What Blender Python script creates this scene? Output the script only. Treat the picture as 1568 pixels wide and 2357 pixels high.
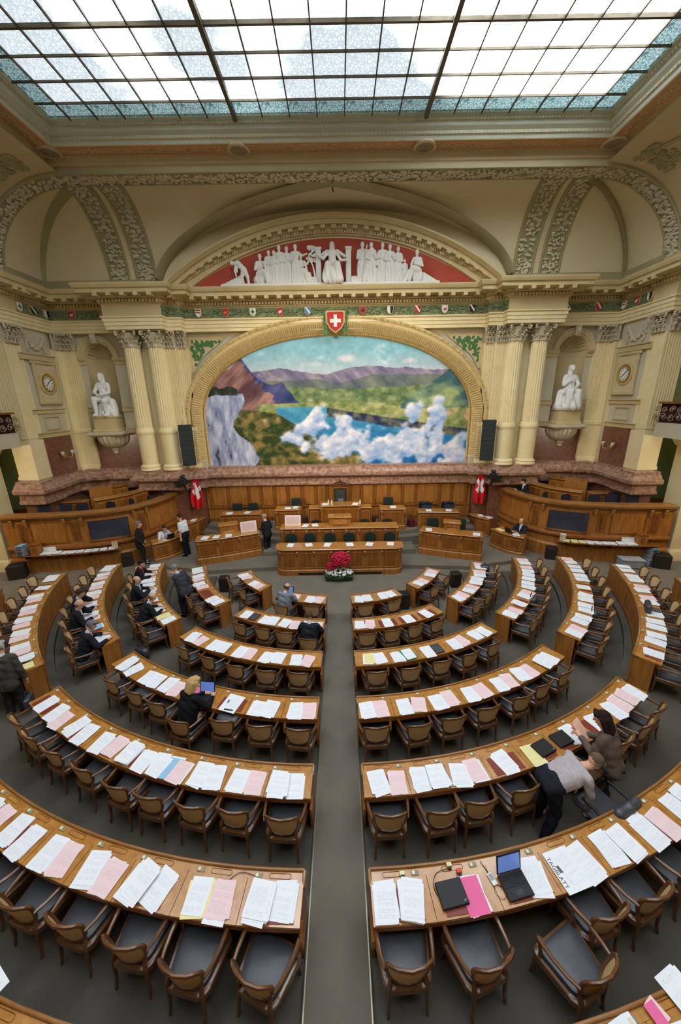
import bpy, bmesh, math, random
import numpy as np
from mathutils import Vector, Matrix, Euler, noise as mnoise
random.seed(7)
R = math.radians
scene = bpy.context.scene
COL = scene.collection
for o in list(bpy.data.objects):
    bpy.data.objects.remove(o)

# ---------------------------------------------------------------- camera
EYE = Vector((.12, 0, 6.46))
PITCH, ROLL, FPX = R(17.1), R(.95), 850.0
cam = bpy.data.cameras.new('camera')
cam.sensor_fit = 'HORIZONTAL'
cam.sensor_width = 36
cam.lens = FPX / 1568 * 36
cam.shift_x = -2 / 1568
cam.clip_end = 200
camo = bpy.data.objects.new('camera', cam)
COL.objects.link(camo)
fw = Vector((0, math.cos(PITCH), -math.sin(PITCH)))
up0 = Vector((0, math.sin(PITCH), math.cos(PITCH)))
r0 = Vector((1, 0, 0))
rt = math.cos(ROLL) * r0 - math.sin(ROLL) * up0
up = math.sin(ROLL) * r0 + math.cos(ROLL) * up0
m = Matrix((rt, up, -fw)).transposed().to_4x4()
m.translation = EYE
camo.matrix_world = m
scene.camera = camo

# ---------------------------------------------------------------- daylight: white sky over the glass ceiling
world = bpy.data.worlds.new('overcast_sky')
scene.world = world
world.use_nodes = True
bg = world.node_tree.nodes['Background']
bg.inputs[0].default_value = (.93, .97, 1.0, 1)
bg.inputs[1].default_value = 8.2
pl = bpy.data.lights.new('skylight_portal', 'AREA')
pl.shape = 'RECTANGLE'
pl.size, pl.size_y = 16.8, 16.3
pl.cycles.is_portal = True
plo = bpy.data.objects.new('skylight_portal', pl)
plo.location = (0, 5.85, 14.6)
COL.objects.link(plo)

scene.view_settings.view_transform = 'Standard'
scene.view_settings.look = 'None'
scene.view_settings.gamma = 1
scene.view_settings.use_curve_mapping = False
scene.view_settings.exposure = 0.62
scene.cycles.use_light_tree = False
scene.cycles.max_bounces = 4
scene.cycles.diffuse_bounces = 3
scene.cycles.glossy_bounces = 2
scene.cycles.transparent_max_bounces = 4
scene.cycles.caustics_reflective = False
scene.cycles.caustics_refractive = False
scene.cycles.sample_clamp_indirect = 6

# ---------------------------------------------------------------- materials
def lin(c):
    return tuple((x / 255 / 12.92) if x / 255 <= .04045 else ((x / 255 + .055) / 1.055) ** 2.4 for x in c)
MATS = {}
def mat(name, rgb, rough=.6, var=.12, scale=6., stretch=(1, 1, 1), bump=0., bscale=None, spec=.35, metal=0., rgb2=None,
        detail=4., attr=False, sheen=0., coat=0.):
    """Principled material whose colour drifts between two tones by a stretched noise, with fine relief."""
    if name in MATS:
        return MATS[name]
    M = bpy.data.materials.new(name)
    M.use_nodes = True
    nt = M.node_tree
    b = nt.nodes['Principled BSDF']
    b.inputs['Roughness'].default_value = rough
    b.inputs['Specular IOR Level'].default_value = spec
    b.inputs['Metallic'].default_value = metal
    if coat:
        b.inputs['Coat Weight'].default_value = coat
        b.inputs['Coat Roughness'].default_value = .18
    c = lin(rgb)
    tc = nt.nodes.new('ShaderNodeTexCoord')
    mp = nt.nodes.new('ShaderNodeMapping')
    mp.inputs['Scale'].default_value = stretch
    nt.links.new(tc.outputs['Object'], mp.inputs[0])
    nz = nt.nodes.new('ShaderNodeTexNoise')
    nz.inputs['Scale'].default_value = scale
    nz.inputs['Detail'].default_value = detail
    nt.links.new(mp.outputs[0], nz.inputs['Vector'])
    if attr:
        at = nt.nodes.new('ShaderNodeAttribute')
        at.attribute_name = 'Col'
        mx = nt.nodes.new('ShaderNodeMix')
        mx.data_type = 'RGBA'
        mx.blend_type = 'MULTIPLY'
        mx.inputs[0].default_value = 1
        rp = nt.nodes.new('ShaderNodeValToRGB')
        rp.color_ramp.elements[0].color = (1 - var,) * 3 + (1,)
        rp.color_ramp.elements[1].color = (1, 1, 1, 1)
        rp.color_ramp.elements[0].position, rp.color_ramp.elements[1].position = .3, .7
        nt.links.new(nz.outputs[0], rp.inputs[0])
        nt.links.new(at.outputs['Color'], mx.inputs[6])
        nt.links.new(rp.outputs[0], mx.inputs[7])
        nt.links.new(mx.outputs[2], b.inputs['Base Color'])
    else:
        rp = nt.nodes.new('ShaderNodeValToRGB')
        c2 = lin(rgb2) if rgb2 else tuple(min(1, x * (1 + var)) for x in c)
        c1 = c if rgb2 else tuple(x * (1 - var) for x in c)
        rp.color_ramp.elements[0].color = (*c1, 1)
        rp.color_ramp.elements[1].color = (*c2, 1)
        rp.color_ramp.elements[0].position, rp.color_ramp.elements[1].position = .3, .7
        nt.links.new(nz.outputs[0], rp.inputs[0])
        nt.links.new(rp.outputs[0], b.inputs['Base Color'])
    if bump:
        bp = nt.nodes.new('ShaderNodeBump')
        bp.inputs['Strength'].default_value = bump
        bp.inputs['Distance'].default_value = .01
        if bscale:
            n2 = nt.nodes.new('ShaderNodeTexNoise')
            n2.inputs['Scale'].default_value = bscale
            nt.links.new(tc.outputs['Object'], n2.inputs['Vector'])
            nt.links.new(n2.outputs[0], bp.inputs['Height'])
        else:
            nt.links.new(nz.outputs[0], bp.inputs['Height'])
        nt.links.new(bp.outputs[0], b.inputs['Normal'])
    MATS[name] = M
    return M

oak = mat('oak', (146, 90, 36), .38, .3, 2.2, (5, 5, .7), rgb2=(178, 118, 54), bump=.05, spec=.4)
oak_d = mat('oak_dark', (120, 68, 24), .4, .3, 2.2, (5, 5, .7), rgb2=(150, 92, 36), bump=.05, spec=.4)
oak_top = mat('oak_top', (168, 108, 44), .26, .3, 2.5, (4, 4, 4), rgb2=(192, 136, 64), bump=.02, spec=.5, coat=1.)
oak_rim = mat('oak_rim', (132, 86, 40), .32, .3, 3, rgb2=(160, 110, 58), spec=.5, coat=.2)
void = mat('dark_wood', (58, 34, 18), .5, .3, 3, rgb2=(74, 46, 24))
chair_w = mat('chair_wood', (92, 58, 32), .28, .3, 5, rgb2=(118, 78, 44), spec=.5, coat=.3)
leather = mat('black_leather', (56, 58, 65), .5, .15, 30, bump=.06, spec=.8)
green_l = mat('green_leather', (24, 42, 38), .45, .15, 25, bump=.06, spec=.45)
red_l = mat('red_leather', (128, 52, 34), .42, .15, 25, bump=.04, spec=.4)
dimmed_carpet = mat('dimmed_carpet', (90, 84, 75), .95, .1, 1.5, rgb2=(102, 96, 86), bump=.5, bscale=420, spec=.05)  # tier floors kept darker: falloff of light put into the colour
carpet_d = mat('carpet_riser', (96, 90, 80), .95, .1, 1.5, rgb2=(108, 101, 90), bump=.4, bscale=420, spec=.05)
ystone = mat('yellow_stone', (234, 212, 158), .55, .1, 1.6, rgb2=(242, 224, 178), bump=.03)
gstone = mat('grey_stone', (199, 188, 160), .6, .1, 1.2, rgb2=(209, 199, 174), bump=.03)
sstone = mat('sand_stone', (200, 177, 130), .6, .1, 1.2, rgb2=(212, 190, 146), bump=.04)
kstone = mat('cornice_stone', (202, 178, 126), .6, .1, 1.5, rgb2=(214, 192, 144), bump=.03)
cstone = mat('carved_stone', (190, 176, 146), .65, .15, 5, rgb2=(208, 196, 168), bump=.08)
cream = mat('cream_plaster', (226, 208, 170), .8, .05, .8, rgb2=(232, 216, 180))
rib_m = mat('olive_rib_plaster', (166, 156, 118), .8, .08, 1, rgb2=(176, 166, 128))
tan_p = mat('tan_plaster', (208, 186, 146), .8, .06, 1, rgb2=(216, 196, 158))
frz = mat('orange_frieze', (206, 150, 98), .8, .2, 9, rgb2=(222, 172, 122))
rmarble = mat('red_marble', (128, 84, 66), .3, .4, 7, rgb2=(192, 156, 134), spec=.5, detail=9, coat=.2)
rmarble_d = mat('red_marble_plain', (112, 70, 52), .32, .3, 6, rgb2=(140, 94, 72), spec=.5, detail=9, coat=.2)
white_m = mat('white_marble', (236, 234, 230), .5, .04, 3, rgb2=(244, 242, 240))
relief_m = mat('white_relief', (226, 222, 212), .6, .05, 3, rgb2=(234, 230, 222))
redp = mat('red_plaster', (170, 70, 50), .8, .1, 2, rgb2=(184, 82, 60))
green_f = mat('green_frieze', (112, 124, 86), .8, .3, 12, rgb2=(142, 152, 114))
leafg = mat('oak_leaf_green', (62, 104, 52), .6, .3, 8, rgb2=(94, 136, 72))
gold = mat('gilding', (214, 168, 80), .35, .1, 10, metal=.7)
gold_s = mat('gilt_stone', (198, 170, 112), .5, .15, 8, rgb2=(214, 188, 132))
blackm = mat('black_plastic', (28, 28, 30), .5, .1, 20)
dgrey = mat('dark_grey_metal', (52, 54, 58), .5, .1, 10)
grey_p = mat('grey_plastic', (150, 154, 160), .5, .1, 4)
screen_m = mat('dark_screen', (42, 44, 52), .25, .5, 1.3, rgb2=(74, 74, 92), spec=.6)
paper_plain = mat('paper_plain', (236, 236, 238), .8, .02, 5)
olive_w = mat('olive_green_wall', (150, 158, 108), .8, .05, 1)
brass = mat('brass', (190, 150, 80), .3, .1, 8, metal=.9)
steel = mat('steel_strip', (150, 140, 122), .35, .1, 8, metal=.8)
dbox = mat('dark_brown_box', (46, 36, 32), .6, .1, 6)
navy = mat('navy_fabric', (30, 34, 50), .8, .12, 40, bump=.1)
socket_w = mat('socket_cream', (226, 218, 190), .5, .04, 5)
cloth = mat('cloth_coloured', (255, 255, 255), .85, .16, 26, attr=True, bump=.15, bscale=90, spec=.15)
skin_m = mat('skin_coloured', (255, 255, 255), .5, .06, 20, attr=True, spec=.3)
painted = mat('painted_canvas', (255, 255, 255), .7, .14, 5, attr=True, spec=.15)

def paper_mat(name, rgb, ink=(120, 122, 132), dens=.5):
    """Sheet of paper with printed text lines running across it."""
    M = bpy.data.materials.new(name)
    M.use_nodes = True
    nt = M.node_tree
    b = nt.nodes['Principled BSDF']
    b.inputs['Roughness'].default_value = .75
    b.inputs['Specular IOR Level'].default_value = .2
    tc = nt.nodes.new('ShaderNodeTexCoord')
    sx = nt.nodes.new('ShaderNodeSeparateXYZ')
    nt.links.new(tc.outputs['Object'], sx.inputs[0])
    def math_(op, a, bb=None, clamp=False):
        n = nt.nodes.new('ShaderNodeMath')
        n.operation = op
        n.use_clamp = clamp
        for i, v in enumerate((a, bb)):
            if v is None:
                continue
            if isinstance(v, (int, float)):
                n.inputs[i].default_value = v
            else:
                nt.links.new(v, n.inputs[i])
        return n.outputs[0]
    line = math_('LESS_THAN', math_('FRACT', math_('MULTIPLY', sx.outputs[1], 95.)), .38)
    mp = nt.nodes.new('ShaderNodeMapping')
    mp.inputs['Scale'].default_value = (110, 40, 1)
    nt.links.new(tc.outputs['Object'], mp.inputs[0])
    nz = nt.nodes.new('ShaderNodeTexNoise')
    nz.inputs['Scale'].default_value = 1.
    nt.links.new(mp.outputs[0], nz.inputs['Vector'])
    word = math_('GREATER_THAN', nz.outputs[0], 1 - dens)
    inx = math_('LESS_THAN', math_('ABSOLUTE', sx.outputs[0]), .082)
    iny = math_('LESS_THAN', math_('ABSOLUTE', sx.outputs[1]), .125)
    blk = nt.nodes.new('ShaderNodeTexNoise')
    blk.inputs['Scale'].default_value = 16
    blk.noise_dimensions = '1D'
    oi = nt.nodes.new('ShaderNodeObjectInfo')
    nt.links.new(math_('ADD', math_('MULTIPLY', oi.outputs['Random'], 40.), sx.outputs[1]), blk.inputs['W'])
    para = math_('GREATER_THAN', blk.outputs[0], .47)
    k = math_('MULTIPLY', math_('MULTIPLY', line, word), math_('MULTIPLY', math_('MULTIPLY', inx, iny), para))
    mx = nt.nodes.new('ShaderNodeMix')
    mx.data_type = 'RGBA'
    mx.inputs[6].default_value = (*lin(rgb), 1)
    mx.inputs[7].default_value = (*lin(ink), 1)
    nt.links.new(math_('MULTIPLY', k, .32), mx.inputs[0])
    nt.links.new(mx.outputs[2], b.inputs['Base Color'])
    MATS[name] = M
    return M
P_WHITE = paper_mat('white_printed_paper', (236, 237, 242))
P_PINK = paper_mat('pink_printed_paper', (240, 208, 210))
P_YEL = paper_mat('pale_yellow_paper', (238, 226, 160))
P_MAG = paper_mat('bright_pink_paper', (236, 110, 160))
P_BLUE = paper_mat('light_blue_paper', (150, 196, 226))
P_GREEN = paper_mat('green_folder', (40, 150, 110), dens=.2)

# ---------------------------------------------------------------- mesh builder
class MB:
    def __init__(s):
        s.v, s.f = [], []
    def add(s, vs, fs):
        n = len(s.v)
        s.v += [tuple(v) for v in vs]
        s.f += [tuple(i + n for i in f) for f in fs]
        return s
    def box(s, c, d, rz=0., bev=0.):
        hx, hy, hz = d[0] / 2, d[1] / 2, d[2] / 2
        if bev:
            b = min(bev, hx * .9, hy * .9, hz * .9)
            pts = []
            for z, k in ((-hz, b), (-hz + b, 0), (hz - b, 0), (hz, b)):
                x, y = hx - k, hy - k
                e = b if k == 0 else b * .4
                pts.append([(-x + e, -y), (x - e, -y), (x, -y + e), (x, y - e), (x - e, y), (-x + e, y), (-x, y - e), (-x, -y + e)])
            vs, fs = [], []
            for i, ring in enumerate(pts):
                z = (-hz, -hz + b, hz - b, hz)[i]
                vs += [(px, py, z) for px, py in ring]
            for i in range(3):
                for j in range(8):
                    fs.append((i * 8 + j, i * 8 + (j + 1) % 8, (i + 1) * 8 + (j + 1) % 8, (i + 1) * 8 + j))
            fs += [tuple(range(7, -1, -1)), tuple(range(24, 32))]
        else:
            vs = [(x, y, z) for z in (-hz, hz) for x, y in ((-hx, -hy), (hx, -hy), (hx, hy), (-hx, hy))]
            fs = [(3, 2, 1, 0), (4, 5, 6, 7), (0, 1, 5, 4), (1, 2, 6, 5), (2, 3, 7, 6), (3, 0, 4, 7)]
        ca, sa = math.cos(rz), math.sin(rz)
        return s.add([(c[0] + x * ca - y * sa, c[1] + x * sa + y * ca, c[2] + z) for x, y, z in vs], fs)
    def prism(s, poly, z0, z1):
        n = len(poly)
        vs = [(x, y, z0) for x, y in poly] + [(x, y, z1) for x, y in poly]
        fs = [tuple(range(n - 1, -1, -1)), tuple(range(n, 2 * n))] + [(i, (i + 1) % n, n + (i + 1) % n, n + i) for i in range(n)]
        return s.add(vs, fs)
    def extr(s, poly, fr, depth):
        """poly of (a, b) in frame fr = (O, A, B, N), pushed depth along N"""
        O, A, B, N = [Vector(q) for q in fr]
        n = len(poly)
        vs = [O + A * a + B * b for a, b in poly] + [O + A * a + B * b + N * depth for a, b in poly]
        fs = [tuple(range(n - 1, -1, -1)), tuple(range(n, 2 * n))] + [(i, (i + 1) % n, n + (i + 1) % n, n + i) for i in range(n)]
        return s.add(vs, fs)
    def tube(s, path, r, n=8, caps=True, flat=1.):
        P = [Vector(p) for p in path]
        rs = r if isinstance(r, (list, tuple)) else [r] * len(P)
        vs, fs = [], []
        nrm = None
        for i, p in enumerate(P):
            t = (P[min(i + 1, len(P) - 1)] - P[max(i - 1, 0)]).normalized()
            if nrm is None:
                nrm = t.orthogonal().normalized() if abs(t.z) > .9 else t.cross(Vector((0, 0, 1))).normalized()
            nrm = (nrm - t * nrm.dot(t)).normalized()
            b = t.cross(nrm)
            for k in range(n):
                a = 2 * math.pi * k / n
                vs.append(p + (nrm * math.cos(a) + b * math.sin(a) * flat) * rs[i])
        for i in range(len(P) - 1):
            for k in range(n):
                fs.append((i * n + k, i * n + (k + 1) % n, (i + 1) * n + (k + 1) % n, (i + 1) * n + k))
        if caps:
            fs += [tuple(range(n - 1, -1, -1)), tuple(range((len(P) - 1) * n, len(P) * n))]
        return s.add(vs, fs)
    def lathe(s, prof, c=(0, 0, 0), n=20, a0=0., a1=2 * math.pi, sy=1., caps=True):
        full = abs(a1 - a0 - 2 * math.pi) < 1e-4
        m_ = n if full else n + 1
        vs = []
        for r, z in prof:
            for k in range(m_):
                a = a0 + (a1 - a0) * k / n
                vs.append((c[0] + r * math.cos(a), c[1] + r * math.sin(a) * sy, c[2] + z))
        fs = []
        for i in range(len(prof) - 1):
            for k in range(n):
                k2 = (k + 1) % m_
                fs.append((i * m_ + k, i * m_ + k2, (i + 1) * m_ + k2, (i + 1) * m_ + k))
        if full and caps:
            if prof[0][0] > 1e-5:
                fs.append(tuple(range(m_ - 1, -1, -1)))
            if prof[-1][0] > 1e-5:
                fs.append(tuple(range((len(prof) - 1) * m_, len(prof) * m_)))
        return s.add(vs, fs)
    def sweep(s, pts, Ns, Bs, prof, closed=False, caps=True):
        """prof of (a, b): point = P + a*N + b*B, for every path point"""
        n = len(prof)
        vs = []
        for p, N, B in zip(pts, Ns, Bs):
            vs += [Vector(p) + Vector(N) * a + Vector(B) * b for a, b in prof]
        fs = []
        for i in range(len(pts) - 1):
            for k in range(n if closed else n - 1):
                k2 = (k + 1) % n
                fs.append((i * n + k, (i + 1) * n + k, (i + 1) * n + k2, i * n + k2))
        if closed and caps:
            fs += [tuple(range(n)), tuple(range(len(pts) * n - 1, (len(pts) - 1) * n - 1, -1))]
        return s.add(vs, fs)
    def plan(s, path, prof, closed=False, caps=True, loop=False):
        """profile (offset to the right of travel, z) swept along a plan polyline with mitred corners"""
        P = [Vector((x, y, 0)) for x, y in path]
        Ns = []
        L = len(P)
        for i in range(L):
            def nn(a, b):
                t = (b - a).normalized()
                return Vector((t.y, -t.x, 0))
            ns = []
            if i > 0 or loop:
                ns.append(nn(P[i - 1], P[i]))
            if i < L - 1 or loop:
                ns.append(nn(P[i], P[(i + 1) % L]))
            N = sum(ns, Vector()).normalized()
            N = N / max(.3, N.dot(ns[0]))
            Ns.append(N)
        if loop:
            P, Ns = P + [P[0]], Ns + [Ns[0]]
        return s.sweep(P, Ns, [Vector((0, 0, 1))] * len(P), prof, closed, caps and not loop)
    def grid(s, nu, nv, fn):
        vs = [fn(i / nu, j / nv) for j in range(nv + 1) for i in range(nu + 1)]
        w = nu + 1
        return s.add(vs, [(j * w + i, j * w + i + 1, (j + 1) * w + i + 1, (j + 1) * w + i) for j in range(nv) for i in range(nu)])
    def ball(s, c, r, nu=10, nv=6):
        rx, ry, rz = r if isinstance(r, (tuple, list)) else (r, r, r)
        vs = [(c[0], c[1], c[2] - rz)]
        for j in range(1, nv):
            t = -math.pi / 2 + math.pi * j / nv
            for i in range(nu):
                a = 2 * math.pi * i / nu
                vs.append((c[0] + rx * math.cos(t) * math.cos(a), c[1] + ry * math.cos(t) * math.sin(a), c[2] + rz * math.sin(t)))
        vs.append((c[0], c[1], c[2] + rz))
        fs = [(0, 1 + (i + 1) % nu, 1 + i) for i in range(nu)]
        for j in range(nv - 2):
            for i in range(nu):
                a = 1 + j * nu
                fs.append((a + i, a + (i + 1) % nu, a + nu + (i + 1) % nu, a + nu + i))
        last = len(vs) - 1
        a = 1 + (nv - 2) * nu
        fs += [(a + i, a + (i + 1) % nu, last) for i in range(nu)]
        return s.add(vs, fs)
    def mesh(s, name, smooth=.7):
        me = bpy.data.meshes.new(name)
        me.from_pydata([tuple(v) for v in s.v], [], s.f)
        me.validate()
        if smooth:
            me.shade_smooth()
            me.set_sharp_from_angle(angle=smooth)
        me.update()
        return me
    def build(s, name, m_, parent=None, smooth=.7, fix=True):
        """links ONE mesh object; coordinates are world ones, kept when the parent is an Empty moved to its base"""
        if parent is not None and fix:
            l = world_loc(parent)
            s.v = [(x - l[0], y - l[1], z - l[2]) for x, y, z in s.v]
        me = s.mesh(name, smooth)
        return link(name, me, m_, parent)

def world_loc(o):
    l = Vector(o.location)
    while o.parent:
        o = o.parent
        l += o.location
    return l
def link(name, me, m_, parent=None, loc=None, rot=None):
    o = bpy.data.objects.new(name, me)
    COL.objects.link(o)
    if m_ is not None and not me.materials:
        for q in (m_ if isinstance(m_, (list, tuple)) else (m_,)):
            me.materials.append(q)
    if parent is not None:
        o.parent = parent
    if loc is not None:
        o.location = loc
    if rot is not None:
        o.rotation_euler = rot
    return o
def thing(name, label, cat, loc=(0, 0, 0), rz=0., group=None):
    o = bpy.data.objects.new(name, None)
    o.empty_display_size = .1
    COL.objects.link(o)
    o.location = loc
    o.rotation_euler = (0, 0, rz)
    return tag(o, label, cat, group)
def tag(o, label, cat, group=None):
    o['label'] = label
    o['category'] = cat
    if group:
        o['group'] = group
    return o
def struct(o):
    o['kind'] = 'structure'
    return o
def kids(o):
    return [c for c in bpy.data.objects if c.parent == o]
def copy_tree(parts, root, loc, rz, label, name=None, group=None):
    """a copy of a thing: root and its (recursively listed) parts"""
    r = root.copy()
    if name:
        r.name = name
    COL.objects.link(r)
    r.location = loc
    r.rotation_euler = (0, 0, rz)
    r['label'] = label
    if group:
        r['group'] = group
    def rec(lst, par):
        for ob, sub in lst:
            c = ob.copy()
            COL.objects.link(c)
            c.parent = par
            rec(sub, c)
    rec(parts, r)
    return r
def tree_of(root):
    ch = {}
    for o in bpy.data.objects:
        if o.parent:
            ch.setdefault(o.parent, []).append(o)
    def rec(o):
        return [(c, rec(c)) for c in ch.get(o, [])]
    return rec(root)
ORD = ['zeroth', 'first', 'second', 'third', 'fourth', 'fifth', 'sixth', 'seventh', 'eighth', 'ninth', 'tenth', 'eleventh']
SIDE = {1: 'right', -1: 'left'}

# ================================================================ THE ROOM
CX0, CY0 = .2, 13.15                       # centre of the seating arcs (one per half)
RR = {1: 3.16, 2: 4.61, 3: 6.05, 4: 7.50, 5: 8.92, 6: 10.28, 7: 11.59}
def pol(k_or_r, phi, s):
    """plan point on the arc of a half: phi in degrees from straight back, s = +1 right / -1 left"""
    r = RR[k_or_r] if isinstance(k_or_r, int) else k_or_r
    a = R(phi)
    return (s * (CX0 + r * math.sin(a)), CY0 - r * math.cos(a))
def tier(k):
    return .1 * (k - 1)

aisle_c = mat('aisle_carpet', (122, 114, 101), .95, .1, 1.5, rgb2=(134, 125, 112), bump=.5, bscale=420, spec=.05)
struct(MB().box((0, 6.2, -.1), (30.4, 25, .2)).build('floor', aisle_c, smooth=0))
for s in (1, -1):
    for k in range(2, 8):
        p = MB()
        r0_, r1_, n = RR[k] - .16, RR[k + 1] - .1 if k < 7 else 17.5, 40
        a0 = math.degrees(math.asin((.36 - CX0) / r0_))
        a1 = 84 if k < 5 else 80 if k == 5 else 74
        vs, fs = [], []
        for i in range(n + 1):
            ph = a0 + (a1 - a0) * i / n
            for rr, z in ((r0_, 0), (r0_, tier(k)), (r1_, tier(k)), (r1_, 0)):
                x, y = pol(rr, ph, s)
                x = max(-14.9, min(14.9, x))
                if i == 0:
                    x = s * .36
                vs.append((x, y, z))
        for i in range(n):
            for q in range(4):
                q2 = (q + 1) % 4
                f = (i * 4 + q, i * 4 + q2, (i + 1) * 4 + q2, (i + 1) * 4 + q)
                fs.append(f if s < 0 else f[::-1])
        fs += [(0, 1, 2, 3)[::s], tuple(n * 4 + q for q in (3, 2, 1, 0))[::s]]
        p.add(vs, fs)
        struct(p.build('floor', dimmed_carpet, smooth=.5))
# centre aisle: a carpeted ramp with steel edge strips
def ramp_z(y):
    return max(0., min(.66, .1 * ((CY0 - y) - 3.0) / 1.42)) + .004
p = MB()
ys = [CY0 - 3.0 - i * .25 for i in range(50)]
vs = [(x, y, ramp_z(y)) for y in ys for x in (-.36, .36)]
p.add(vs, [(2 * i, 2 * i + 1, 2 * i + 3, 2 * i + 2) for i in range(len(ys) - 1)])
fl = struct(p.build('floor', mat('dimmed_aisle_carpet', (110, 103, 92), .95, .1, 1.5, rgb2=(121, 114, 102), bump=.5, bscale=420, spec=.05), smooth=.5))  # darker copy of the front floor colour, light falloff painted in
for s in (1, -1):
    p = MB()
    p.sweep([(s * .345, y, ramp_z(y)) for y in ys], [(1, 0, 0)] * len(ys), [(0, 0, 1)] * len(ys),
            [(-.007, -.02), (.007, -.02), (.007, .012), (-.007, .012)], closed=True)
    p.build('edge_strip', steel, fl)
# chancel steps in front of the wall
def plate(poly, z0, z1, m_=aisle_c):
    return struct(MB().prism(poly, z0, z1).build('floor', m_, smooth=0))
plate([(-7.7, 17.6), (-7.9, 15.2), (-7.6, 13.7), (-5.0, 13.05), (-2.2, 13.3), (2.2, 13.3), (5.0, 13.05), (7.6, 13.7), (7.9, 15.2), (7.7, 17.6)], .0, .16)
plate([(-3.2, 17.6), (-3.2, 14.35), (3.2, 14.35), (3.2, 17.6)], .16, .36)
plate([(-6.4, 17.6), (-6.4, 16.4), (-3.0, 15.25), (3.0, 15.25), (6.4, 16.4), (6.4, 17.6)], .16, .56)
plate([(-6.3, 17.6), (-6.3, 16.8), (-2.9, 15.6), (2.9, 15.6), (6.3, 16.8), (6.3, 17.6)], .56, .74)

# walls --------------------------------------------------------------------------------------------
YW = 17.62
wf = struct(MB().box((0, YW + .2, 5.7), (18.4, .4, 11.4)).build('wall_front', gstone, smooth=0))
NX, NR = 10.42, .62                        # statue niches
def arch_hole_wall(p, x0, x1, z0, z1, xc, r, zb, zs, y, s):
    """flat wall x0..x1, z0..z1 at depth y, with an arched opening (half width r, sill zb, spring zs)"""
    def q(a, b, c, d):
        f = [(s * a, y, b), (s * c, y, b), (s * c, y, d), (s * a, y, d)]
        p.add(f if s > 0 else f[::-1], [(0, 1, 2, 3)])
    q(x0, z0, x1, zb)
    q(x0, zb, xc - r, zs)
    q(xc + r, zb, x1, zs)
    n = 20
    arc = [(xc - r * math.cos(math.pi * i / n), zs + r * math.sin(math.pi * i / n)) for i in range(n + 1)]
    outer = [(x0 + (x1 - x0) * i / n, z1) for i in range(n + 1)]
    arc = [(x0, zs)] + arc + [(x1, zs)]
    outer = [(x0, z1)] + outer + [(x1, z1)]
    vs = [(s * a, y, b) for a, b in arc] + [(s * a, y, b) for a, b in outer]
    m2 = len(arc)
    fs = [(i, i + 1, m2 + i + 1, m2 + i) for i in range(m2 - 1)]
    p.add(vs, fs if s > 0 else [f[::-1] for f in fs])
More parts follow.
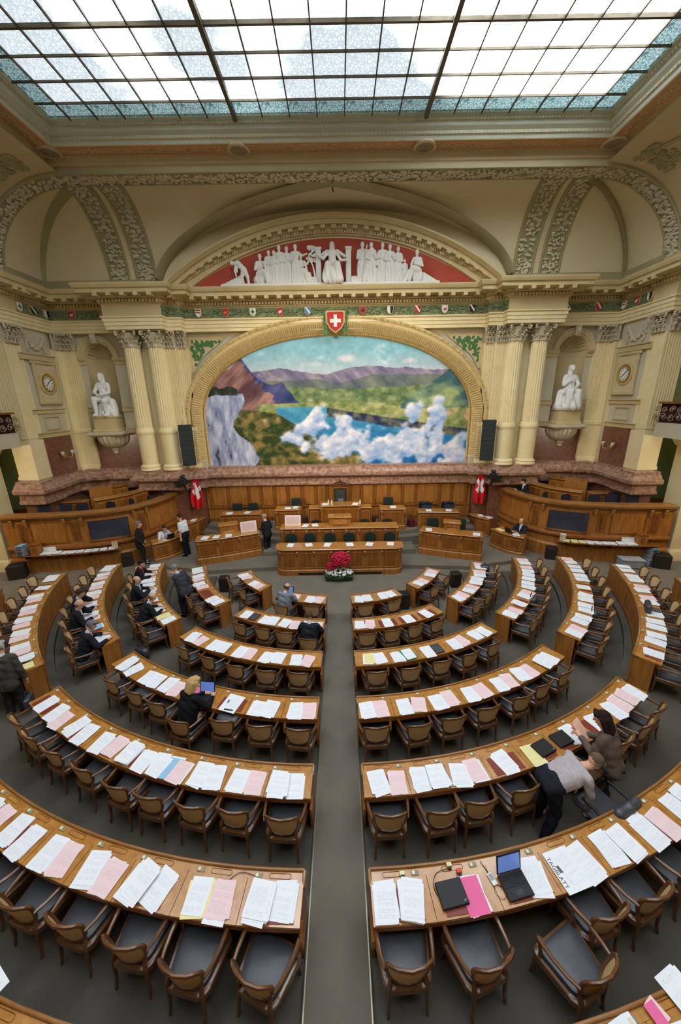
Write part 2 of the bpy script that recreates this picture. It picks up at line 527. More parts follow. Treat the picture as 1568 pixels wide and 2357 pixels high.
for s in (1, -1):
    p = MB()
    arch_hole_wall(p, 9.2, 12.3, 0, 11.4, NX, NR, 5.15, 8.3, YW - .04, s)
    w = struct(p.build('wall_front', gstone, smooth=0))
    p = MB()                                # the recess: half cylinder, back of the niche
    p.grid(16, 6, lambda u, v: (s * NX + NR * math.cos(math.pi * u), YW - .04 + NR * math.sin(math.pi * u), 5.15 + 3.15 * v))
    p.build('niche_back', sstone, w)
    p = MB()                                # scallop shell half dome
    def shell(u, v):
        a, t = math.pi * u, math.pi / 2 * v
        k = 1 - .09 * abs(math.sin(a * 7.5)) * math.cos(t) ** .5
        return (s * NX + NR * k * math.cos(a) * math.cos(t), YW - .04 + NR * k * math.sin(a) * math.cos(t), 8.3 + NR * k * math.sin(t))
    def shell2(u, v):                       # ribs fan out from the middle of the spring line
        a = math.pi * u
        rr = NR * v
        dep = math.sqrt(max(0, NR * NR - rr * rr)) * (1 - .16 * abs(math.sin(a * 6.5)) * v)
        return (s * NX + rr * math.cos(a), YW - .04 + dep, 8.3 + rr * math.sin(a))
    p.grid(104, 14, shell2)
    for i in range(11):
        a = math.pi * (i + .5) / 11
        p.tube([(s * NX + NR * v * math.cos(a), YW - .06 + math.sqrt(max(0, NR * NR - (NR * v) ** 2)) * .97, 8.3 + NR * v * math.sin(a)) for v in (.1, .3, .5, .7, .85, .95, .985)], [.012, .025, .04, .05, .058, .06, .06], 6)
    p.build('niche_shell', sstone, w, smooth=.9)
    p = MB()                                # sill
    p.box((s * NX, YW + .25, 5.1), (1.3, .7, .1))
    p.build('niche_sill', sstone, w)
    p = MB()                                # archivolt round the shell, keystone
    n = 24
    pts = [(s * NX - (NR + .02) * math.cos(math.pi * i / n), YW - .04, 8.3 + (NR + .02) * math.sin(math.pi * i / n)) for i in range(n + 1)]
    Ns = [(-math.cos(math.pi * i / n), 0, math.sin(math.pi * i / n)) for i in range(n + 1)]
    p.sweep(pts, Ns, [(0, -1, 0)] * (n + 1), [(0, 0), (0, .06), (.07, .06), (.09, .1), (.2, .1), (.23, .14), (.28, .14), (.28, 0)], closed=True)
    p.build('archivolt', sstone, w)
    p = MB().box((s * NX, YW - .2, 9.08), (.26, .3, .44), bev=.05)
    p.ball((s * NX, YW - .36, 9.1), (.09, .06, .15))
    p.build('keystone', cstone, w)
    for sx in (-1, 1):                      # imposts
        xa, xb = sorted((s * NX + sx * NR, s * NX + sx * (1.55 if sx * s > 0 else 1.2)))
        p = MB().plan([(xa, YW - .04), (xb, YW - .04)], [(0, 8.04), (.05, 8.06), (.05, 8.16), (.1, 8.2), (.15, 8.28), (.15, 8.34), (0, 8.36)], closed=True)
        p.build('impost', sstone, w)
    p = MB()                                # string courses and wainscot
    for z0, z1, o in ((6.02, 6.24, .06), (5.06, 5.3, .06)):
        for xa, xb in ((9.2, NX - NR), (NX + NR, 12.1)):
            a, b = sorted((s * xa, s * xb))
            MB().plan([(a, YW - .04), (b, YW - .04)], [(0, z0), (o, z0 + .02), (o, z1 - .04), (o + .03, z1 - .02), (o + .03, z1), (0, z1)], closed=True).build('string_course', sstone, w)
    p = MB().box((s * 10.65, YW - .06, 4.22), (2.9, .08, 1.7))
    p.build('marble_panel', rmarble_d, w, smooth=0)
    # side wall of the chancel bay with its clock
    p = MB().box((s * 12.3, 16.27, 5.7), (.4, 2.96, 11.4))
    ws = struct(p.build('wall_' + SIDE[s], gstone, smooth=0))
    p = MB().box((s * 12.08, 16.4, 4.22), (.06, 1.84, 1.7))
    p.build('marble_panel', rmarble_d, ws, smooth=0)
    p = MB()
    for z0, z1, o in ((6.02, 6.24, .06), (5.06, 5.3, .06), (8.08, 8.34, .12)):
        a, b = (15.2, 17.5) if s < 0 else (17.5, 15.2)
        MB().plan([(s * 12.1, a), (s * 12.1, b)], [(0, z0), (o, z0 + .03), (o, z1 - .06), (o + .05, z1 - .03), (o + .05, z1), (0, z1)], closed=True).build('string_course', sstone, ws)
    for z0, z1, y0, y1 in ((5.42, 5.92, 15.75, 16.55),):
        p = MB()
        yy = [(y0, z0), (y1, z0), (y1, z1), (y0, z1)]
        for i in range(4):
            (ya, za), (yb, zb) = yy[i], yy[(i + 1) % 4]
            p.box((s * 12.07, (ya + yb) / 2, (za + zb) / 2), (.06, abs(yb - ya) + .05, .05) if i % 2 == 0 else (.055, .05, abs(zb - za) - .05))
        p.build('panel_moulding', sstone, ws, smooth=0)
    # garland relief above the clock
    p = MB()
    rnd = random.Random(4 + s)
    for i in range(46):
        t = i / 45
        yy = 15.75 + .9 * t
        zz = 8.95 - .38 * math.sin(math.pi * t)
        p.ball((s * 12.06, yy + rnd.uniform(-.03, .03), zz + rnd.uniform(-.06, .06)), (.06, .06, .06), 6, 4)
    for yy in (15.76, 16.64):
        for i in range(14):
            p.ball((s * 12.07, yy + rnd.uniform(-.06, .06), 9.05 - i * .045), (.05, .05, .05), 6, 4)
    p.build('garland_relief', cstone, ws)
# rest of the hall that only the light sees: side, back and gallery walls
for s in (1, -1):
    struct(MB().box((s * 15.1, 5.5, 7.2), (.2, 24, 14.4)).build('wall_' + SIDE[s], sstone, smooth=0))
struct(MB().box((0, 18.75, 7.2), (30.4, .3, 15)).build('wall_front', sstone, smooth=0))  # outer shell behind the niches, added to stop light leaks
struct(MB().box((0, -4.6, 14.75), (30.4, 3.4, .2)).build('ceiling', sstone, smooth=0))
struct(MB().box((0, 16.6, 14.75), (30.4, 4.4, .2)).build('ceiling', sstone, smooth=0))  # roof slab added over the vault to keep stray light out
for s in (1, -1):
    struct(MB().box((s * 11.9, 6.2, 14.75), (6.6, 25, .2)).build('ceiling', sstone, smooth=0))  # side slabs of the same added light-tight shell
struct(MB().box((0, -6.2, 7.2), (30.2, .2, 14.6)).build('wall_back', cream, smooth=0))

# green gallery bay with balcony and piers ------------------------------------------------------------
for s in (1, -1):
    n_ = SIDE[s]
    struct(MB().box((s * 14.1, 13.4, 3.35), (.3, 4.0, 2.5)).build('wall_' + n_, olive_w, smooth=0))
    struct(MB().box((s * 13.5, 15.3, 5.7), (2.2, .2, 11.4)).build('wall_' + n_, olive_w, smooth=0))
    w = struct(MB().box((s * 14.0, 13.4, 1.05), (.34, 3.8, 2.1)).build('wall_' + n_, oak, smooth=0))
    MB().box((s * 13.3, 15.16, 1.05), (1.4, .1, 2.1)).build('wainscot_panel', oak, w, smooth=0)
    MB().box((s * 13.3, 15.14, 2.12), (1.4, .16, .08)).build('wainscot_cap', oak_d, w, smooth=0)
    t = thing('gallery_pier', 'square yellow stone pier under the %s gallery, at the photo edge' % n_, 'pier', (s * 13.7, 14.05, 0))
    MB().box((s * 13.7, 14.05, 2.5), (.9, .85, 4.9), bev=.03).build('shaft', ystone, t)
    p = MB()
    c = [(s * 13.7 - .45, 13.62), (s * 13.7 + .45, 13.62), (s * 13.7 + .45, 14.48), (s * 13.7 - .45, 14.48)]
    p.plan(c, [(0, .48), (.05, .44), (.09, .36), (.09, .0), (0, 0)], loop=True)
    p.build('base', ystone, t)
    p = MB()
    p.plan(c, [(0, 4.5), (.05, 4.55), (.12, 4.72), (.12, 4.9), (0, 4.9)], loop=True)
    p.build('capital', ystone, t)
    b = thing('balcony', 'gallery balcony with scrolling bronze ironwork rail, %s photo edge' % n_, 'balcony', (s * 12.8, 14.5, 4.9))
    p = MB()
    pa = [(s * 14.95, 14.5), (s * 12.25, 14.5), (s * 12.25, 1.0)]
    pr = [(0, 4.86), (.05, 4.9), (.05, 5.02), (.16, 5.08), (.2, 5.14), (.2, 5.2), (.05, 5.24), (.05, 5.4), (0, 5.4)]
    if s > 0:
        p.plan(pa, [(-a, z) for a, z in pr], closed=True)
    else:
        p.plan([(x, y) for x, y in pa], pr, closed=True)
    p.build('ledge', gstone, b)
    MB().box((s * 13.66, 7.7, 4.98), (2.56, 13.3, .2)).build('slab', sstone, b, smooth=0)
    p = MB()
    p.box((s * 12.2, 7.7, 6.12), (.1, 13.5, .07))
    p.build('hand_rail', oak_d, b)
    rnd = random.Random(11)
    p = MB()
    for j in range(9):
        y0 = 14.4 - .32 * j
        for ph0, sc, zc in ((0, .15, 5.62), (math.pi, .11, 5.9)):
            pts = []
            for i in range(22):
                a = ph0 + i * .42 * (1 if j % 2 else -1)
                rr = sc * (1 - i / 26)
                bulge = .14 * math.sin(max(0, min(1, (zc + rr * math.sin(a) - 5.38) / .75)) * math.pi)
                pts.append((s * (12.23 - bulge), y0 + rr * math.cos(a), zc + rr * math.sin(a)))
            p.tube(pts, .017, 5)
        p.ball((s * 12.1, y0, 5.62), .045, 6, 4)
    p.build('iron_scroll', mat('bronze_iron', (150, 118, 92), .45, .2, 20, metal=.5, rgb2=(196, 172, 140)), b)
    MB().box((s * 12.3, 13.0, 5.75), (.02, 2.9, .7)).build('rail_backing', mat('dark_maroon', (58, 26, 26), .8), b, smooth=0)
    # upper gallery pier: corner of the chancel bay
    t = thing('fluted_pier', 'broad fluted yellow corner pier beside the %s clock' % n_, 'pier', (s * 12.45, 15.05, 3.5))
    def flute_face(p, O, A, N, w_, z0, z1, nf):
        """fluted flat face: O corner, A along the width, N outward"""
        prof = []
        m_ = .06
        pw = (w_ - 2 * m_) / nf
        prof.append((0, 0))
        for i in range(nf):
            a = m_ + i * pw
            prof += [(a + pw * .16, 0), (a + pw * .26, -.03), (a + pw * .5, -.045), (a + pw * .74, -.03), (a + pw * .84, 0)]
        prof.append((w_, 0))
        O, A, N = Vector(O), Vector(A), Vector(N)
        vs = [O + A * a + N * d + Vector((0, 0, z)) for z in (z0, z1) for a, d in prof]
        k = len(prof)
        p.add(vs, [(i, i + 1, k + i + 1, k + i) for i in range(k - 1)])
    p = MB().box((s * 12.45, 15.05, 6.05), (.72, .66, 5.2))
    p.build('core', ystone, t, smooth=0)
    p = MB()
    flute_face(p, (s * 12.05, 15.42, 0), (0, -1, 0), (-s, 0, 0), .74, 5.3, 8.62, 7)
    flute_face(p, (s * 12.05, 14.68, 0), (s, 0, 0), (0, -1, 0), .8, 5.3, 8.62, 7)
    p.build('fluting', ystone, t, smooth=.5)
    c = [(s * 12.06, 15.44), (s * 12.06, 14.68), (s * 12.88, 14.68)]
    for nm, pr in zip(('ring_moulding', 'base_moulding'), ([(0, 5.12), (.05, 5.14), (.05, 5.18), (.02, 5.2), (.02, 5.26), (.05, 5.28), (.05, 5.31), (0, 5.31)], [(0, 3.5), (.05, 3.5), (.05, 3.58), (0, 3.64)])):
        MB().plan(c, pr if s < 0 else [(-a, z) for a, z in pr], closed=True).build(nm, ystone, t)
    p = MB()
    p.box((s * 12.46, 15.06, 4.35), (.77, .71, 1.66))
    p.build('plain_base', ystone, t, smooth=0)

# ---------------------------------------------------------------- Corinthian capitals
def capital_mb(w=.4, h=.66, flat=False):
    """bell with two tiers of curling acanthus leaves, corner volutes and abacus; base at z=0, front to -y"""
    p = MB()
    rb = w * .78
    def leaf(c, d, z0, hh, ww, out):
        """leaf at plan point c, outward direction d: swelling body, curled tip, side lobes"""
        t_ = (-d[1], d[0])
        for k in range(4):
            v = k / 3
            o_ = out * v ** 2
            p.ball((c[0] + d[0] * (o_ + .02), c[1] + d[1] * (o_ + .02), z0 + hh * v), (ww * (.62 - .12 * v), ww * (.62 - .12 * v), hh * .22), 6, 4)
        p.ball((c[0] + d[0] * (out + .05), c[1] + d[1] * (out + .05), z0 + hh * .93), (ww * .5, ww * .5, hh * .12), 6, 4)
        for e in (-1, 1):
            p.ball((c[0] + d[0] * out * .6 + t_[0] * e * ww * .55, c[1] + d[1] * out * .6 + t_[1] * e * ww * .55, z0 + hh * .72), (ww * .3, ww * .3, hh * .14), 5, 3)
    if flat:
        p.box((0, .06, h * .45), (w * 1.7, .14, h * .9))
        for n_, z0, out in ((4, .03, .06), (3, h * .3, .1), (4, h * .56, .12)):
            for i in range(n_):
                leaf(((i - (n_ - 1) / 2) * w * 1.75 / n_, -.02), (0, -1), z0, h * .3, .085, out)
        vol = [(-w * .92, -.14), (w * .92, -.14)]
    else:
        p.lathe([(rb, 0), (rb * 1.06, .03), (rb, .06), (rb * .98, h * .6), (rb * 1.2, h * .86)], n=18)
        for n_, z0, out, ph in ((9, .03, .07, 0), (9, h * .3, .11, .5), (8, h * .56, .14, 0)):
            for i in range(n_):
                a = 2 * math.pi * (i + ph) / n_
                leaf((rb * math.cos(a), rb * math.sin(a)), (math.cos(a), math.sin(a)), z0, h * .3, .085, out)
        vol = [(w * .92 * a, w * .92 * b) for a in (-1, 1) for b in (-1, 1)]
    for x, y in vol:
        L_ = math.hypot(x, y)
        pts = []
        for k in range(14):
            a, rr_ = 2.2 - k * .62, .095 * (1 - k / 18)
            pts.append((x + x / L_ * rr_ * math.cos(a) * .8, y + y / L_ * rr_ * math.cos(a) * .8, h * .79 + rr_ * math.sin(a)))
        p.tube(pts, [.04 - .0014 * k for k in range(14)], 6)
    if flat:
        p.box((0, 0, h * .95), (w * 2.1, .36, h * .08), bev=.015)
        p.ball((0, -.2, h * .93), .07, 6, 4)
    else:
        p.box((0, 0, h * .95), (w * 2.0, w * 2.0, h * .08), bev=.02)
        for a in range(4):
            p.ball((w * math.cos(a * math.pi / 2), w * math.sin(a * math.pi / 2), h * .93), .07, 6, 4)
    return p
CAPM = capital_mb(.40, .66).mesh('capital', .5)
CAPF = capital_mb(.36, .66, True).mesh('capital', .5)

def fluted_shaft(p, c, r, z0, z1, nf=20):
    def fn(u, v):
        a = 2 * math.pi * u
        k = (u * nf) % 1.0
        d = .0 if k < .18 or k > .82 else .035 * math.sin((k - .18) / .64 * math.pi)
        rr = r * (1 - .07 * v ** 2) - d
        return (c[0] + rr * math.cos(a), c[1] + rr * math.sin(a), z0 + (z1 - z0) * v)
    p.grid(nf * 8, 6, fn)
CYC = 17.0
for s in (1, -1):
    for xi, nm in ((8.62, 'outer'), (7.60, 'inner')):
        t = thing('fluted_column', 'fluted yellow column %s, %s one of the pair' % ('left of the painting' if s < 0 else 'right of the painting', nm), 'column', (s * xi, CYC, 3.5), group='paired columns')
        c = (s * xi, CYC)
        p = MB()
        fluted_shaft(p, c, .335, 5.3, 8.62)
        p.build('fluted_shaft', ystone, t, smooth=.6)
        p = MB().lathe([(.37, 5.02), (.37, 5.06), (.4, 5.1), (.4, 5.2), (.37, 5.24), (.36, 5.32), (.34, 5.34)], (c[0], c[1], 0), 28)
        p.build('ring_moulding', ystone, t)
        p = MB().lathe([(.36, 3.62), (.365, 4.3), (.36, 5.03)], (c[0], c[1], 0), 28)
        p.build('plain_drum', ystone, t)
        p = MB().lathe([(.46, 3.46), (.46, 3.52), (.43, 3.56), (.45, 3.62), (.4, 3.68), (.365, 3.72)], (c[0], c[1], 0), 28)
        p.build('base', ystone, t)
        link('capital', CAPM, cstone, t, (0, 0, 8.62 - 3.5))
    # pilasters behind and beside the columns
    for xi, yy, nm in ((7.06, 17.1, 'nearest the painting frame'), (6.66, 17.28, 'touching the painting frame')):
        t = thing('fluted_pilaster', 'flat fluted yellow pilaster %s, %s side' % (nm, SIDE[s]), 'pilaster', (s * xi, yy, 3.5))
        p = MB()
        flute_face(p, (s * xi - .26, yy, 0), (1, 0, 0), (0, -1, 0), .52, 5.3, 8.62, 5)
        p.build('fluted_shaft', ystone, t, smooth=.5)
        p = MB().box((s * xi, yy + .2, 6.05), (.5, .3, 5.2))
        p.build('core', ystone, t, smooth=0)
        p = MB().plan([(s * xi - .27, yy), (s * xi + .27, yy)], [(0, 5.1), (.05, 5.14), (.05, 5.28), (0, 5.32)], closed=True)
        p.build('ring_moulding', ystone, t)
        MB().plan([(s * xi - .27, yy), (s * xi + .27, yy)], [(0, 3.46), (.07, 3.46), (.07, 3.6), (0, 3.7)], closed=True).build('base_moulding', ystone, t)
        p = MB().box((s * xi, yy + .06, 4.35), (.52, .16, 1.6))
        p.build('plain_base', ystone, t, smooth=0)
        link('capital', CAPF, cstone, t, (0, 0, 8.62 - 3.5)).scale = (.8, 1, 1)
    p = MB().box((s * 7.9, 17.45, 6.4), (2.3, .3, 5.9))
    struct(p.build('wall_front', ystone, smooth=0))
    # corner pilaster, folded into the corner between niche and clock
    t = thing('corner_pilaster', 'fluted corner pilaster between the %s statue niche and clock' % SIDE[s], 'pilaster', (s * 11.75, 17.3, 3.5))
    p = MB()
    flute_face(p, (min(s * 11.3, s * 11.88), 17.38, 0), (1, 0, 0), (0, -1, 0), .58, 5.3, 8.62, 5)
    flute_face(p, (s * 11.88, 17.38 if s > 0 else 16.98, 0), (0, -1 if s > 0 else 1, 0), (-s, 0, 0), .4, 5.3, 8.62, 3)
    p.build('fluted_shaft', ystone, t, smooth=.5)
    p = MB().box((s * 11.6, 17.5, 6.05), (.54, .2, 5.2))
    p.box((s * 12.0, 17.2, 6.05), (.2, .4, 5.2))
    p.build('core', ystone, t, smooth=0)
    p = MB().box((s * 11.59, 17.44, 4.35), (.6, .14, 1.62))
    p.box((s * 11.94, 17.2, 4.35), (.14, .44, 1.62))
    p.build('plain_base', ystone, t, smooth=0)
    c = [(s * 11.28, 17.38), (s * 11.88, 17.38), (s * 11.88, 16.96)]
    for nm, pr in zip(('ring_moulding', 'base_moulding'), ([(0, 5.1), (.05, 5.14), (.05, 5.28), (0, 5.32)], [(0, 3.46), (.07, 3.46), (.07, 3.6), (0, 3.7)])):
        MB().plan(c, pr if s > 0 else [(-a, z) for a, z in pr], closed=True).build(nm, ystone, t)
    link('capital', CAPF, cstone, t, (s * (11.58 - 11.75), 17.36 - 17.3, 8.62 - 3.5)).scale = (.95, 1, 1)
    o = link('capital', CAPF, cstone, t, (s * (11.86 - 11.75), 17.12 - 17.3, 8.62 - 3.5), (0, 0, s * math.pi / 2 * -1))
    o.scale = (.55, .8, 1)
    for loc, rz, sc in (((s * (12.02 - 12.45), 0, 8.62 - 3.5), -s * math.pi / 2, 1.05), ((s * .02, 14.66 - 15.05, 8.62 - 3.5), 0, 1.15)):
        o = link('capital', CAPF, cstone, bpy.data.objects['fluted_pier' if s > 0 else 'fluted_pier.001'], loc, (0, 0, rz))
        o.scale = (sc, 1, 1)

# ---------------------------------------------------------------- marble ledge
def mirror_path(h):
    return [(-x, y) for x, y in h] + [(x, y) for x, y in h[::-1]]
led = mirror_path([(12.9, 14.6), (11.98, 14.6), (11.98, 15.5), (12.08, 15.5), (12.08, 16.9), (11.85, 16.95), (11.8, 17.25), (11.25, 17.25), (11.25, 17.45), (9.25, 17.45), (9.1, 16.75), (8.1, 16.75), (8.1, 16.82), (7.15, 16.75), (7.1, 17.05), (6.35, 17.12), (6.3, 17.4)])
p = MB().plan(led, [(-.2, 2.5), (.1, 2.5), (.16, 2.55), (.16, 2.62), (.1, 2.68), (.08, 2.86), (.2, 2.96), (.34, 3.0), (.36, 3.06), (.36, 3.14), (.26, 3.2), (.2, 3.3), (.12, 3.36), (.12, 3.44), (.05, 3.47), (-.4, 3.47)])
struct(p.build('trim_1', rmarble, smooth=.6))
p = MB().plan(mirror_path([(12.9, 14.7), (12.06, 14.7), (12.06, 17.4), (9.2, 17.5), (9.0, 16.95), (7.1, 16.95), (7.1, 17.2), (6.45, 17.2), (6.45, 17.5)]), [(0, 0), (0, 2.6)])
struct(p.build('trim_2', rmarble_d, smooth=0))

# ---------------------------------------------------------------- oak panelling under the painting
wp = struct(MB().box((0, 17.5, 1.85), (12.8, .16, 2.3)).build('wall_front', oak, smooth=0))
for c_, d_ in (((0, 17.41, 1.42), (12.7, .1, .06)), ((0, 17.42, 2.86), (12.7, .08, .1)), ((0, 17.41, .8), (12.7, .08, .14))):
    MB().box(c_, d_).build('rail', oak_d, wp, smooth=0)
xs = [-6.2, -5.35, -4.35, -3.75, -3.1, -2.45, -1.75, -1.1, -.55, .55, 1.1, 1.75, 2.45, 3.1, 3.75, 4.9, 5.5, 6.2]
for a, b in zip(xs, xs[1:]):
    w_ = b - a - .16
    MB().box(((a + b) / 2, 17.41, 2.14), (w_, .05, 1.24), bev=.02).build('panel', oak, wp)
    MB().box(((a + b) / 2, 17.41, 1.1), (w_, .05, .46), bev=.02).build('panel', oak, wp)
for a in xs:
    MB().box((a, 17.4, 2.14), (.07, .08, 1.4)).build('stile', oak_d, wp, smooth=0)
door = MB().ball((4.7, 17.33, 1.5), (.05, .04, .02)).build('door_knob', brass, wp)

# ---------------------------------------------------------------- entablature
ent = mirror_path([(12.9, 14.5), (11.95, 14.5), (11.95, 15.5), (12.0, 15.5), (12.0, 17.3), (9.3, 17.3), (9.3, 16.52), (6.98, 16.52), (6.98, 16.95), (6.4, 16.95), (6.4, 17.32)])
tr = struct(MB().plan(ent, [(-.35, 9.27), (.0, 9.27), (0, 9.4), (.03, 9.41), (.03, 9.54), (.06, 9.55), (.06, 9.66), (.11, 9.7), (.11, 9.74), (.02, 9.76)]).build('trim_3', ystone, smooth=.4))
MB().plan(ent, [(.02, 9.76), (.02, 10.16)]).build('frieze_band', sstone, tr, smooth=0)
MB().plan(ent, [(.02, 10.16), (.06, 10.18), (.08, 10.2), (.08, 10.34), (.2, 10.36), (.22, 10.4), (.22, 10.46), (.58, 10.47), (.58, 10.6), (.64, 10.62), (.68, 10.7), (.7, 10.75), (.7, 10.78), (-.4, 10.8)]).build('cornice', kstone, tr, smooth=.4)
# frieze carved green with shields on plain stretches only
MBg = [[(-12.0, 15.55), (-12.0, 17.3), (-9.3, 17.3)], [(-6.4, 17.32), (6.4, 17.32)], [(9.3, 17.3), (12.0, 17.3), (12.0, 15.55)]]
MBg.append([(-6.98, 16.52), (-6.98, 16.95), (-6.4, 16.95), (-6.4, 17.32)])
MBg.append([(6.4, 17.32), (6.4, 16.95), (6.98, 16.95), (6.98, 16.52)])
def along(path, step, inset=.1):
    """points with tangent at equal steps on each straight of a plan path"""
    out = []
    for (x0, y0), (x1, y1) in zip(path, path[1:]):
        L = math.hypot(x1 - x0, y1 - y0)
        n = max(1, int(round((L - 2 * inset) / step)))
        for i in range(n + 1):
            d = inset + (L - 2 * inset) * i / n
            out.append((x0 + (x1 - x0) * d / L, y0 + (y1 - y0) * d / L, math.atan2(y1 - y0, x1 - x0)))
    return out
p = MB()
for g in MBg:
    p.plan(g, [(.02, 9.78), (.035, 9.79), (.035, 10.13), (.02, 10.14)], closed=True)
p.build('green_band', green_f, tr, smooth=0)
lf = MB()
rnd = random.Random(3)
for g in MBg:
    for x, y, a in along(g, .09, .04):
        nx, ny = math.sin(a), -math.cos(a)
        for _ in range(3):
            zz = rnd.uniform(9.83, 10.09)
            q = rnd.uniform(-.05, .05)
            lf.ball((x + nx * .05 + math.cos(a) * q, y + ny * .05 + math.sin(a) * q, zz), (.05, .05, .032), 5, 3)
o = lf.build('leaf_relief', green_f, tr)
o['kind'] = 'stuff'
dn = MB()
for x, y, a in along(ent, .13, .03):
    nx, ny = math.sin(a), -math.cos(a)
    dn.box((x + nx * .13, y + ny * .13, 10.28), (.075, .1, .1), a)
o = dn.build('dentils', kstone, tr, smooth=0)
o['kind'] = 'stuff'
MOD = MB().box((0, -.4, 10.43), (.17, .36, .1), bev=.01)
MOD.box((0, -.55, 10.4), (.15, .08, .08))
MODM = MOD.mesh('modillion', 0)
for x, y, a in along(ent, .5, .12)[3:-3]:
    link('modillion', MODM, kstone, tr, (x, y, 0), (0, 0, a))

# heraldic shields on the frieze: generic two-tone charges
SHM = {}
def shield_mb(w, h, d):
    pts = [(-w / 2, h * .5), (w / 2, h * .5), (w / 2, -h * .05), (w * .34, -h * .32), (0, -h * .5), (-w * .34, -h * .32), (-w / 2, -h * .05)]
    return pts
def solid(rgb):
    return mat('paint_%d_%d_%d' % rgb, rgb, .6, .06, 8)
WHT, RED, BLK, BLU, GRN = (232, 230, 222), (178, 50, 40), (32, 30, 30), (88, 128, 178), (90, 130, 90)
def shield(x, y, z, rz, c1, c2, kind, label, w=.24, h=.3):
    t = thing('shield', label, 'shield', (x, y, z), rz, 'heraldic shields on the frieze')
    pts = shield_mb(w, h, 0)
    p = MB().extr([(a * 1.14, b * 1.14) for a, b in pts], ((0, 0, 0), (1, 0, 0), (0, 0, 1), (0, -1, 0)), .05)
    p.build('rim', gold_s, t, fix=False)
    MB().extr(pts, ((0, 0, 0), (1, 0, 0), (0, 0, 1), (0, -1, 0)), .07).build('field', solid(c1), t, fix=False)
    fr = ((0, 0, 0), (1, 0, 0), (0, 0, 1), (0, -1, 0))
    p = MB()
    if kind == 'bend':
        p.extr([(-w * .5, h * .5), (-w * .15, h * .5), (w * .45, -h * .15), (w * .3, -h * .32)], fr, .08)
    elif kind == 'half':
        p.extr([(0, h * .48), (w * .48, h * .48), (w * .48, -h * .05), (w * .32, -h * .3), (0, -h * .46)], fr, .08)
    elif kind == 'bars':
        for b in (.28, -.02):
            p.extr([(-w * .46, h * b), (w * .46, h * b), (w * .46, h * (b + .13)), (-w * .46, h * (b + .13))], fr, .08)
    elif kind == 'cross':
        p.extr([(-w * .1, h * .36), (w * .1, h * .36), (w * .1, -h * .3), (-w * .1, -h * .3)], fr, .08)
        p.extr([(-w * .34, h * .14), (w * .34, h * .14), (w * .34, -h * .04), (-w * .34, -h * .04)], fr, .08)
    else:                                   # a beast: body, head and legs
        p.extr([(-w * .3, -h * .02), (-w * .1, h * .14), (w * .15, h * .12), (w * .34, h * .28), (w * .26, 0), (w * .2, -h * .1), (w * .28, -h * .26), (w * .1, -h * .12), (-w * .06, -h * .1), (-w * .14, -h * .32), (-w * .2, -h * .1)], fr, .08)
    p.build('charge', solid(c2), t, fix=False)
kinds = [(WHT, RED, 'bars'), (RED, (206, 130, 60), 'beast'), (WHT, GRN, 'cross'), (RED, WHT, 'beast'), (BLU, WHT, 'bend'),
         (RED, BLK, 'beast'), (WHT, BLK, 'half'), (RED, WHT, 'bend'), (WHT, RED, 'beast'), (BLK, WHT, 'bend')]
xs = [-5.72, -4.58, -3.44, -2.3, -1.15, 1.15, 2.3, 3.44, 4.58, 5.72]
for i, x in enumerate(xs):
    c1, c2, kd = kinds[i]
    shield(x, 17.25, 9.95, 0, c1, c2, kd, 'small frieze shield over the painting, %s from the %s end' % (ORD[i + 1 if i < 5 else 10 - i], 'left' if i < 5 else 'right'))
for s in (1, -1):
    spots = [(9.72, 17.25, 0), (11.0, 17.25, 0), (11.95, 17.0, 1), (11.95, 16.3, 1), (11.95, 15.65, 1)]
    for i, (x, y, sd) in enumerate(spots):
        c1, c2, kd = kinds[(i * 3 + (4 if s > 0 else 0)) % 10]
        shield(s * x, y, 9.95, -s * math.pi / 2 * sd, c1, c2, kd, 'small frieze shield beyond the %s columns, %s outward from them' % (SIDE[s], ORD[i + 1]))

# ---------------------------------------------------------------- pediment with marble group
t = thing('pediment', 'curved stone pediment above the painting, red field behind white figures', 'pediment', (0, 17.3, 10.8))
def arc_path(halfw, z_end, z_top, y, n=60):
    sg = z_top - z_end
    rad = (halfw ** 2 + sg ** 2) / (2 * sg)
    zc = z_top - rad
    a1 = math.asin(halfw / rad)
    out = []
    for i in range(n + 1):
        a = -a1 + 2 * a1 * i / n
        out.append((Vector((rad * math.sin(a), y, zc + rad * math.cos(a))), Vector((math.sin(a), 0, math.cos(a))), a, rad, zc))
    return out
ap = arc_path(7.05, 10.75, 13.2, 17.5)
pts, Ns = [q[0] for q in ap], [q[1] for q in ap]
Bs = [Vector((0, -1, 0))] * len(pts)
MB().sweep(pts, Ns, Bs, [(.1, -.1), (.1, .62), (.04, .62), (0, .56), (-.05, .5), (-.06, .42), (-.2, .4), (-.2, .24), (-.26, .22), (-.3, .18), (-.42, .16), (-.5, .16), (-.52, .08), (-.66, .06), (-.66, -.1)], closed=True).build('arch_cornice', kstone, t, smooth=.4)
dn = MB()
for q in arc_path(6.72, 10.78, 12.8, 17.5, 130)[2:-2]:
    dn.box((0, 0, 0), (.06, .1, .12))
    a = q[2]
    c = q[0] + Vector((0, -.2, 0))
    dn.v[-8:] = [(c.x + x * math.cos(a) + z * math.sin(a), c.y + y, c.z - x * math.sin(a) + z * math.cos(a)) for x, y, z in dn.v[-8:]]
o = dn.build('dentils', kstone, t, smooth=0)
o['kind'] = 'stuff'
BL = MB().box((0, -.29, 0), (.2, .24, .12), bev=.01).mesh('modillion', 0)
for q in arc_path(6.82, 10.76, 12.92, 17.5, 34)[1:-1]:
    link('modillion', BL, kstone, t, q[0] - Vector((0, 17.3, 10.8)), (0, q[2], 0))
tp = arc_path(6.2, 10.75, 12.62, 17.5, 40)
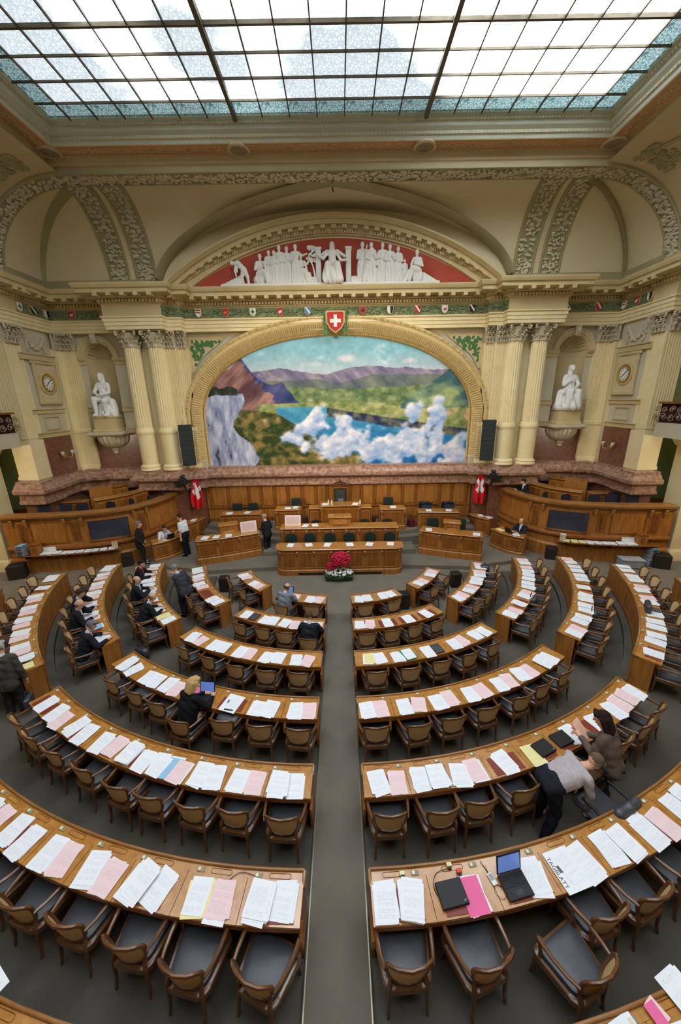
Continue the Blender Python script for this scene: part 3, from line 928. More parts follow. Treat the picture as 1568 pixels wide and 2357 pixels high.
MB().extr([(q[0].x, q[0].z) for q in tp], ((0, 17.52, 0), (1, 0, 0), (0, 0, 1), (0, -1, 0)), .1).build('red_field', redp, t, smooth=0)

# ---------------------------------------------------------------- painting, frame, emblem, spandrels
def superell(a, b, zc, n, y, ex=2.15, zbase=3.32):
    """outline: straight jambs from zbase to zc, then a flattened arch"""
    pts = [(-a, zbase), (-a, (zbase + zc) / 2)]
    for i in range(n + 1):
        th = math.pi * i / n
        c, s_ = math.cos(th), math.sin(th)
        pts.append((-a * abs(c) ** (2 / ex) * (1 if c > 0 else -1), zc + b * s_ ** (2 / ex)))
    return pts + [(a, (zbase + zc) / 2), (a, zbase)]
fr_o = thing('painting_frame', 'gilded stone frame moulding arching round the lake landscape mural', 'frame', (0, 17.5, 3.32))
ol = superell(6.06, 3.46, 5.6, 64, 0)
P3 = [Vector((x, 17.6, z)) for x, z in ol]
Ns = []
for i in range(len(P3)):
    tt = (P3[min(i + 1, len(P3) - 1)] - P3[max(i - 1, 0)]).normalized()
    Ns.append(Vector((-tt.z, 0, tt.x)))
Bs = [Vector((0, -1, 0))] * len(P3)
MB().sweep(P3, Ns, Bs, [(0, -.05), (0, .08), (.03, .12), (.08, .12), (.1, .16), (.2, .24), (.4, .34), (.5, .36), (.54, .32), (.6, .32), (.66, .36), (.74, .36), (.78, .28), (.8, -.05)], closed=True).build('moulding', gold_s, fr_o, smooth=.5)
rope, beads, gad = MB(), MB(), MB()
L = 0.
acc = [0.]
for a, b in zip(P3, P3[1:]):
    acc.append(acc[-1] + (b - a).length)
def at_len(d):
    for i in range(len(acc) - 1):
        if acc[i + 1] >= d:
            f = (d - acc[i]) / (acc[i + 1] - acc[i])
            return P3[i].lerp(P3[i + 1], f), Ns[i].lerp(Ns[i + 1], f).normalized()
    return P3[-1], Ns[-1]
d = .03
while d < acc[-1] - .03:
    q, N = at_len(d)
    c = q + N * .055 + Vector((0, -.13, 0))
    rope.ball(c, (.035, .03, .05), 6, 4)
    if int(d / .14) != int((d - .07) / .14):
        c = q + N * .7 + Vector((0, -.37, 0))
        beads.ball(c, .045, 6, 4)
    c0, c1 = q + N * .14 + Vector((0, -.2, 0)), q + N * .46 + Vector((0, -.38, 0))
    gad.tube([c0, (c0 + c1) / 2 + Vector((0, -.02, 0)), c1], [.02, .03, .02], 5)
    d += .09
for nm, q, mm in (('gilt_rope', rope, gold), ('bead_row', beads, gold_s), ('gadroon_row', gad, gold_s)):
    o = q.build(nm, mm, fr_o)
    o['kind'] = 'stuff'
for s in (1, -1):
    MB().box((s * 6.46, 17.42, 3.56), (.66, .3, .5), bev=.03).build('foot_block', cstone, fr_o)

# generic alpine lake landscape (a stand-in of the mural's size and colours), painted on a canvas grid
PR = np.random.RandomState(4)
LAT = PR.rand(8, 129, 129)
def vnoise(x, y, k=0):
    xi, yi = np.floor(x).astype(int), np.floor(y).astype(int)
    fx, fy = x - xi, y - yi
    fx, fy = fx * fx * (3 - 2 * fx), fy * fy * (3 - 2 * fy)
    L_ = LAT[k % 8]
    g_ = lambda i, j: L_[i % 128, j % 128]
    return (g_(xi, yi) * (1 - fx) + g_(xi + 1, yi) * fx) * (1 - fy) + (g_(xi, yi + 1) * (1 - fx) + g_(xi + 1, yi + 1) * fx) * fy
def fbm(x, y, k=0, o=5):
    r_, a_ = 0, .5
    for i in range(o):
        r_ = r_ + a_ * vnoise(x * 2 ** i + 17 * i, y * 2 ** i + 31 * i, k + i)
        a_ *= .5
    return r_ - .48
def paint_all(U, V):
    """U, V arrays 0..1 -> sRGB colours"""
    n2 = fbm(U * 40, V * 26, 1)
    n1 = fbm(U * 9, V * 7, 2)
    C_ = np.zeros(U.shape + (3,))
    def lay(mask, col_):
        C_[mask] = (col_ * np.ones(U.shape + (3,)))[mask] if col_.ndim < 3 else col_[mask]
    A = lambda *c: np.array(c, dtype=float)
    mixc = lambda c0, c1, k: c0 + (c1 - c0) * np.clip(k, 0, 1)[..., None]
    sky_ = mixc(A(206, 206, 212), A(140, 192, 204), (V - .70) / .2 + n1 * .3)
    lay(V > -1, sky_)
    def ridge(base, amp, f, k):
        return base + amp * fbm(U * f, U * 0 + k * 3.3, k) * 2
    facet = fbm(U * 30 + V * 12, V * 9, 5)
    h = ridge(.76, .06, 7, 3)
    lay(V < h, mixc(A(110, 104, 134), A(176, 160, 172), facet * 2.2 + .5))
    h = ridge(.70, .06, 6, 6)
    k = mixc(A(82, 98, 92), A(142, 150, 112), facet * 2 + .5)
    lay(V < h, mixc(A(108, 106, 138), A(0, 0, 0), U * 0) * .35 + k * .65)
    lay(V < ridge(.63, .03, 6, 1), mixc(A(92, 116, 78), A(150, 160, 108), n2 * 2.2 + .5))
    # brown massif on the left with a blue shadow side
    hl = .86 - .10 * np.abs(np.sin(U * 21)) - 1.18 * np.maximum(0, U - .15) + .05 * n1
    f3 = fbm(U * 34 - V * 16, V * 5, 4)
    warm = mixc(A(96, 66, 74), A(184, 138, 126), f3 * 2.4 + .42)
    cool = mixc(A(40, 52, 104), A(88, 92, 134), f3 * 2 + .5)
    lay((U < .44) & (V < hl), warm)
    lay((U < .44) & (V < hl) & (U - .16 - (.8 - V) * .42 + .05 * n2 > 0), cool)
    # valley floor, villages, right-hand slopes
    val = mixc(A(112, 134, 74), A(196, 186, 128), n2 * 2 + .45 + (U - .5) * .35)
    lay((V < .515 + .03 * n1) & (U > .2), val)
    hr = .50 + (U - .74) * 1.5 + .06 * n1
    lay((U > .74) & (V < hr) & (V > .46), mixc(A(74, 108, 110), A(168, 182, 120), n1 * 3.5 + n2 + .55))
    lay((U > .55) & (V < .5 - (U - .55) * .12) & (V > .27) & (n1 + n2 * .6 > .02), mixc(A(170, 118, 88), A(224, 184, 142), n2 * 2.5 + .5))
    # lake with the dark reflection of the far shore
    top = .485 - .34 * np.maximum(0, U - .44) + .012 * n1
    lay((V < top) & (U > .27), mixc(A(28, 104, 176), A(86, 164, 190), V * 2 + n2 * .5))
    lay((V < top) & (V > top - .07 - .05 * n1) & (U > .46), mixc(A(44, 56, 92), A(124, 122, 92), n2 * 2.4 + .35))
    # near slope and pale cliff
    sl = .60 - 1.10 * np.maximum(0, U - .12) + .05 * n1
    lay((V < np.minimum(sl, .50 - .2 * U)) & (U < .62), mixc(A(58, 74, 40), A(150, 126, 70), n2 * 2.6 + n1 + .42))
    ed = .15 + .05 * n1 + .03 * np.sin(V * 14) + (.25 - V) * .10
    f4 = fbm(U * 60, V * 9, 7)
    lay((U < ed) & (V < .62 + .10 * n2 - .6 * np.maximum(0, U - .09)), mixc(A(120, 130, 172), A(214, 216, 234), f4 * 2.2 + .52))
    lay((U < ed) & (V < .6) & (f4 + .6 * n1 < -.24), mixc(A(74, 72, 70), A(96, 92, 84), n2 + .5))
    lay((U < .13) & (V > .58 + .03 * n2) & (V < .64 + .05 * n2), A(48, 58, 44) + 0 * C_)
    # cumulus over the water: heaps of soft puffs, white above and blue below
    rs = np.random.RandomState(9)
    heaps = [(.40, .38, .03, .10, 16), (.37, .24, .05, .06, 10), (.47, .17, .09, .06, 22), (.52, .36, .035, .05, 12), (.56, .25, .05, .07, 16), (.66, .12, .10, .06, 24), (.76, .24, .07, .06, 18), (.83, .12, .12, .09, 30), (.885, .34, .03, .14, 20), (.80, .42, .05, .05, 12), (.95, .10, .08, .10, 20)]
    D_, G_, H_ = np.zeros(U.shape), np.zeros(U.shape), np.zeros(U.shape)
    for cx, cy, sx_, sy_, n in heaps:
        for _ in range(n):
            qx, qy, qr = cx + rs.randn() * sx_ * .6, cy + rs.randn() * sy_ * .6, .018 + .034 * rs.rand()
            du, dv = (U - qx) * 2.11, V - qy
            e_ = np.exp(-(du * du + dv * dv) / qr ** 2)
            D_ += e_
            G_ += e_ * dv / qr
            H_ += e_ * du / qr
    D2 = D_ + n1 * 1.2 + n2 * 1.1
    al = np.clip((D2 - .35) * 1.6, 0, 1)
    lit = np.clip(.5 + (G_ - .6 * H_) / (D_ + .15) * .5 + n2 * 1.2 + n1 * .5, 0, 1)
    cc = mixc(A(142, 176, 226), A(250, 243, 246), lit)
    C_[:] = C_ * (1 - al[..., None]) + cc * al[..., None]
    for cx, cy in ((.44, .80), (.53, .84), (.77, .82)):
        rad = np.sqrt(((U - cx) * 1.6) ** 2 + ((V - cy) * 2) ** 2) / .05 + n1 * 3
        al = np.clip(1.1 - rad, 0, 1)[..., None] * .8
        C_[:] = C_ * (1 - al) + A(236, 222, 216) * al
    return np.clip(C_ + (n2 * 26)[..., None], 8, 252)
t = thing('mural_painting', 'large arched mural of a mountain lake with clouds above the rostrum', 'painting', (0, 17.6, 3.32))
nu, nv = 420, 200
ex = 2.15
zz = 3.32 + (9.06 - 3.32) * np.arange(nv + 1) / nv
hw = np.where(zz < 5.6, 6.06, 6.06 * np.maximum(0, 1 - (np.maximum(0, zz - 5.6) / 3.46) ** ex) ** (1 / ex))
XX = hw[:, None] * (np.arange(nu + 1) / nu * 2 - 1)[None, :]
ZZ = np.repeat(zz[:, None], nu + 1, axis=1)
cc = paint_all((XX + 6.06) / 12.12, (ZZ - 3.32) / (9.06 - 3.32)) / 255
cc = np.where(cc <= .04045, cc / 12.92, ((cc + .055) / 1.055) ** 2.4)
cols = np.concatenate([cc, np.ones(cc.shape[:2] + (1,))], axis=2).reshape(-1, 4)
w_ = nu + 1
vs = np.stack([XX, np.full(XX.shape, -.03), ZZ - 3.32], axis=2).reshape(-1, 3)
fs = [(j * w_ + i, j * w_ + i + 1, (j + 1) * w_ + i + 1, (j + 1) * w_ + i) for j in range(nv) for i in range(nu)]
me = bpy.data.meshes.new('canvas')
me.from_pydata(vs.tolist(), [], fs)
ca = me.color_attributes.new('Col', 'FLOAT_COLOR', 'POINT')
ca.data.foreach_set('color', cols.astype(np.float32).ravel())
link('canvas', me, painted, t)

t = thing('cross_emblem', 'red shield with white cross at the crown of the mural frame', 'emblem', (0, 17.22, 9.55))
def pgon(cx, cz, pts):
    return [(cx + a, cz + b) for a, b in pts]
F0 = ((0, 0, 0), (1, 0, 0), (0, 0, 1), (0, -1, 0))
big = [(-.3, .34), (.3, .34), (.34, .3), (.33, -.02), (.2, -.24), (0, -.38), (-.2, -.24), (-.33, -.02), (-.34, .3)]
MB().extr([(a * 1.22, b * 1.18) for a, b in big], F0, .1).build('rim', gold_s, t, fix=False)
MB().extr(big, F0, .14).build('field', solid((196, 40, 34)), t, fix=False)
cr = [(-.07, .24), (.07, .24), (.07, .08), (.23, .08), (.23, -.06), (.07, -.06), (.07, -.22), (-.07, -.22), (-.07, -.06), (-.23, -.06), (-.23, .08), (-.07, .08)]
MB().extr(cr, F0, .165).build('cross', solid(WHT), t, fix=False)
rnd = random.Random(5)
lv = MB()
for s in (1, -1):
    for i in range(26):
        a = rnd.uniform(-.5, .35)
        lv.ball((s * (.36 + rnd.uniform(0, .12)), -.05, a), (.05, .03, .08), 5, 4)
lv.build('oak_leaves', leafg, t, fix=False)

def leaf_mb():
    q = MB()
    pts = [(0, 0), (.05, .04), (.03, .07), (.075, .1), (.05, .14), (.07, .18), (0, .26), (-.07, .18), (-.05, .14), (-.075, .1), (-.03, .07), (-.05, .04)]
    q.extr(pts, ((0, 0, 0), (1, 0, 0), (0, 0, 1), (0, -1, 0)), .02)
    return q.mesh('leaf', 0)
LEAF = leaf_mb()
for s in (1, -1):
    t = thing('spandrel_panel', 'triangular panel of green oak leaves beside the mural arch, %s' % SIDE[s], 'panel', (s * 5.6, 17.6, 8.2))
    tri = [(-.72, .8), (.75, .8), (.75, -.62), (.4, -.05), (.05, .26), (-.35, .52)]
    tri = [(s * a, b) for a, b in tri][::s]
    MB().extr([(a * 1.16 + s * .0, b * 1.12) for a, b in tri], F0, .03).build('border', gold_s, t, smooth=0, fix=False)
    MB().extr(tri, F0, .04).build('field', tan_p, t, smooth=0, fix=False)
    rnd = random.Random(9)
    def inside(a_, b_):
        n_, c_ = len(tri), False
        for i_ in range(n_):
            (xa, ya), (xb, yb) = tri[i_], tri[i_ - 1]
            if (ya > b_) != (yb > b_) and a_ < (xb - xa) * (b_ - ya) / (yb - ya) + xa:
                c_ = not c_
        return c_
    put = 0
    while put < 60:
        a, b = rnd.uniform(-.8, .8), rnd.uniform(-.7, .75)
        if inside(a, b) and inside(a + s * .06, b) and inside(a - s * .1, b + .02) and inside(a, b + .08):
            o = link('leaf', LEAF, leafg, t, (a, -.045, b - .06), (0, rnd.uniform(-1.4, 1.4), 0))
            o.scale = (.8, 1, .62)
            put += 1

# ---------------------------------------------------------------- vault over the chancel bay
Z0, ZT = 11.0, 13.66
KC = .946
def zc(z):
    return 6.46 + (z - 6.46) * KC
XS, DS = 12.05, 3.1                        # side coves
YF, DF = 17.5, 1.94                        # front cove
def cove(d, D):
    k = max(0., min(1., d / D))
    return math.sqrt(max(0., 1 - (1 - k) ** 2))
def lunette(x):
    return Z0 + (ZT - Z0) * math.sqrt(max(0, 1 - (x / 7.3) ** 2)) if abs(x) < 7.3 else 0
def vault(x, y):
    k = min(cove(XS - abs(x), DS), cove(YF - y, DF))
    return max(Z0 + (ZT - Z0) * k, lunette(x))
p = MB()
nx, ny = 300, 60
p.grid(nx, ny, lambda u, v: (-XS + 2 * XS * u, 15.5 + (YF + .1 - 15.5) * v, vault(-XS + 2 * XS * u, 15.5 + (YF + .1 - 15.5) * v)))
p.f = [f[::-1] for f in p.f]
ceil = struct(p.build('ceiling', cream, smooth=1.2))
MB().box((0, 17.75, 12.4), (26.8, .4, 4)).build('vault_back', cream, ceil, smooth=0)
for s in (1, -1):
    MB().box((s * 9.9, 17.4, 11.08), (4.6, .1, .34)).build('base_band', rib_m, ceil, smooth=0)
    MB().box((s * 11.98, 16.4, 11.08), (.1, 2.0, .34)).build('base_band', rib_m, ceil, smooth=0)
def side_prof(n=22):
    return [(XS - DS * (i / n), Z0 + (ZT - Z0) * cove(DS * i / n, DS)) for i in range(n + 1)]
for s in (1, -1):                           # barrel coves over the sides
    pr = side_prof()
    p = MB()
    vs = [(s * x, y, z) for y in (-6.2, 15.56) for x, z in pr]
    k = len(pr)
    p.add(vs, [(i, i + 1, k + i + 1, k + i) for i in range(k - 1)])
    p.build('side_cove', tan_p, ceil, smooth=1.2)
    MB().box((s * 13.5, 4.6, 11.0), (3.1, 21.6, .3)).build('side_beam', sstone, ceil, smooth=0)
# the wreathed basket arch: a broad band on the vault, with raised edges and leaf relief
def band_strip(path, Ns, Bs, w_, name, seed, parent=ceil, amp=.05, edge=.09):
    """path on the surface, N toward the room, B across the band (width w_)"""
    rnd = random.Random(seed)
    MB().sweep(path, Ns, Bs, [(-.08, -w_ / 2), (.05, -w_ / 2), (.07, -w_ / 2 + edge * .5), (.05, -w_ / 2 + edge), (.015, -w_ / 2 + edge), (.015, w_ / 2 - edge),
                              (.05, w_ / 2 - edge), (.07, w_ / 2 - edge * .5), (.05, w_ / 2), (-.08, w_ / 2)]).build(name + '_edge', rib_m, parent, smooth=.6)
    q = MB()
    path, Ns, Bs = [Vector(a) for a in path], [Vector(a) for a in Ns], [Vector(a) for a in Bs]
    ww = w_ - 2 * edge - .06
    for i in range(len(path) - 1):
        L_ = (path[i + 1] - path[i]).length
        n_ = max(1, int(L_ / .085))
        T = (path[i + 1] - path[i]).normalized()
        for j in range(n_):
            f = (j + .5) / n_
            c, N, B = path[i].lerp(path[i + 1], f), Ns[i].lerp(Ns[i + 1], f), Bs[i].lerp(Bs[i + 1], f)
            for _ in range(max(3, int(ww / .075))):
                b = rnd.uniform(-ww / 2, ww / 2)
                h = rnd.uniform(.6, 1)
                cc = c + B * b + N * (.02 + amp * .4 * h) + T * rnd.uniform(-.05, .05)
                e = rnd.uniform(.05, .085)
                q.ball(cc, (e, e, e * .8), 5, 3)
    o = q.build(name + '_relief', mat('wreath_plaster', (216, 206, 178), .75, .08, 4), parent)
    o['kind'] = 'stuff'
arch = [(s_x, z) for s_x, z in [(-x, z) for x, z in side_prof(20)]]
full = arch + [(x, ZT) for x in np.linspace(-8.6, 8.6, 37)] + [(-x, z) for x, z in arch[::-1]]
pth = [Vector((x, 15.16, z - .03)) for x, z in full]
Ns = []
for i in range(len(pth)):
    tt = (pth[min(i + 1, len(pth) - 1)] - pth[max(i - 1, 0)]).normalized()
    Ns.append(Vector((tt.z, 0, -tt.x)))
band_strip(pth, Ns, [Vector((0, 1, 0))] * len(pth), .74, 'wreath_arch', 1)
for s in (1, -1):                           # twin wreathed ribs down to the entablature, groin and corner ribs
    for xi in (7.75, 8.85):
        pth = [Vector((s * xi, y, vault(8.8, y) - .02)) for y in [YF - DF * (i / 22) ** 2 for i in range(23)]]
        Ns = []
        for i in range(len(pth)):
            tt = (pth[min(i + 1, len(pth) - 1)] - pth[max(i - 1, 0)]).normalized()
            Ns.append(Vector((0, -tt.z, tt.y)))
        band_strip(pth, Ns, [Vector((1, 0, 0))] * len(pth), .86, 'wreath_rib', 3 + int(xi))
    q = MB()
    q.tube([(s * x, y, vault(s * x, y) - .01) for x, y in [(XS - DS * t, YF - DF * t) for t in [(i / 24) ** 2 for i in range(25)]]], .23, 6, flat=.4)
    q.build('corner_rib', rib_m, ceil)
    # groin between the lunette and the cove: found where both heights agree
    gp = [(s * x, YF - DF * (1 - x / 7.3), lunette(x) - .02) for x in [7.25 * (1 - i / 40) for i in range(41)]]
    MB().tube(gp, .3, 6, flat=.35).build('groin_rib', rib_m, ceil)
MB().tube([(q[0].x, 17.35, q[0].z + .12) for q in ap], .1, 6).build('lunette_edge', rib_m, ceil)
MB().tube([(0, 15.75, 13.66), (0, 15.75, 13.46), (.05, 15.75, 13.41)], .02, 5).build('ceiling_hook', blackm, ceil)
# corner cartouches on the side coves
for s in (1, -1):
    p = MB()
    rnd = random.Random(21)
    for i in range(60):
        d_ = rnd.uniform(.5, 1.5)
        y = 14.4 - rnd.uniform(0, .7)
        z = Z0 + (ZT - Z0) * cove(d_ + .9, DS)
        p.ball((s * (XS - d_ - .9), y, z - .02), (.09, .09, .06), 6, 4)
    p.tube([(s * (XS - 2.4 + .5 * i / 8), 14.5 - .2 * i, Z0 + (ZT - Z0) * cove(2.4 - .5 * i / 8, DS) - .02) for i in range(9)], .06, 6)
    p.build('cartouche_relief', rib_m, ceil)

# ---------------------------------------------------------------- flat soffit and mouldings round the glass ceiling
GX, GY0, GY1 = 8.79 * KC, -2.2, 14.69 * KC
rect = [(-GX, GY0), (-GX, GY1), (GX, GY1), (GX, GY0)]
def ring(prof, name, m_, sm=.5):
    return MB().plan(rect, [(-o_ * KC, zc(z)) for o_, z in prof], loop=True).build(name, m_, ceil, smooth=sm)
light_m = mat('pale_green_plaster', (206, 208, 190), .7, .05, 2)
ring([(-.04, 15.0), (-.04, 14.93), (.02, 14.9), (.06, 14.86), (.06, 14.82), (.1, 14.8), (.12, 14.7), (.2, 14.66), (.24, 14.64), (.24, 14.56), (.3, 14.54), (.34, 14.46)], 'skylight_moulding', light_m)
ring([(.34, 14.46), (.37, 14.44), (.4, 14.46), (.43, 14.47), (.9, 14.47), (.93, 14.45), (.96, 14.44)], 'soffit_frame', tan_p)
ring([(.44, 14.462), (.89, 14.462)], 'orange_frieze', frz, 0)
ring([(.96, 14.44), (.97, 14.36), (1.0, 14.34), (1.01, 14.25), (1.05, 14.22), (1.06, 14.13), (1.1, 14.1), (1.12, 14.07), (1.3, 14.07)], 'cornice_moulding', tan_p)
MB().box((0, 15.36, 13.86), (19.2, .8, .3)).build('ceiling_strip', tan_p, ceil, smooth=0)
for s in (1, -1):
    MB().box((s * 9.66, 4.6, 13.86), (.6, 22, .3)).build('ceiling_strip', tan_p, ceil, smooth=0)
MB().box((0, -4.3, 13.96), (19.2, 4.0, .3)).build('ceiling_strip', tan_p, ceil, smooth=0)
dn, lat = MB(), MB()
for o_, z, e, st in ((.04, 14.82, .05, .1), (.24, 14.58, .06, .12), (1.0, 14.29, .05, .1)):
    for sd in range(4):
        horiz = sd in (1,)
        n_ = int((2 * GX) / st) if sd == 1 else int(7.5 / st)
        for i in range(n_):
            if sd == 1:
                c = (-GX - o_ + (2 * GX + 2 * o_) * (i + .5) / n_, GY1 + o_ + .0, z)
            elif sd == 0:
                c = (-GX - o_, GY1 - st * i, z)
            elif sd == 2:
                c = (GX + o_, GY1 - st * i, z)
            else:
                continue
            dn.box((c[0], c[1], zc(c[2])), (e, e, e))
o = dn.build('bead_moulding', tan_p, ceil, smooth=0)
o['kind'] = 'stuff'
for sd in range(3):                         # interlace relief on the orange frieze
    n_ = 90 if sd == 1 else 50
    for i in range(n_):
        for k in (-1, 1):
            a = k * .7
            if sd == 1:
                c = (-GX - .5 + (2 * GX + 1.0) * (i + .5) / n_, GY1 + .63)
                lat.box((c[0], c[1], zc(14.455)), (.26, .035, .02), a)
            else:
                c = ((-GX - .63) * (1 if sd == 0 else -1), GY1 + .3 - .195 * i)
                lat.box((c[0], c[1], zc(14.455)), (.26, .035, .02), a)
o = lat.build('interlace_relief', tan_p, ceil, smooth=0)
o['kind'] = 'stuff'
for i, (x, y) in enumerate(((-8.9, 14.5), (-2.94, 14.53), (2.95, 14.53), (8.9, 14.5))):
    t = thing('ceiling_grille', 'round vent grille in the ceiling frieze, %s from the left' % ORD[i + 1], 'grille', (x, y, zc(14.44)))
    MB().lathe([(.36, .03), (.36, -.02), (.32, -.04), (.28, -.04), (.26, -.01), (.26, .03)], n=28).build('ring', tan_p, t, fix=False)
    MB().lathe([(.0, 0), (.27, 0), (.27, .02), (0, .02)], n=24).build('disc', mat('grille_dark', (88, 78, 66), .8), t, fix=False)
    q = MB()
    for k in range(-5, 6):
        l = 2 * math.sqrt(max(0, .26 ** 2 - (k * .05) ** 2))
        q.box((k * .05, 0, -.005), (.012, l, .012))
        q.box((0, k * .05, -.005), (l, .012, .012))
    q.build('mesh_bars', tan_p, t, smooth=0, fix=False)

# ---------------------------------------------------------------- glass ceiling
def glass(name, tint, lo, pattern):
    M = bpy.data.materials.new(name)
    M.use_nodes = True
    nt = M.node_tree
    nt.nodes.remove(nt.nodes['Principled BSDF'])
    out = nt.nodes['Material Output']
    tr_ = nt.nodes.new('ShaderNodeBsdfTransparent')
    df = nt.nodes.new('ShaderNodeBsdfDiffuse')
    df.inputs[0].default_value = (.6, .66, .66, 1)
    ms = nt.nodes.new('ShaderNodeMixShader')
    ms.inputs[0].default_value = .06
    tc = nt.nodes.new('ShaderNodeTexCoord')
    nz = nt.nodes.new('ShaderNodeTexNoise')
    geo = nt.nodes.new('ShaderNodeNewGeometry')
    nz.inputs['Scale'].default_value = .2
    nz.inputs['Detail'].default_value = 3
    nt.links.new(geo.outputs['Position'], nz.inputs['Vector'])
    vo = nt.nodes.new('ShaderNodeTexVoronoi')
    vo.feature = 'DISTANCE_TO_EDGE'
    vo.inputs['Scale'].default_value = 11 if not pattern else 12
    nt.links.new(tc.outputs['Object'], vo.inputs['Vector'])
    r1 = nt.nodes.new('ShaderNodeValToRGB')
    r1.color_ramp.elements[0].position, r1.color_ramp.elements[1].position = (.45, .58)
    r1.color_ramp.elements[0].color = (*[lo * q for q in tint], 1)
    r1.color_ramp.elements[1].color = (*tint, 1)
    nt.links.new(nz.outputs[0], r1.inputs[0])
    r2 = nt.nodes.new('ShaderNodeValToRGB')
    r2.color_ramp.elements[0].position, r2.color_ramp.elements[1].position = (.02, .07) if pattern else (.02, .16)
    r2.color_ramp.elements[0].color = (.3, .36, .37, 1) if pattern else (.8, .82, .84, 1)
    r2.color_ramp.elements[1].color = (1, 1, 1, 1)
    nt.links.new(vo.outputs['Distance'], r2.inputs[0])
    mx = nt.nodes.new('ShaderNodeMix')
    mx.data_type = 'RGBA'
    mx.blend_type = 'MULTIPLY'
    mx.inputs[0].default_value = 1
    nt.links.new(r1.outputs[0], mx.inputs[6])
    nt.links.new(r2.outputs[0], mx.inputs[7])
    nt.links.new(mx.outputs[2], tr_.inputs[0])
    nt.links.new(tr_.outputs[0], ms.inputs[1])
    nt.links.new(df.outputs[0], ms.inputs[2])
    nt.links.new(ms.outputs[0], out.inputs[0])
    return M
G_MAIN = glass('frosted_glass', (.95, .97, .98), .31, False)
G_EDGE = glass('teal_stained_glass', (.215, .255, .255), .75, True)
sky = bpy.data.objects.new('window_1', None)
COL.objects.link(sky)
SZ = zc(14.96)
sky.location = (0, 8.0, SZ)
struct(sky)
PW, PD, PB = 6.0 / 7 * KC, .785 * KC, .65 * KC
MX = 3 * KC
cols_ = [-MX - PW * i for i in range(6, 0, -1)] + [-MX + PW * i for i in range(7)] + [MX + PW * i for i in range(0, 7)]
cols_ = sorted(set(round(c, 4) for c in cols_))
rows_ = [14.04 * KC - PD * i for i in range(21)]
PM = MB().box((0, 0, 0), (PW - .03, PD - .03, .012)).mesh('glass_pane', 0)
PE = MB().box((0, 0, 0), (PW - .03, PB - .03, .012)).mesh('border_pane', 0)
PS = MB().box((0, 0, 0), (PB - .03, PD - .03, .012)).mesh('border_pane', 0)
PC = MB().box((0, 0, 0), (PB - .03, PB - .03, .012)).mesh('border_pane', 0)
rest = MB()
for i, (a, b) in enumerate(zip(cols_, cols_[1:])):
    for j in range(20):
        c = ((a + b) / 2, rows_[j] - PD / 2, SZ)
        if j < 10:
            link('glass_pane', PM, G_MAIN, sky, Vector(c) - sky.location)
        else:
            rest.box(c, (PW - .03, PD - .03, .012))
    link('border_pane', PE, G_EDGE, sky, Vector(((a + b) / 2, 14.365 * KC, SZ)) - sky.location)
    rest.box(((a + b) / 2, rows_[-1] - PB / 2, SZ), (PW - .03, PB, .012))
o = rest.build('rear_panes', G_MAIN, sky, smooth=0)
o['kind'] = 'stuff'
rest2 = MB()
for s in (1, -1):
    for j in range(10):
        link('border_pane', PS, G_EDGE, sky, Vector((s * 8.467 * KC, rows_[j] - PD / 2, SZ)) - sky.location)
    rest2.box((s * 8.467 * KC, rows_[10] - PD * 5, SZ), (PB - .03, PD * 10, .012))
    link('border_pane', PC, G_EDGE, sky, Vector((s * 8.467 * KC, 14.365 * KC, SZ)) - sky.location)
o = rest2.build('rear_border_panes', G_EDGE, sky, smooth=0)
o['kind'] = 'stuff'
bar_m = mat('bronze_bar', (96, 84, 64), .5, .1, 4, metal=.2)
for c in cols_:
    big_ = abs(abs(c) - MX) < .01
    p = MB().box((c, 5.9, SZ - .03 if not big_ else SZ - .06), (.032 if not big_ else .11, 16.2, .05 if not big_ else .14))
    p.build('glazing_bar', bar_m, sky, smooth=0)
for j, y in enumerate(rows_):
    big_ = j % 3 == 0 and j > 0
    p = MB().box((0, y, SZ - .025), (16.6, .03 if not big_ else .06, .05 if not big_ else .08))
    p.build('glazing_bar', bar_m, sky, smooth=0)

# ================================================================ SEATING
def place(k, phi, s, off):
    """world point at radius R_k + off, angle phi, and the heading that faces the rostrum"""
    x, y = pol(RR[k] + off, phi, s)
    return x, y, R(s * phi)
def arcbox(mb, r0_, r1_, a0, a1, z0, z1, s, n=None):
    n = n or max(1, int(abs(a1 - a0) / 2.5))
    vs, fs = [], []
    for i in range(n + 1):
        ph = a0 + (a1 - a0) * i / n
        for rr, z in ((r0_, z0), (r1_, z0), (r1_, z1), (r0_, z1)):
            x, y = pol(rr, ph, s)
            vs.append((x, y, z))
    for i in range(n):
        for q in range(4):
            q2 = (q + 1) % 4
            f = (i * 4 + q, i * 4 + q2, (i + 1) * 4 + q2, (i + 1) * 4 + q)
            fs.append(f[::-1] if s > 0 else f)
    fs += [(0, 1, 2, 3)[::-s], tuple(n * 4 + q for q in (0, 1, 2, 3))[::s]]
    mb.add(vs, fs)
    return mb

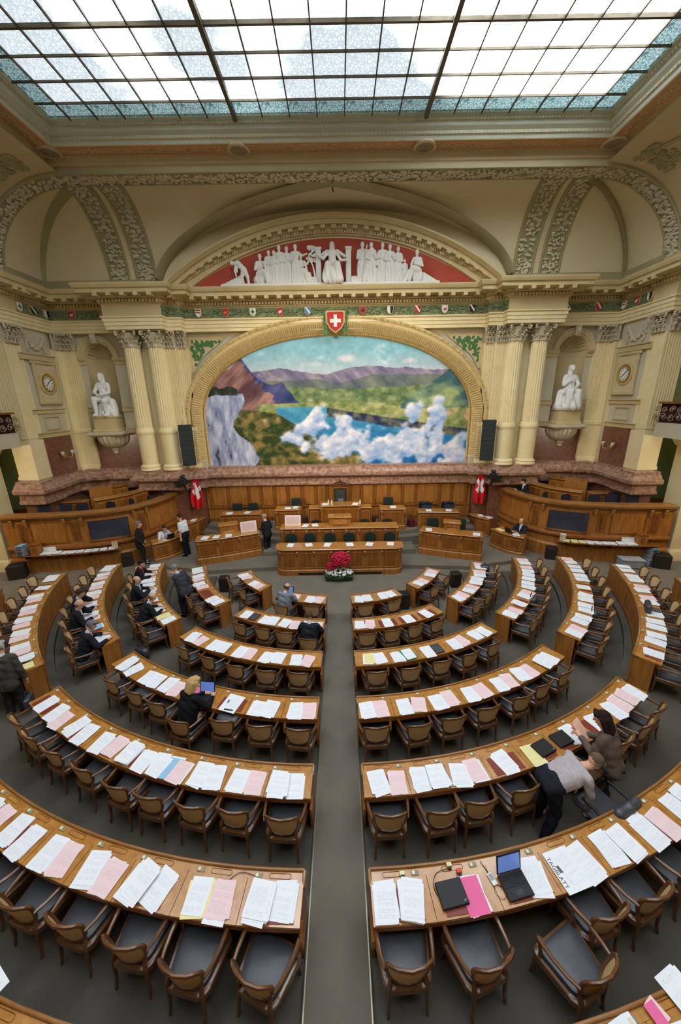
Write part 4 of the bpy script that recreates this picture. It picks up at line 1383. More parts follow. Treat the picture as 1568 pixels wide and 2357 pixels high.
# the armchair: cane back in a bent-wood frame, leather seat, sweeping arms; faces +y, base on z = 0
def chair_proto():
    t = thing('armchair', 'cane-back armchair', 'chair', (0, 0, 0), 0, 'cane-back armchairs of the hall')
    def outline(fx, rx, d0, d1, n=6):
        """rounded trapezoid: front half width fx at y=d1, rear rx at y=d0"""
        pts = []
        for cx, cy, a0 in ((fx - .07, d1 - .07, 0), (-fx + .07, d1 - .07, 90), (-rx + .12, d0 + .12, 180), (rx - .12, d0 + .12, 270)):
            rr = .07 if cy > 0 else .12
            for i in range(n):
                a = R(a0 + 90 * i / (n - 1))
                bow = .03 if cy > 0 else 0
                pts.append((cx + rr * math.cos(a), cy + rr * math.sin(a)))
        return pts
    p = MB()
    o1 = outline(.252, .215, -.215, .215)
    k = len(o1)
    vs = []
    for sc, z in ((1, .415), (1.0, .45), (.96, .47), (.8, .482), (.4, .49)):
        vs += [(x * sc, (y - .01) * sc + .01, z) for x, y in o1]
    vs.append((0, .01, .492))
    fs = [(r_ * k + i, r_ * k + (i + 1) % k, (r_ + 1) * k + (i + 1) % k, (r_ + 1) * k + i) for r_ in range(4) for i in range(k)]
    fs += [(4 * k + i, 4 * k + (i + 1) % k, 5 * k) for i in range(k)]
    p.add(vs, fs)
    p.build('seat', leather, t)
    p = MB()
    o2 = outline(.293, .25, -.25, .252)
    vs = [(x, y, .35) for x, y in o2] + [(x, y, .42) for x, y in o2] + [(x, y, .428) for x, y in outline(.285, .242, -.242, .245)] + [(x * .9, y * .9, .428) for x, y in o1] + [(x * .9, y * .9, .36) for x, y in o1]
    fs = [(r_ * k + i, r_ * k + (i + 1) % k, ((r_ + 1) % 5) * k + (i + 1) % k, ((r_ + 1) % 5) * k + i) for r_ in range(5) for i in range(k)]
    p.add(vs, fs)
    p.build('seat_frame', chair_w, t)
    def bk(u, v):                           # back surface: u -1..1, v 0..1
        w_ = .185 + .055 * v
        z = .485 + .37 * v
        return Vector((u * w_, -.225 - .075 * v + .06 * u * u + .03 * v * abs(u) ** 3, z))
    def loop(m_=.0):
        pts = []
        for i in range(25):
            a = 2 * math.pi * i / 24
            c, q = math.cos(a), math.sin(a)
            pts.append(bk(abs(c) ** .5 * (1 if c > 0 else -1), .5 + .5 * abs(q) ** .5 * (1 if q > 0 else -1)))
        return pts
    MB().tube(loop(), .022, 8, caps=False, flat=.8).build('back_frame', chair_w, t)
    cane = mat('woven_cane', (204, 164, 114), .6, .2, 90, rgb2=(230, 196, 146), bump=.3)
    p = MB()
    p.grid(10, 8, lambda u, v: bk((u * 2 - 1) * .94, .04 + .92 * v))
    p.grid(10, 8, lambda u, v: bk((1 - u * 2) * .94, .04 + .92 * v) + Vector((0, -.006, 0)))
    p.build('cane_panel', cane, t)
    for sx in (-1, 1):
        pts = [bk(sx * .98, .52), Vector((sx * .235, -.2, .69)), Vector((sx * .262, -.1, .675)), Vector((sx * .28, .03, .665)), Vector((sx * .283, .14, .665)), Vector((sx * .275, .205, .66)), Vector((sx * .262, .225, .635)), Vector((sx * .255, .205, .58)), Vector((sx * .262, .17, .51)), Vector((sx * .258, .17, .43))]
        MB().tube(pts, [.018, .019, .02, .022, .024, .026, .022, .018, .018, .02], 8).build('arm', chair_w, t)
    for sx in (-1, 1):
        pts = [(sx * .23, .195, .40), (sx * .242, .21, .28), (sx * .236, .215, .12), (sx * .245, .23, .0)]
        MB().tube(pts, [.028, .026, .018, .016], 7).build('leg', chair_w, t)
        pts = [bk(sx * .9, .05), (sx * .185, -.215, .44), (sx * .19, -.225, .3), (sx * .195, -.235, .12), (sx * .2, -.262, .0)]
        MB().tube(pts, [.02, .026, .024, .018, .016], 7).build('leg', chair_w, t)
    return t
CH = chair_proto()
CH_T = tree_of(CH)
ch_used = [False]
def put_chair(x, y, z, rz, label):
    if not ch_used[0]:
        ch_used[0] = True
        CH.location, CH.rotation_euler, CH['label'] = (x, y, z), (0, 0, rz), label
        return CH
    return copy_tree(CH_T, CH, (x, y, z), rz, label)

# sheets of paper -----------------------------------------------------------------------------------
def sheet_mesh(name, m_, w=.21, h=.297, d=.0016):
    me = MB().box((0, 0, d / 2), (w, h, d)).mesh(name, 0)
    me.materials.append(m_)
    return me
SHEET = {'w': sheet_mesh('sheet', P_WHITE), 'p': sheet_mesh('sheet', P_PINK), 'y': sheet_mesh('sheet', P_YEL), 'm': sheet_mesh('sheet', P_MAG),
         'b': sheet_mesh('sheet', P_BLUE), 'g': sheet_mesh('sheet', P_GREEN, .24, .32, .02)}
BLOCK = {c: sheet_mesh('sheet_block', m_, .208, .294, .012) for c, m_ in (('w', P_WHITE), ('p', P_PINK), ('y', P_YEL))}
CNAME = {'w': 'white', 'p': 'pink', 'y': 'pale yellow', 'm': 'bright pink', 'b': 'light blue', 'g': 'green'}
prnd = random.Random(77)
def stack(x, y, z, rz, colours, label, big=1.12, jit=.03, block=0):
    """a pile of loose sheets, lowest first"""
    t = thing('paper_stack', label, 'papers', (x, y, z), rz, 'papers on the desks')
    h = 0.
    if block:
        for i in range(block):
            o = link('sheet_block', BLOCK[colours[0] if colours[0] in BLOCK else 'w'], None, t, (prnd.uniform(-.01, .01), prnd.uniform(-.01, .01), h), (0, 0, prnd.uniform(-.06, .06)))
            o.scale = (big, big, 1)
            h += .012
    for c in colours:
        o = link('sheet', SHEET[c], None, t, (prnd.uniform(-jit, jit) * .8, prnd.uniform(-jit, jit), h), (0, 0, prnd.uniform(-.12, .12)))
        o.scale = (big, big, 1)
        h += .0018 if c != 'g' else .021
    return t
# sockets, pen trays, blotters shared by all desks
SOCK = MB().box((0, 0, .006), (.085, .05, .012), bev=.004)
SOCKM = SOCK.mesh('power_socket', .5)
ROUND = MB().lathe([(.0, .014), (.018, .016), (.02, .012), (.02, 0)], n=14).mesh('socket_face', .6)
TRAY = MB()
tp_ = [(-.1 + .025 * math.cos(a), .025 * math.sin(a), .003) for a in [math.pi / 2 + math.pi * i / 6 for i in range(7)]] + [(.1 + .025 * math.cos(a), .025 * math.sin(a), .003) for a in [-math.pi / 2 + math.pi * i / 6 for i in range(7)]]
TRAY.tube(tp_ + tp_[:1], .003, 4, caps=False)
TRAYM = TRAY.mesh('pen_tray', .6)
plate_m = mat('grey_socket_plate', (150, 140, 112), .5, .1, 10)

# table of desks: row, section, seat angles, ends
CEN = {1: [8.5, 21], 2: [5.6, 12.6, 19.3, 26.2], 3: [5.3, 11.4, 17.6, 24.0, 30.3], 4: [3.3, 8.4, 13.0, 18.2, 23.1, 27.4, 32.6],
       5: [3.2, 7.0, 10.7, 14.6, 18.4, 22.4, 26.7, 30.8, 34.0], 6: [2.6, 6.4, 10.4, 13.9, 17.4, 20.9, 24.4, 27.9], 7: [4., 7.2, 10.4, 13.6, 16.8]}
CEN_END = {1: (2.9, 28.0), 2: (2.0, 31.3), 3: (1.5, 34.3), 4: (1.2, 36.0), 5: (1.05, 36.0), 6: (.95, 30.5), 7: (.9, 19)}
SID_END = {1: (38.2, 64.5), 2: (40, 75.0), 3: (41, 79.5), 4: (42, 80.0), 5: (42.8, 76.0), 6: (62, 71)}
SID_N = {1: 2, 2: 5, 3: 7, 4: 8, 5: 8, 6: 2}
def where(k, sec, s, i=None, n=None):
    if sec == 'c':
        a = '%s row from the rostrum, %s half' % (ORD[k], SIDE[s])
        return a if i is None else '%s from centre aisle, %s row, %s half' % (ORD[i + 1], ORD[k], SIDE[s])
    a = '%s row of the %s side block' % (ORD[k], SIDE[s])
    return a if i is None else '%s place from front, %s' % (ORD[n - i], a)
DESK_TOP = {}
def desk(k, sec, s):
    a0, a1 = CEN_END[k] if sec == 'c' else SID_END[k]
    seats = CEN[k] if sec == 'c' else [a0 + (a1 - a0) * (i + .5) / SID_N[k] for i in range(SID_N[k])]
    zf = tier(k)
    zt = zf + .76
    Rk = RR[k]
    mx, my = pol(Rk + .25, (a0 + a1) / 2, s)
    t = thing('curved_desk', 'curved oak members\' desk, ' + where(k, sec, s), 'desk', (mx, my, zf))
    bnd = [a0] + [(p_ + q_) / 2 for p_, q_ in zip(seats, seats[1:])] + [a1]
    gap = math.degrees(.003 / Rk)
    for i in range(len(seats)):
        arcbox(MB(), Rk + .105, Rk + .5, bnd[i] + gap, bnd[i + 1] - gap, zt - .03, zt, s).build('worktop', oak_top, t, smooth=.4)
    arcbox(MB(), Rk + .03, Rk + .104, a0, a1, zt - .035, zt - .004, s).build('back_shelf', oak_top, t, smooth=.4)
    n = max(4, int((a1 - a0) / 2))
    ph = [a0 + (a1 - a0) * i / n for i in range(n + 1)]
    P_ = [Vector((*pol(Rk + .015, q, s), zt)) for q in ph]
    N_ = [Vector((s * math.sin(R(q)), -math.cos(R(q)), 0)) for q in ph]
    prof = [(-.018, -.06), (.012, -.06), (.013, .014), (.006, .022), (-.006, .024), (-.016, .018), (-.02, .0)]
    MB().sweep(P_, N_, [Vector((0, 0, 1))] * len(P_), prof, closed=True).build('rim', oak_rim, t, smooth=.8)
    arcbox(MB(), Rk + .02, Rk + .05, a0, a1, zf, zt - .03, s).build('front_panel', oak_d if sec == 'c' else oak, t, smooth=.4)
    arcbox(MB(), Rk + .455, Rk + .485, a0, a1, zt - .12, zt - .03, s).build('apron', oak_d, t, smooth=.4)
    for q, e in ((a0, 1), (a1, -1)):        # end panels; toe bracket at the aisle
        w_ = math.degrees(.035 / (Rk + .25)) * e
        arcbox(MB(), Rk + .03, Rk + .4, q, q + w_, zf, zt - .03, s, 1).build('end_panel', oak if sec == 's' or e < 0 else oak_d, t, smooth=0)
        P2 = [Vector((*pol(Rk + .02, q, s), zt)), Vector((*pol(Rk + .10, q, s), zt)), Vector((*pol(Rk + .16, q, s), zt - .02))]
        MB().tube(P2, [.022, .022, .012], 6).build('rim_return', oak_rim, t)
        if sec == 'c' and e > 0:
            b0, b1 = pol(Rk + .47, q, s), pol(Rk + .5, q, s)
            MB().tube([(*pol(Rk + .40, q, s), zt - .08), (*pol(Rk + .50, q, s), zt - .2), (*pol(Rk + .49, q, s), zt - .34), (*pol(Rk + .42, q, s), zt - .4)], [.02, .028, .024, .02], 6).build('end_bracket', oak, t)
    if sec == 's':
        for i in range(len(seats)):
            for j in range(2):
                q0 = bnd[i] + (bnd[i + 1] - bnd[i]) * (j / 2) + gap * 12
                q1 = bnd[i] + (bnd[i + 1] - bnd[i]) * ((j + 1) / 2) - gap * 12
                arcbox(MB(), Rk + .008, Rk + .02, q0, q1, zf + .16, zt - .12, s, 2).build('panel', oak, t, smooth=.4)
        arcbox(MB(), Rk + .0, Rk + .03, a0, a1, zf, zf + .1, s).build('plinth', oak_d, t, smooth=.4)
    for i, p_ in enumerate(seats):
        hw = math.degrees(min(.24, R(bnd[i + 1] - bnd[i]) * (Rk + .33) * .40) / (Rk + .33))
        arcbox(MB(), Rk + .2, Rk + .475, p_ - hw, p_ + hw, zt, zt + .007, s, 2).build('blotter', red_l, t, smooth=0)
        if k >= 4 or sec == 's':
            q = p_ + hw * .95
            x, y, rz = place(k, q, s, .075)
            o = link('power_socket', SOCKM, plate_m, t, Vector((x - mx, y - my, zt - .004 - zf)), (0, 0, rz))
            link('socket_face', ROUND, socket_w, o, (-.018, 0, .004))
            if k >= 5:
                x, y, rz = place(k, p_ - hw * .1, s, .07)
                link('pen_tray', TRAYM, oak_d, t, Vector((x - mx, y - my, zt - .004 - zf)), (0, 0, rz))
    DESK_TOP[(k, sec, s)] = (zt, seats)
    return t
DESKS = [(k, 'c', s) for k in range(1, 8) for s in (-1, 1)] + [(k, 's', s) for k in range(1, 7) for s in (-1, 1)]
for d in DESKS:
    desk(*d)

OCC = {(4, 's', -1, 0), (4, 's', -1, 2), (4, 's', -1, 3), (3, 's', -1, 1), (3, 's', -1, 3), (3, 's', -1, 5), (1, 'c', -1, 1), (2, 'c', -1, 0), (4, 'c', -1, 3)}
NO_CHAIR = {(6, 'c', 1, 2), (5, 'c', 1, 4), (5, 'c', 1, 5)}
crnd = random.Random(5)
for k, sec, s in DESKS:
    if k == 7:
        continue
    zt, seats = DESK_TOP[(k, sec, s)]
    for i, p_ in enumerate(seats):
        if (k, sec, s, i) in NO_CHAIR:
            continue
        off = .535 + crnd.uniform(-.02, .03) + (.1 if sec == 's' else 0) if (k, sec, s, i) not in OCC else .72
        jt = 0 if (k, sec, s, i) in OCC else 1
        turn = {(6, 'c', -1, 0): -.38, (6, 'c', 1, 1): .14, (6, 'c', -1, 1): -.1}.get((k, sec, s, i), 0)
        off += .1 if turn else 0
        x, y, rz = place(k, p_ + crnd.uniform(-.25, .25) * jt, s, off)
        put_chair(x, y, tier(k), rz + turn + crnd.uniform(-.07, .07) * jt, 'cane-back armchair, ' + where(k, sec, s, i, len(seats)))
x, y, rz = place(6, 10.8, 1, .66)
put_chair(2.40, 2.24, tier(6), R(24), 'cane-back armchair pulled out and turned, third from aisle, nearest right row')
x, y, rz = place(5, 22.3, 1, .75)
put_chair(x, y + .1, tier(5), rz + R(-70), 'cane-back armchair turned sideways behind the bending man in pale shirt')

# what lies on the desks ------------------------------------------------------------------------------
SPECIAL = {
    (6, 'c', 1, 0): ['w:white', 'W'], (6, 'c', 1, 1): ['L', 'm'], (6, 'c', 1, 2): ['O', 'w'], (6, 'c', 1, 3): ['N', 'w'],
    (5, 'c', 1, 3): ['w'], (5, 'c', 1, 4): ['y', 'L'], (5, 'c', 1, 5): ['L', 'w'], (5, 'c', -1, 3): ['w', 'b', 'p'],
    (4, 'c', -1, 2): ['N'], (4, 'c', -1, 3): ['m', 'O'], (3, 'c', 1, 0): ['y', 'w'], (3, 'c', 1, 1): ['w', 'g'], (3, 'c', 1, 2): ['w', 'K'],
    (1, 'c', -1, 1): ['O', 'c'], (4, 's', -1, 0): ['N'], (4, 's', -1, 1): ['b'], (3, 's', -1, 0): ['y', 'w'], (5, 's', -1, 0): ['W', 'y'],
    (5, 'c', 1, 1): ['w', 'W'], (6, 'c', -1, 0): ['W', 'w'], (6, 'c', -1, 1): ['y', 'p'], (5, 'c', -1, 0): ['W', 'w'], (2, 'c', -1, 3): ['w', 'K'],
    (5, 'c', 1, 8): ['p', 'w'], (7, 'c', 1, 2): ['w', 'p'], (7, 'c', 1, 3): ['w', 'w2'], (7, 'c', -1, 3): ['w', 'w2'], (4, 's', 1, 4): ['y'], (5, 's', 1, 3): ['w', 'K'], (4, 's', 1, 3): ['y', 'w'],
}
kb_m = mat('keyboard_black', (38, 38, 42), .5, .5, 120, rgb2=(16, 16, 18))
scr_blue = bpy.data.materials.new('lit_blue_screen')
scr_blue.use_nodes = True
b_ = scr_blue.node_tree.nodes['Principled BSDF']
b_.inputs['Base Color'].default_value = (*lin((70, 90, 150)), 1)
b_.inputs['Emission Color'].default_value = (*lin((96, 124, 190)), 1)
b_.inputs['Emission Strength'].default_value = .5
b_.inputs['Roughness'].default_value = .3
def laptop(x, y, z, rz, label, open_=True):
    t = thing('laptop', label, 'laptop', (x, y, z), rz, 'laptops on the desks')
    MB().box((0, 0, .014), (.30, .235, .024), bev=.005).build('base', blackm, t, fix=False)
    if open_:
        q = MB()
        for r_ in range(5):
            for c in range(12):
                q.box((-.125 + c * .0227, .085 - r_ * .022, .028), (.018, .017, .006))
        o = q.build('keyboard', kb_m, t, smooth=0, fix=False)
        o['kind'] = 'stuff'
        MB().box((0, -.07, .027), (.09, .05, .003)).build('touchpad', dgrey, t, smooth=0, fix=False)
        ang = R(14)
        fr = ((0, .118, .026), (1, 0, 0), (0, math.sin(ang), math.cos(ang)), (0, math.cos(ang), -math.sin(ang)))
        MB().extr([(-.15, 0), (.15, 0), (.15, .22), (-.15, .22)], fr, .012).build('lid', blackm, t, smooth=0, fix=False)
        fr = ((0, .1175, .026), (1, 0, 0), (0, math.sin(ang), math.cos(ang)), (0, -math.cos(ang), math.sin(ang)))
        MB().extr([(-.135, .015), (.135, .015), (.135, .205), (-.135, .205)], fr, .001).build('screen', scr_blue, t, smooth=0, fix=False)
    else:
        MB().box((0, 0, .031), (.298, .232, .01), bev=.004).build('lid', blackm, t, fix=False)
        MB().box((.115, -.085, .0365), (.03, .01, .002), .6).build('badge', grey_p, t, smooth=0, fix=False)
    return t
def text_obj(body, size, m_, parent, loc, rot, name='lettering'):
    cu = bpy.data.curves.new(name, 'FONT')
    cu.body = body
    cu.size = size
    cu.align_x, cu.align_y = 'CENTER', 'CENTER'
    cu.extrude = .0006
    o = bpy.data.objects.new(name, cu)
    COL.objects.link(o)
    cu.materials.append(m_)
    dg = bpy.context.evaluated_depsgraph_get()
    me = bpy.data.meshes.new_from_object(o.evaluated_get(dg))
    bpy.data.objects.remove(o)
    q = link(name, me, m_, parent, loc, rot)
    return q
paper_n = [0]
BARE = {(2, 's', -1, 1)}
pr = random.Random(31)
for s, ph, off, cc, lab in ((-1, 14.9, .03, 'ww', 'white letter leaning over the rim, bottom left corner'), (1, 14.3, .10, 'www', 'white letters on the nearest desk, bottom right corner'), (1, 12.6, .09, 'pm', 'pink notes by the sockets, bottom right corner'), (1, 11.0, .20, 'ww', 'white sheets at the very bottom edge, right corner')):
    x, y, rz = place(7, ph, s, off)
    stack(x, y, tier(7) + (.79 if off < .2 else .768), rz + .2 * s, cc, lab, big=1.1 if cc != 'pm' else .5)
for k, sec, s in DESKS:
    zt, seats = DESK_TOP[(k, sec, s)]
    for i, p_ in enumerate(seats):
        key = (k, sec, s, i)
        if key in BARE:
            continue
        wh = where(k, sec, s, i, len(seats))
        if k == 7:
            wh = '%s place from aisle, nearest row, %s corner' % (ORD[i + 1], SIDE[s])
        items = SPECIAL.get(key)
        if items is None:
            q = pr.random()
            items = ['w', 'p'] if q < .5 else ['w', 'w2'] if q < .85 else ['W', 'w'] if q < .93 else ['w']
        wid = .13
        lat = {1: [0], 2: [-wid, wid], 3: [-.2, 0, .17]}[len(items)]
        tone = pr.uniform(-.12, .12)
        for j, it in enumerate(items):
            dph = math.degrees((lat[j] + pr.uniform(-.02, .02)) / (RR[k] + .33)) * s
            x, y, rz = place(k, p_ + dph, s, .325 + pr.uniform(-.03, .02))
            rz += tone + pr.uniform(-.13, .13)
            z = zt + .0075
            if it in ('w', 'w2', 'w:white'):
                lab = {'w': 'white papers', 'w2': 'second pile of white papers', 'w:white': 'single pile of white pages'}[it]
                stack(x, y, z, rz, 'w' * pr.randint(3, 4), '%s, %s' % (lab, wh), block=0 if it != 'w2' else 1)
            elif it == 'W':
                stack(x, y, z, rz, 'wwww', 'thick untidy white paper pile, ' + wh, jit=.05, block=3)
            elif it == 'p':
                stack(x, y, z, rz, 'wpp', 'pink papers, ' + wh)
            elif it == 'm':
                stack(x, y, z, rz, 'wwm', 'bright pink sheet on papers, ' + wh, jit=.01)
            elif it == 'y':
                stack(x, y, z, rz, 'yyw' if pr.random() < .5 else 'wy', 'white and yellow papers, ' + wh)
            elif it == 'b':
                stack(x, y, z, rz, 'wb', 'light blue folder on papers, ' + wh)
            elif it == 'g':
                stack(x, y, z, rz, 'gw', 'green folder with a sheet, ' + wh, jit=.01)
            elif it == 'c':
                stack(x, y, z, rz, 'wp', 'white and pink papers beside the seated grey-jacket man')
            elif it == 'L':
                laptop(x, y, z, rz, 'closed black laptop, ' + wh, False)
            elif it == 'O':
                laptop(x, y + .0, z, rz, 'open black laptop with blue screen, ' + wh, True)
            elif it == 'K':
                t = thing('document_case', 'flat black document case, ' + wh, 'case', (x, y, z), rz)
                MB().box((0, 0, .012), (.22, .3, .024), bev=.006).build('body', leather, t, fix=False)
                MB().box((0, .11, .0255), (.2, .006, .004)).build('zip', dgrey, t, smooth=0, fix=False)
            elif it == 'N':
                t = thing('newspaper', 'printed newspaper spread out, ' + wh, 'newspaper', (x, y, z), rz)
                link('page', sheet_mesh('page', P_WHITE, .33, .4, .004), None, t, (0, 0, 0))
                link('page', SHEET['w'], None, t, (.04, .02, .005), (0, 0, .2))
                MB().box((-.06, .02, .0045), (.09, .07, .001)).build('photo', mat('print_grey', (110, 108, 110), .8, .5, 60), t, smooth=0, fix=False)
                if key == (6, 'c', 1, 3):
                    text_obj('TAGBLATT', .06, blackm, t, (-.135, .0, .0046), (0, 0, -math.pi / 2))

# ================================================================ ROSTRUM
def smooth_path(pts, n=6):
    """Catmull-Rom through plan points"""
    P = [Vector((x, y, 0)) for x, y in pts]
    out = []
    for i in range(len(P) - 1):
        p0, p1, p2, p3 = P[max(i - 1, 0)], P[i], P[i + 1], P[min(i + 2, len(P) - 1)]
        for j in range(n):
            t = j / n
            out.append(.5 * ((2 * p1) + (p2 - p0) * t + (2 * p0 - 5 * p1 + 4 * p2 - p3) * t * t + (3 * p1 - p0 - 3 * p2 + p3) * t ** 3))
    out.append(P[-1])
    return [(q.x, q.y) for q in out]
class Path:
    def __init__(s, pts):
        s.p = pts
        s.acc = [0.]
        for a, b in zip(pts, pts[1:]):
            s.acc.append(s.acc[-1] + math.hypot(b[0] - a[0], b[1] - a[1]))
        s.L = s.acc[-1]
    def at(s, d):
        d = max(0., min(s.L, d))
        for i in range(len(s.p) - 1):
            if s.acc[i + 1] >= d - 1e-9:
                f = (d - s.acc[i]) / max(1e-9, s.acc[i + 1] - s.acc[i])
                a, b = s.p[i], s.p[i + 1]
                t = math.atan2(b[1] - a[1], b[0] - a[0])
                return a[0] + (b[0] - a[0]) * f, a[1] + (b[1] - a[1]) * f, t
    def cut(s, d0, d1, n=6):
        return [s.at(d0 + (d1 - d0) * i / n)[:2] for i in range(n + 1)]
CONS = MB().box((0, -.05, 0), (.11, .1, .06), bev=.012)
CONS.box((0, -.04, -.06), (.09, .08, .08), bev=.012)
CONS.box((0, -.025, -.13), (.07, .05, .08), bev=.012)
CONSM = CONS.mesh('console', .5)
def panel_desk(name, label, path, z0, z1, depth, npan, cons=True, top_o=.07, plinth=.14, cat='desk', m_=None, vent=False):
    """solid oak desk whose panelled front follows a plan path (left to right as seen from the hall)"""
    m_ = m_ or oak
    pa = Path(path)
    cx = sum(p[0] for p in path) / len(path)
    cy = sum(p[1] for p in path) / len(path)
    t = thing(name, label, cat, (cx, cy, z0))
    MB().plan(path, [(0, z0), (0, z1 - .04), (-depth, z1 - .04), (-depth, z1 - .3), (-.06, z1 - .3), (-.06, z0)], closed=True).build('body', m_, t, smooth=.3)
    MB().plan(path, [(top_o, z1 - .035), (top_o + .015, z1 - .015), (top_o, z1), (-depth - .02, z1), (-depth - .02, z1 - .035)], closed=True).build('worktop', oak_top, t, smooth=.3)
    MB().plan(path, [(0, z1 - .1), (.03, z1 - .09), (.045, z1 - .04), (0, z1 - .036)], closed=True).build('cornice', oak_d, t, smooth=.3)
    if plinth:
        MB().plan(path, [(.0, z0), (.05, z0), (.05, z0 + plinth - .03), (.02, z0 + plinth), (0, z0 + plinth)], closed=True).build('plinth', m_, t, smooth=.3)
    for e in (0, pa.L):                     # side cheeks
        x, y, a = pa.at(e)
        nx, ny = -math.sin(a), math.cos(a)
        MB().box((x + nx * depth / 2, y + ny * depth / 2, (z0 + z1) / 2 - .02), (.05, depth, z1 - z0 - .05), a).build('side_panel', m_, t, smooth=0)
    zb, zt = z0 + plinth + .05, z1 - .16
    for i in range(npan):
        d0, d1 = pa.L * i / npan + .07, pa.L * (i + 1) / npan - .07
        seg = pa.cut(d0, d1, 5)
        fr = MB()
        fr.plan(seg, [(0, zt - .03), (.03, zt - .03), (.03, zt), (0, zt)], closed=True)
        fr.plan(seg, [(0, zb), (.03, zb), (.03, zb + .03), (0, zb + .03)], closed=True)
        for d in (d0, d1):
            x, y, a = pa.at(d)
            fr.box((x + math.sin(a) * .012, y - math.cos(a) * .012, (zb + zt) / 2), (.03, .03, zt - zb), a)
        fo = fr.build('panel_frame', oak_top if False else oak, t, smooth=0)
        MB().plan(pa.cut(d0 + .05, d1 - .05, 5), [(0, zb + .06), (.012, zb + .07), (.012, zt - .07), (0, zt - .06)], closed=True).build('panel', oak_d, t, smooth=.3)
    if cons:
        for i in range(npan + 1):
            x, y, a = pa.at(max(.06, min(pa.L - .06, pa.L * i / npan)))
            link('console', CONSM, oak_rim, t, (x - cx, y - cy, z1 - .12 - z0), (0, 0, a))
    if vent:
        MB().plan(pa.cut(pa.L * .12, pa.L * .88, 6), [(.05, z0 + .03), (.054, z0 + .03), (.054, z0 + .12), (.05, z0 + .12)], closed=True).build('vent_slot', blackm, t, smooth=0)
    return t
def rounded_front(x0, x1, y, r, d):
    """straight front with quarter-round ends"""
    pts = [(x0, y + d)]
    for i in range(7):
        a = math.pi + math.pi / 2 * i / 6
        pts.append((x0 + r + r * math.cos(a), y + r + r * math.sin(a)))
    for i in range(7):
        a = 1.5 * math.pi + math.pi / 2 * i / 6
        pts.append((x1 - r + r * math.cos(a), y + r + r * math.sin(a)))
    pts.append((x1, y + d))
    return pts
t = panel_desk('rostrum_desk', 'long low oak rostrum desk with rounded ends behind the flowers', rounded_front(-2.35, 2.4, 12.84, .3, .62), .0, 1.08, .06, 9, plinth=.24, vent=True)
p = MB().prism(rounded_front(-2.33, 2.38, 12.8, .3, .72), 1.03, 1.075)
p.build('worktop', oak_top, t, smooth=.3)
t = panel_desk('rostrum_desk', 'upper oak rostrum desk behind the row of six green chairs', [(-2.4, 14.3), (2.45, 14.3)], .36, 1.40, .6, 9, plinth=.1)
t = panel_desk('presidents_desk', 'highest oak desk in front of the carved throne chair', [(-.82, 15.55), (.95, 15.55)], .56, 1.98, .62, 1, plinth=.5)
for s, x in ((-1, -1.08), (1, 1.2)):
    panel_desk('presidents_desk_wing', 'low oak wing cabinet on the %s of the highest desk' % SIDE[s], [(x - .24, 15.62), (x + .24, 15.62)], .56, 1.86, .5, 1, cons=False, plinth=.5)
panel_desk('side_rostrum_desk', 'small oak desk left of the throne with white papers', [(-2.86, 15.85), (-1.72, 15.85)], .56, 1.74, .55, 1, plinth=.4)
panel_desk('side_rostrum_desk', 'small oak desk right of the throne with white papers', [(1.86, 15.75), (2.98, 15.75)], .56, 1.74, .55, 1, plinth=.4)
panel_desk('rear_desk', 'oak desk with two green chairs beside the left flag', [(-5.35, 15.95), (-3.55, 16.05)], .16, 1.52, .5, 2, plinth=.1, cons=False)
panel_desk('rear_desk', 'oak desk with two green chairs beside the right flag', [(3.62, 15.95), (5.4, 15.8)], .16, 1.52, .5, 2, plinth=.1, cons=False)
panel_desk('council_desk', 'curved oak desk of three panels left of the rostrum', smooth_path([(-5.62, 13.55), (-4.5, 13.92), (-3.3, 14.45)]), .16, 1.2, .55, 3, plinth=.28)
panel_desk('council_desk', 'curved oak desk of three panels right of the rostrum', smooth_path([(3.36, 14.4), (4.5, 13.9), (5.66, 13.52)]), .16, 1.2, .55, 3, plinth=.28)
panel_desk('attendants_desk', 'small oak desk between the two men in white shirts', smooth_path([(-7.55, 13.95), (-7.1, 14.3), (-6.72, 14.95)]), .16, .96, .5, 2, cons=False, plinth=.12)
panel_desk('attendants_desk', 'small oak desk of the dark-suited typist, right tribune', smooth_path([(6.66, 15.1), (6.95, 14.4), (7.5, 13.95)]), .16, .96, .5, 2, cons=False, plinth=.12)
panel_desk('corner_desk', 'narrow oak desk under the left flag', smooth_path([(-7.0, 16.2), (-6.75, 16.7), (-6.6, 17.2)]), .16, 1.02, .45, 2, cons=False, plinth=.1)
panel_desk('corner_desk', 'narrow oak desk under the right flag', smooth_path([(6.35, 17.1), (6.5, 16.6), (6.95, 16.15)]), .16, 1.02, .45, 2, cons=False, plinth=.1)
# lecterns
def lectern(label, x, y, z0, w, h, d=.42, rz=0.):
    t = thing('lectern', label, 'lectern', (x, y, z0), rz)
    MB().box((0, 0, h / 2), (w, d, h)).build('body', oak, t, smooth=0, fix=False)
    p = MB().box((0, -.02, h + .03), (w + .08, d + .06, .06), bev=.015)
    p.build('top', oak_top, t, fix=False)
    MB().box((0, -d / 2 - .01, h * .55), (w * .66, .03, h * .6), bev=.01).build('panel', oak_top, t, fix=False)
    q = MB()
    q.box((0, -d / 2 - .02, h * .9), (w * .72, .03, .02))
    q.box((0, -d / 2 - .02, h * .2), (w * .72, .03, .02))
    q.build('panel_frame', oak_rim, t, smooth=0, fix=False)
    return t
lectern('oak speaker\'s lectern in the middle of the upper rostrum desk', .05, 14.72, 1.38, .9, .36)
lectern('small oak lectern standing on the left curved desk', -4.62, 14.6, .16, .72, 1.35, rz=R(20))
lectern('small oak lectern standing on the right curved desk', 4.68, 14.4, .16, .62, 1.35, rz=R(-14))
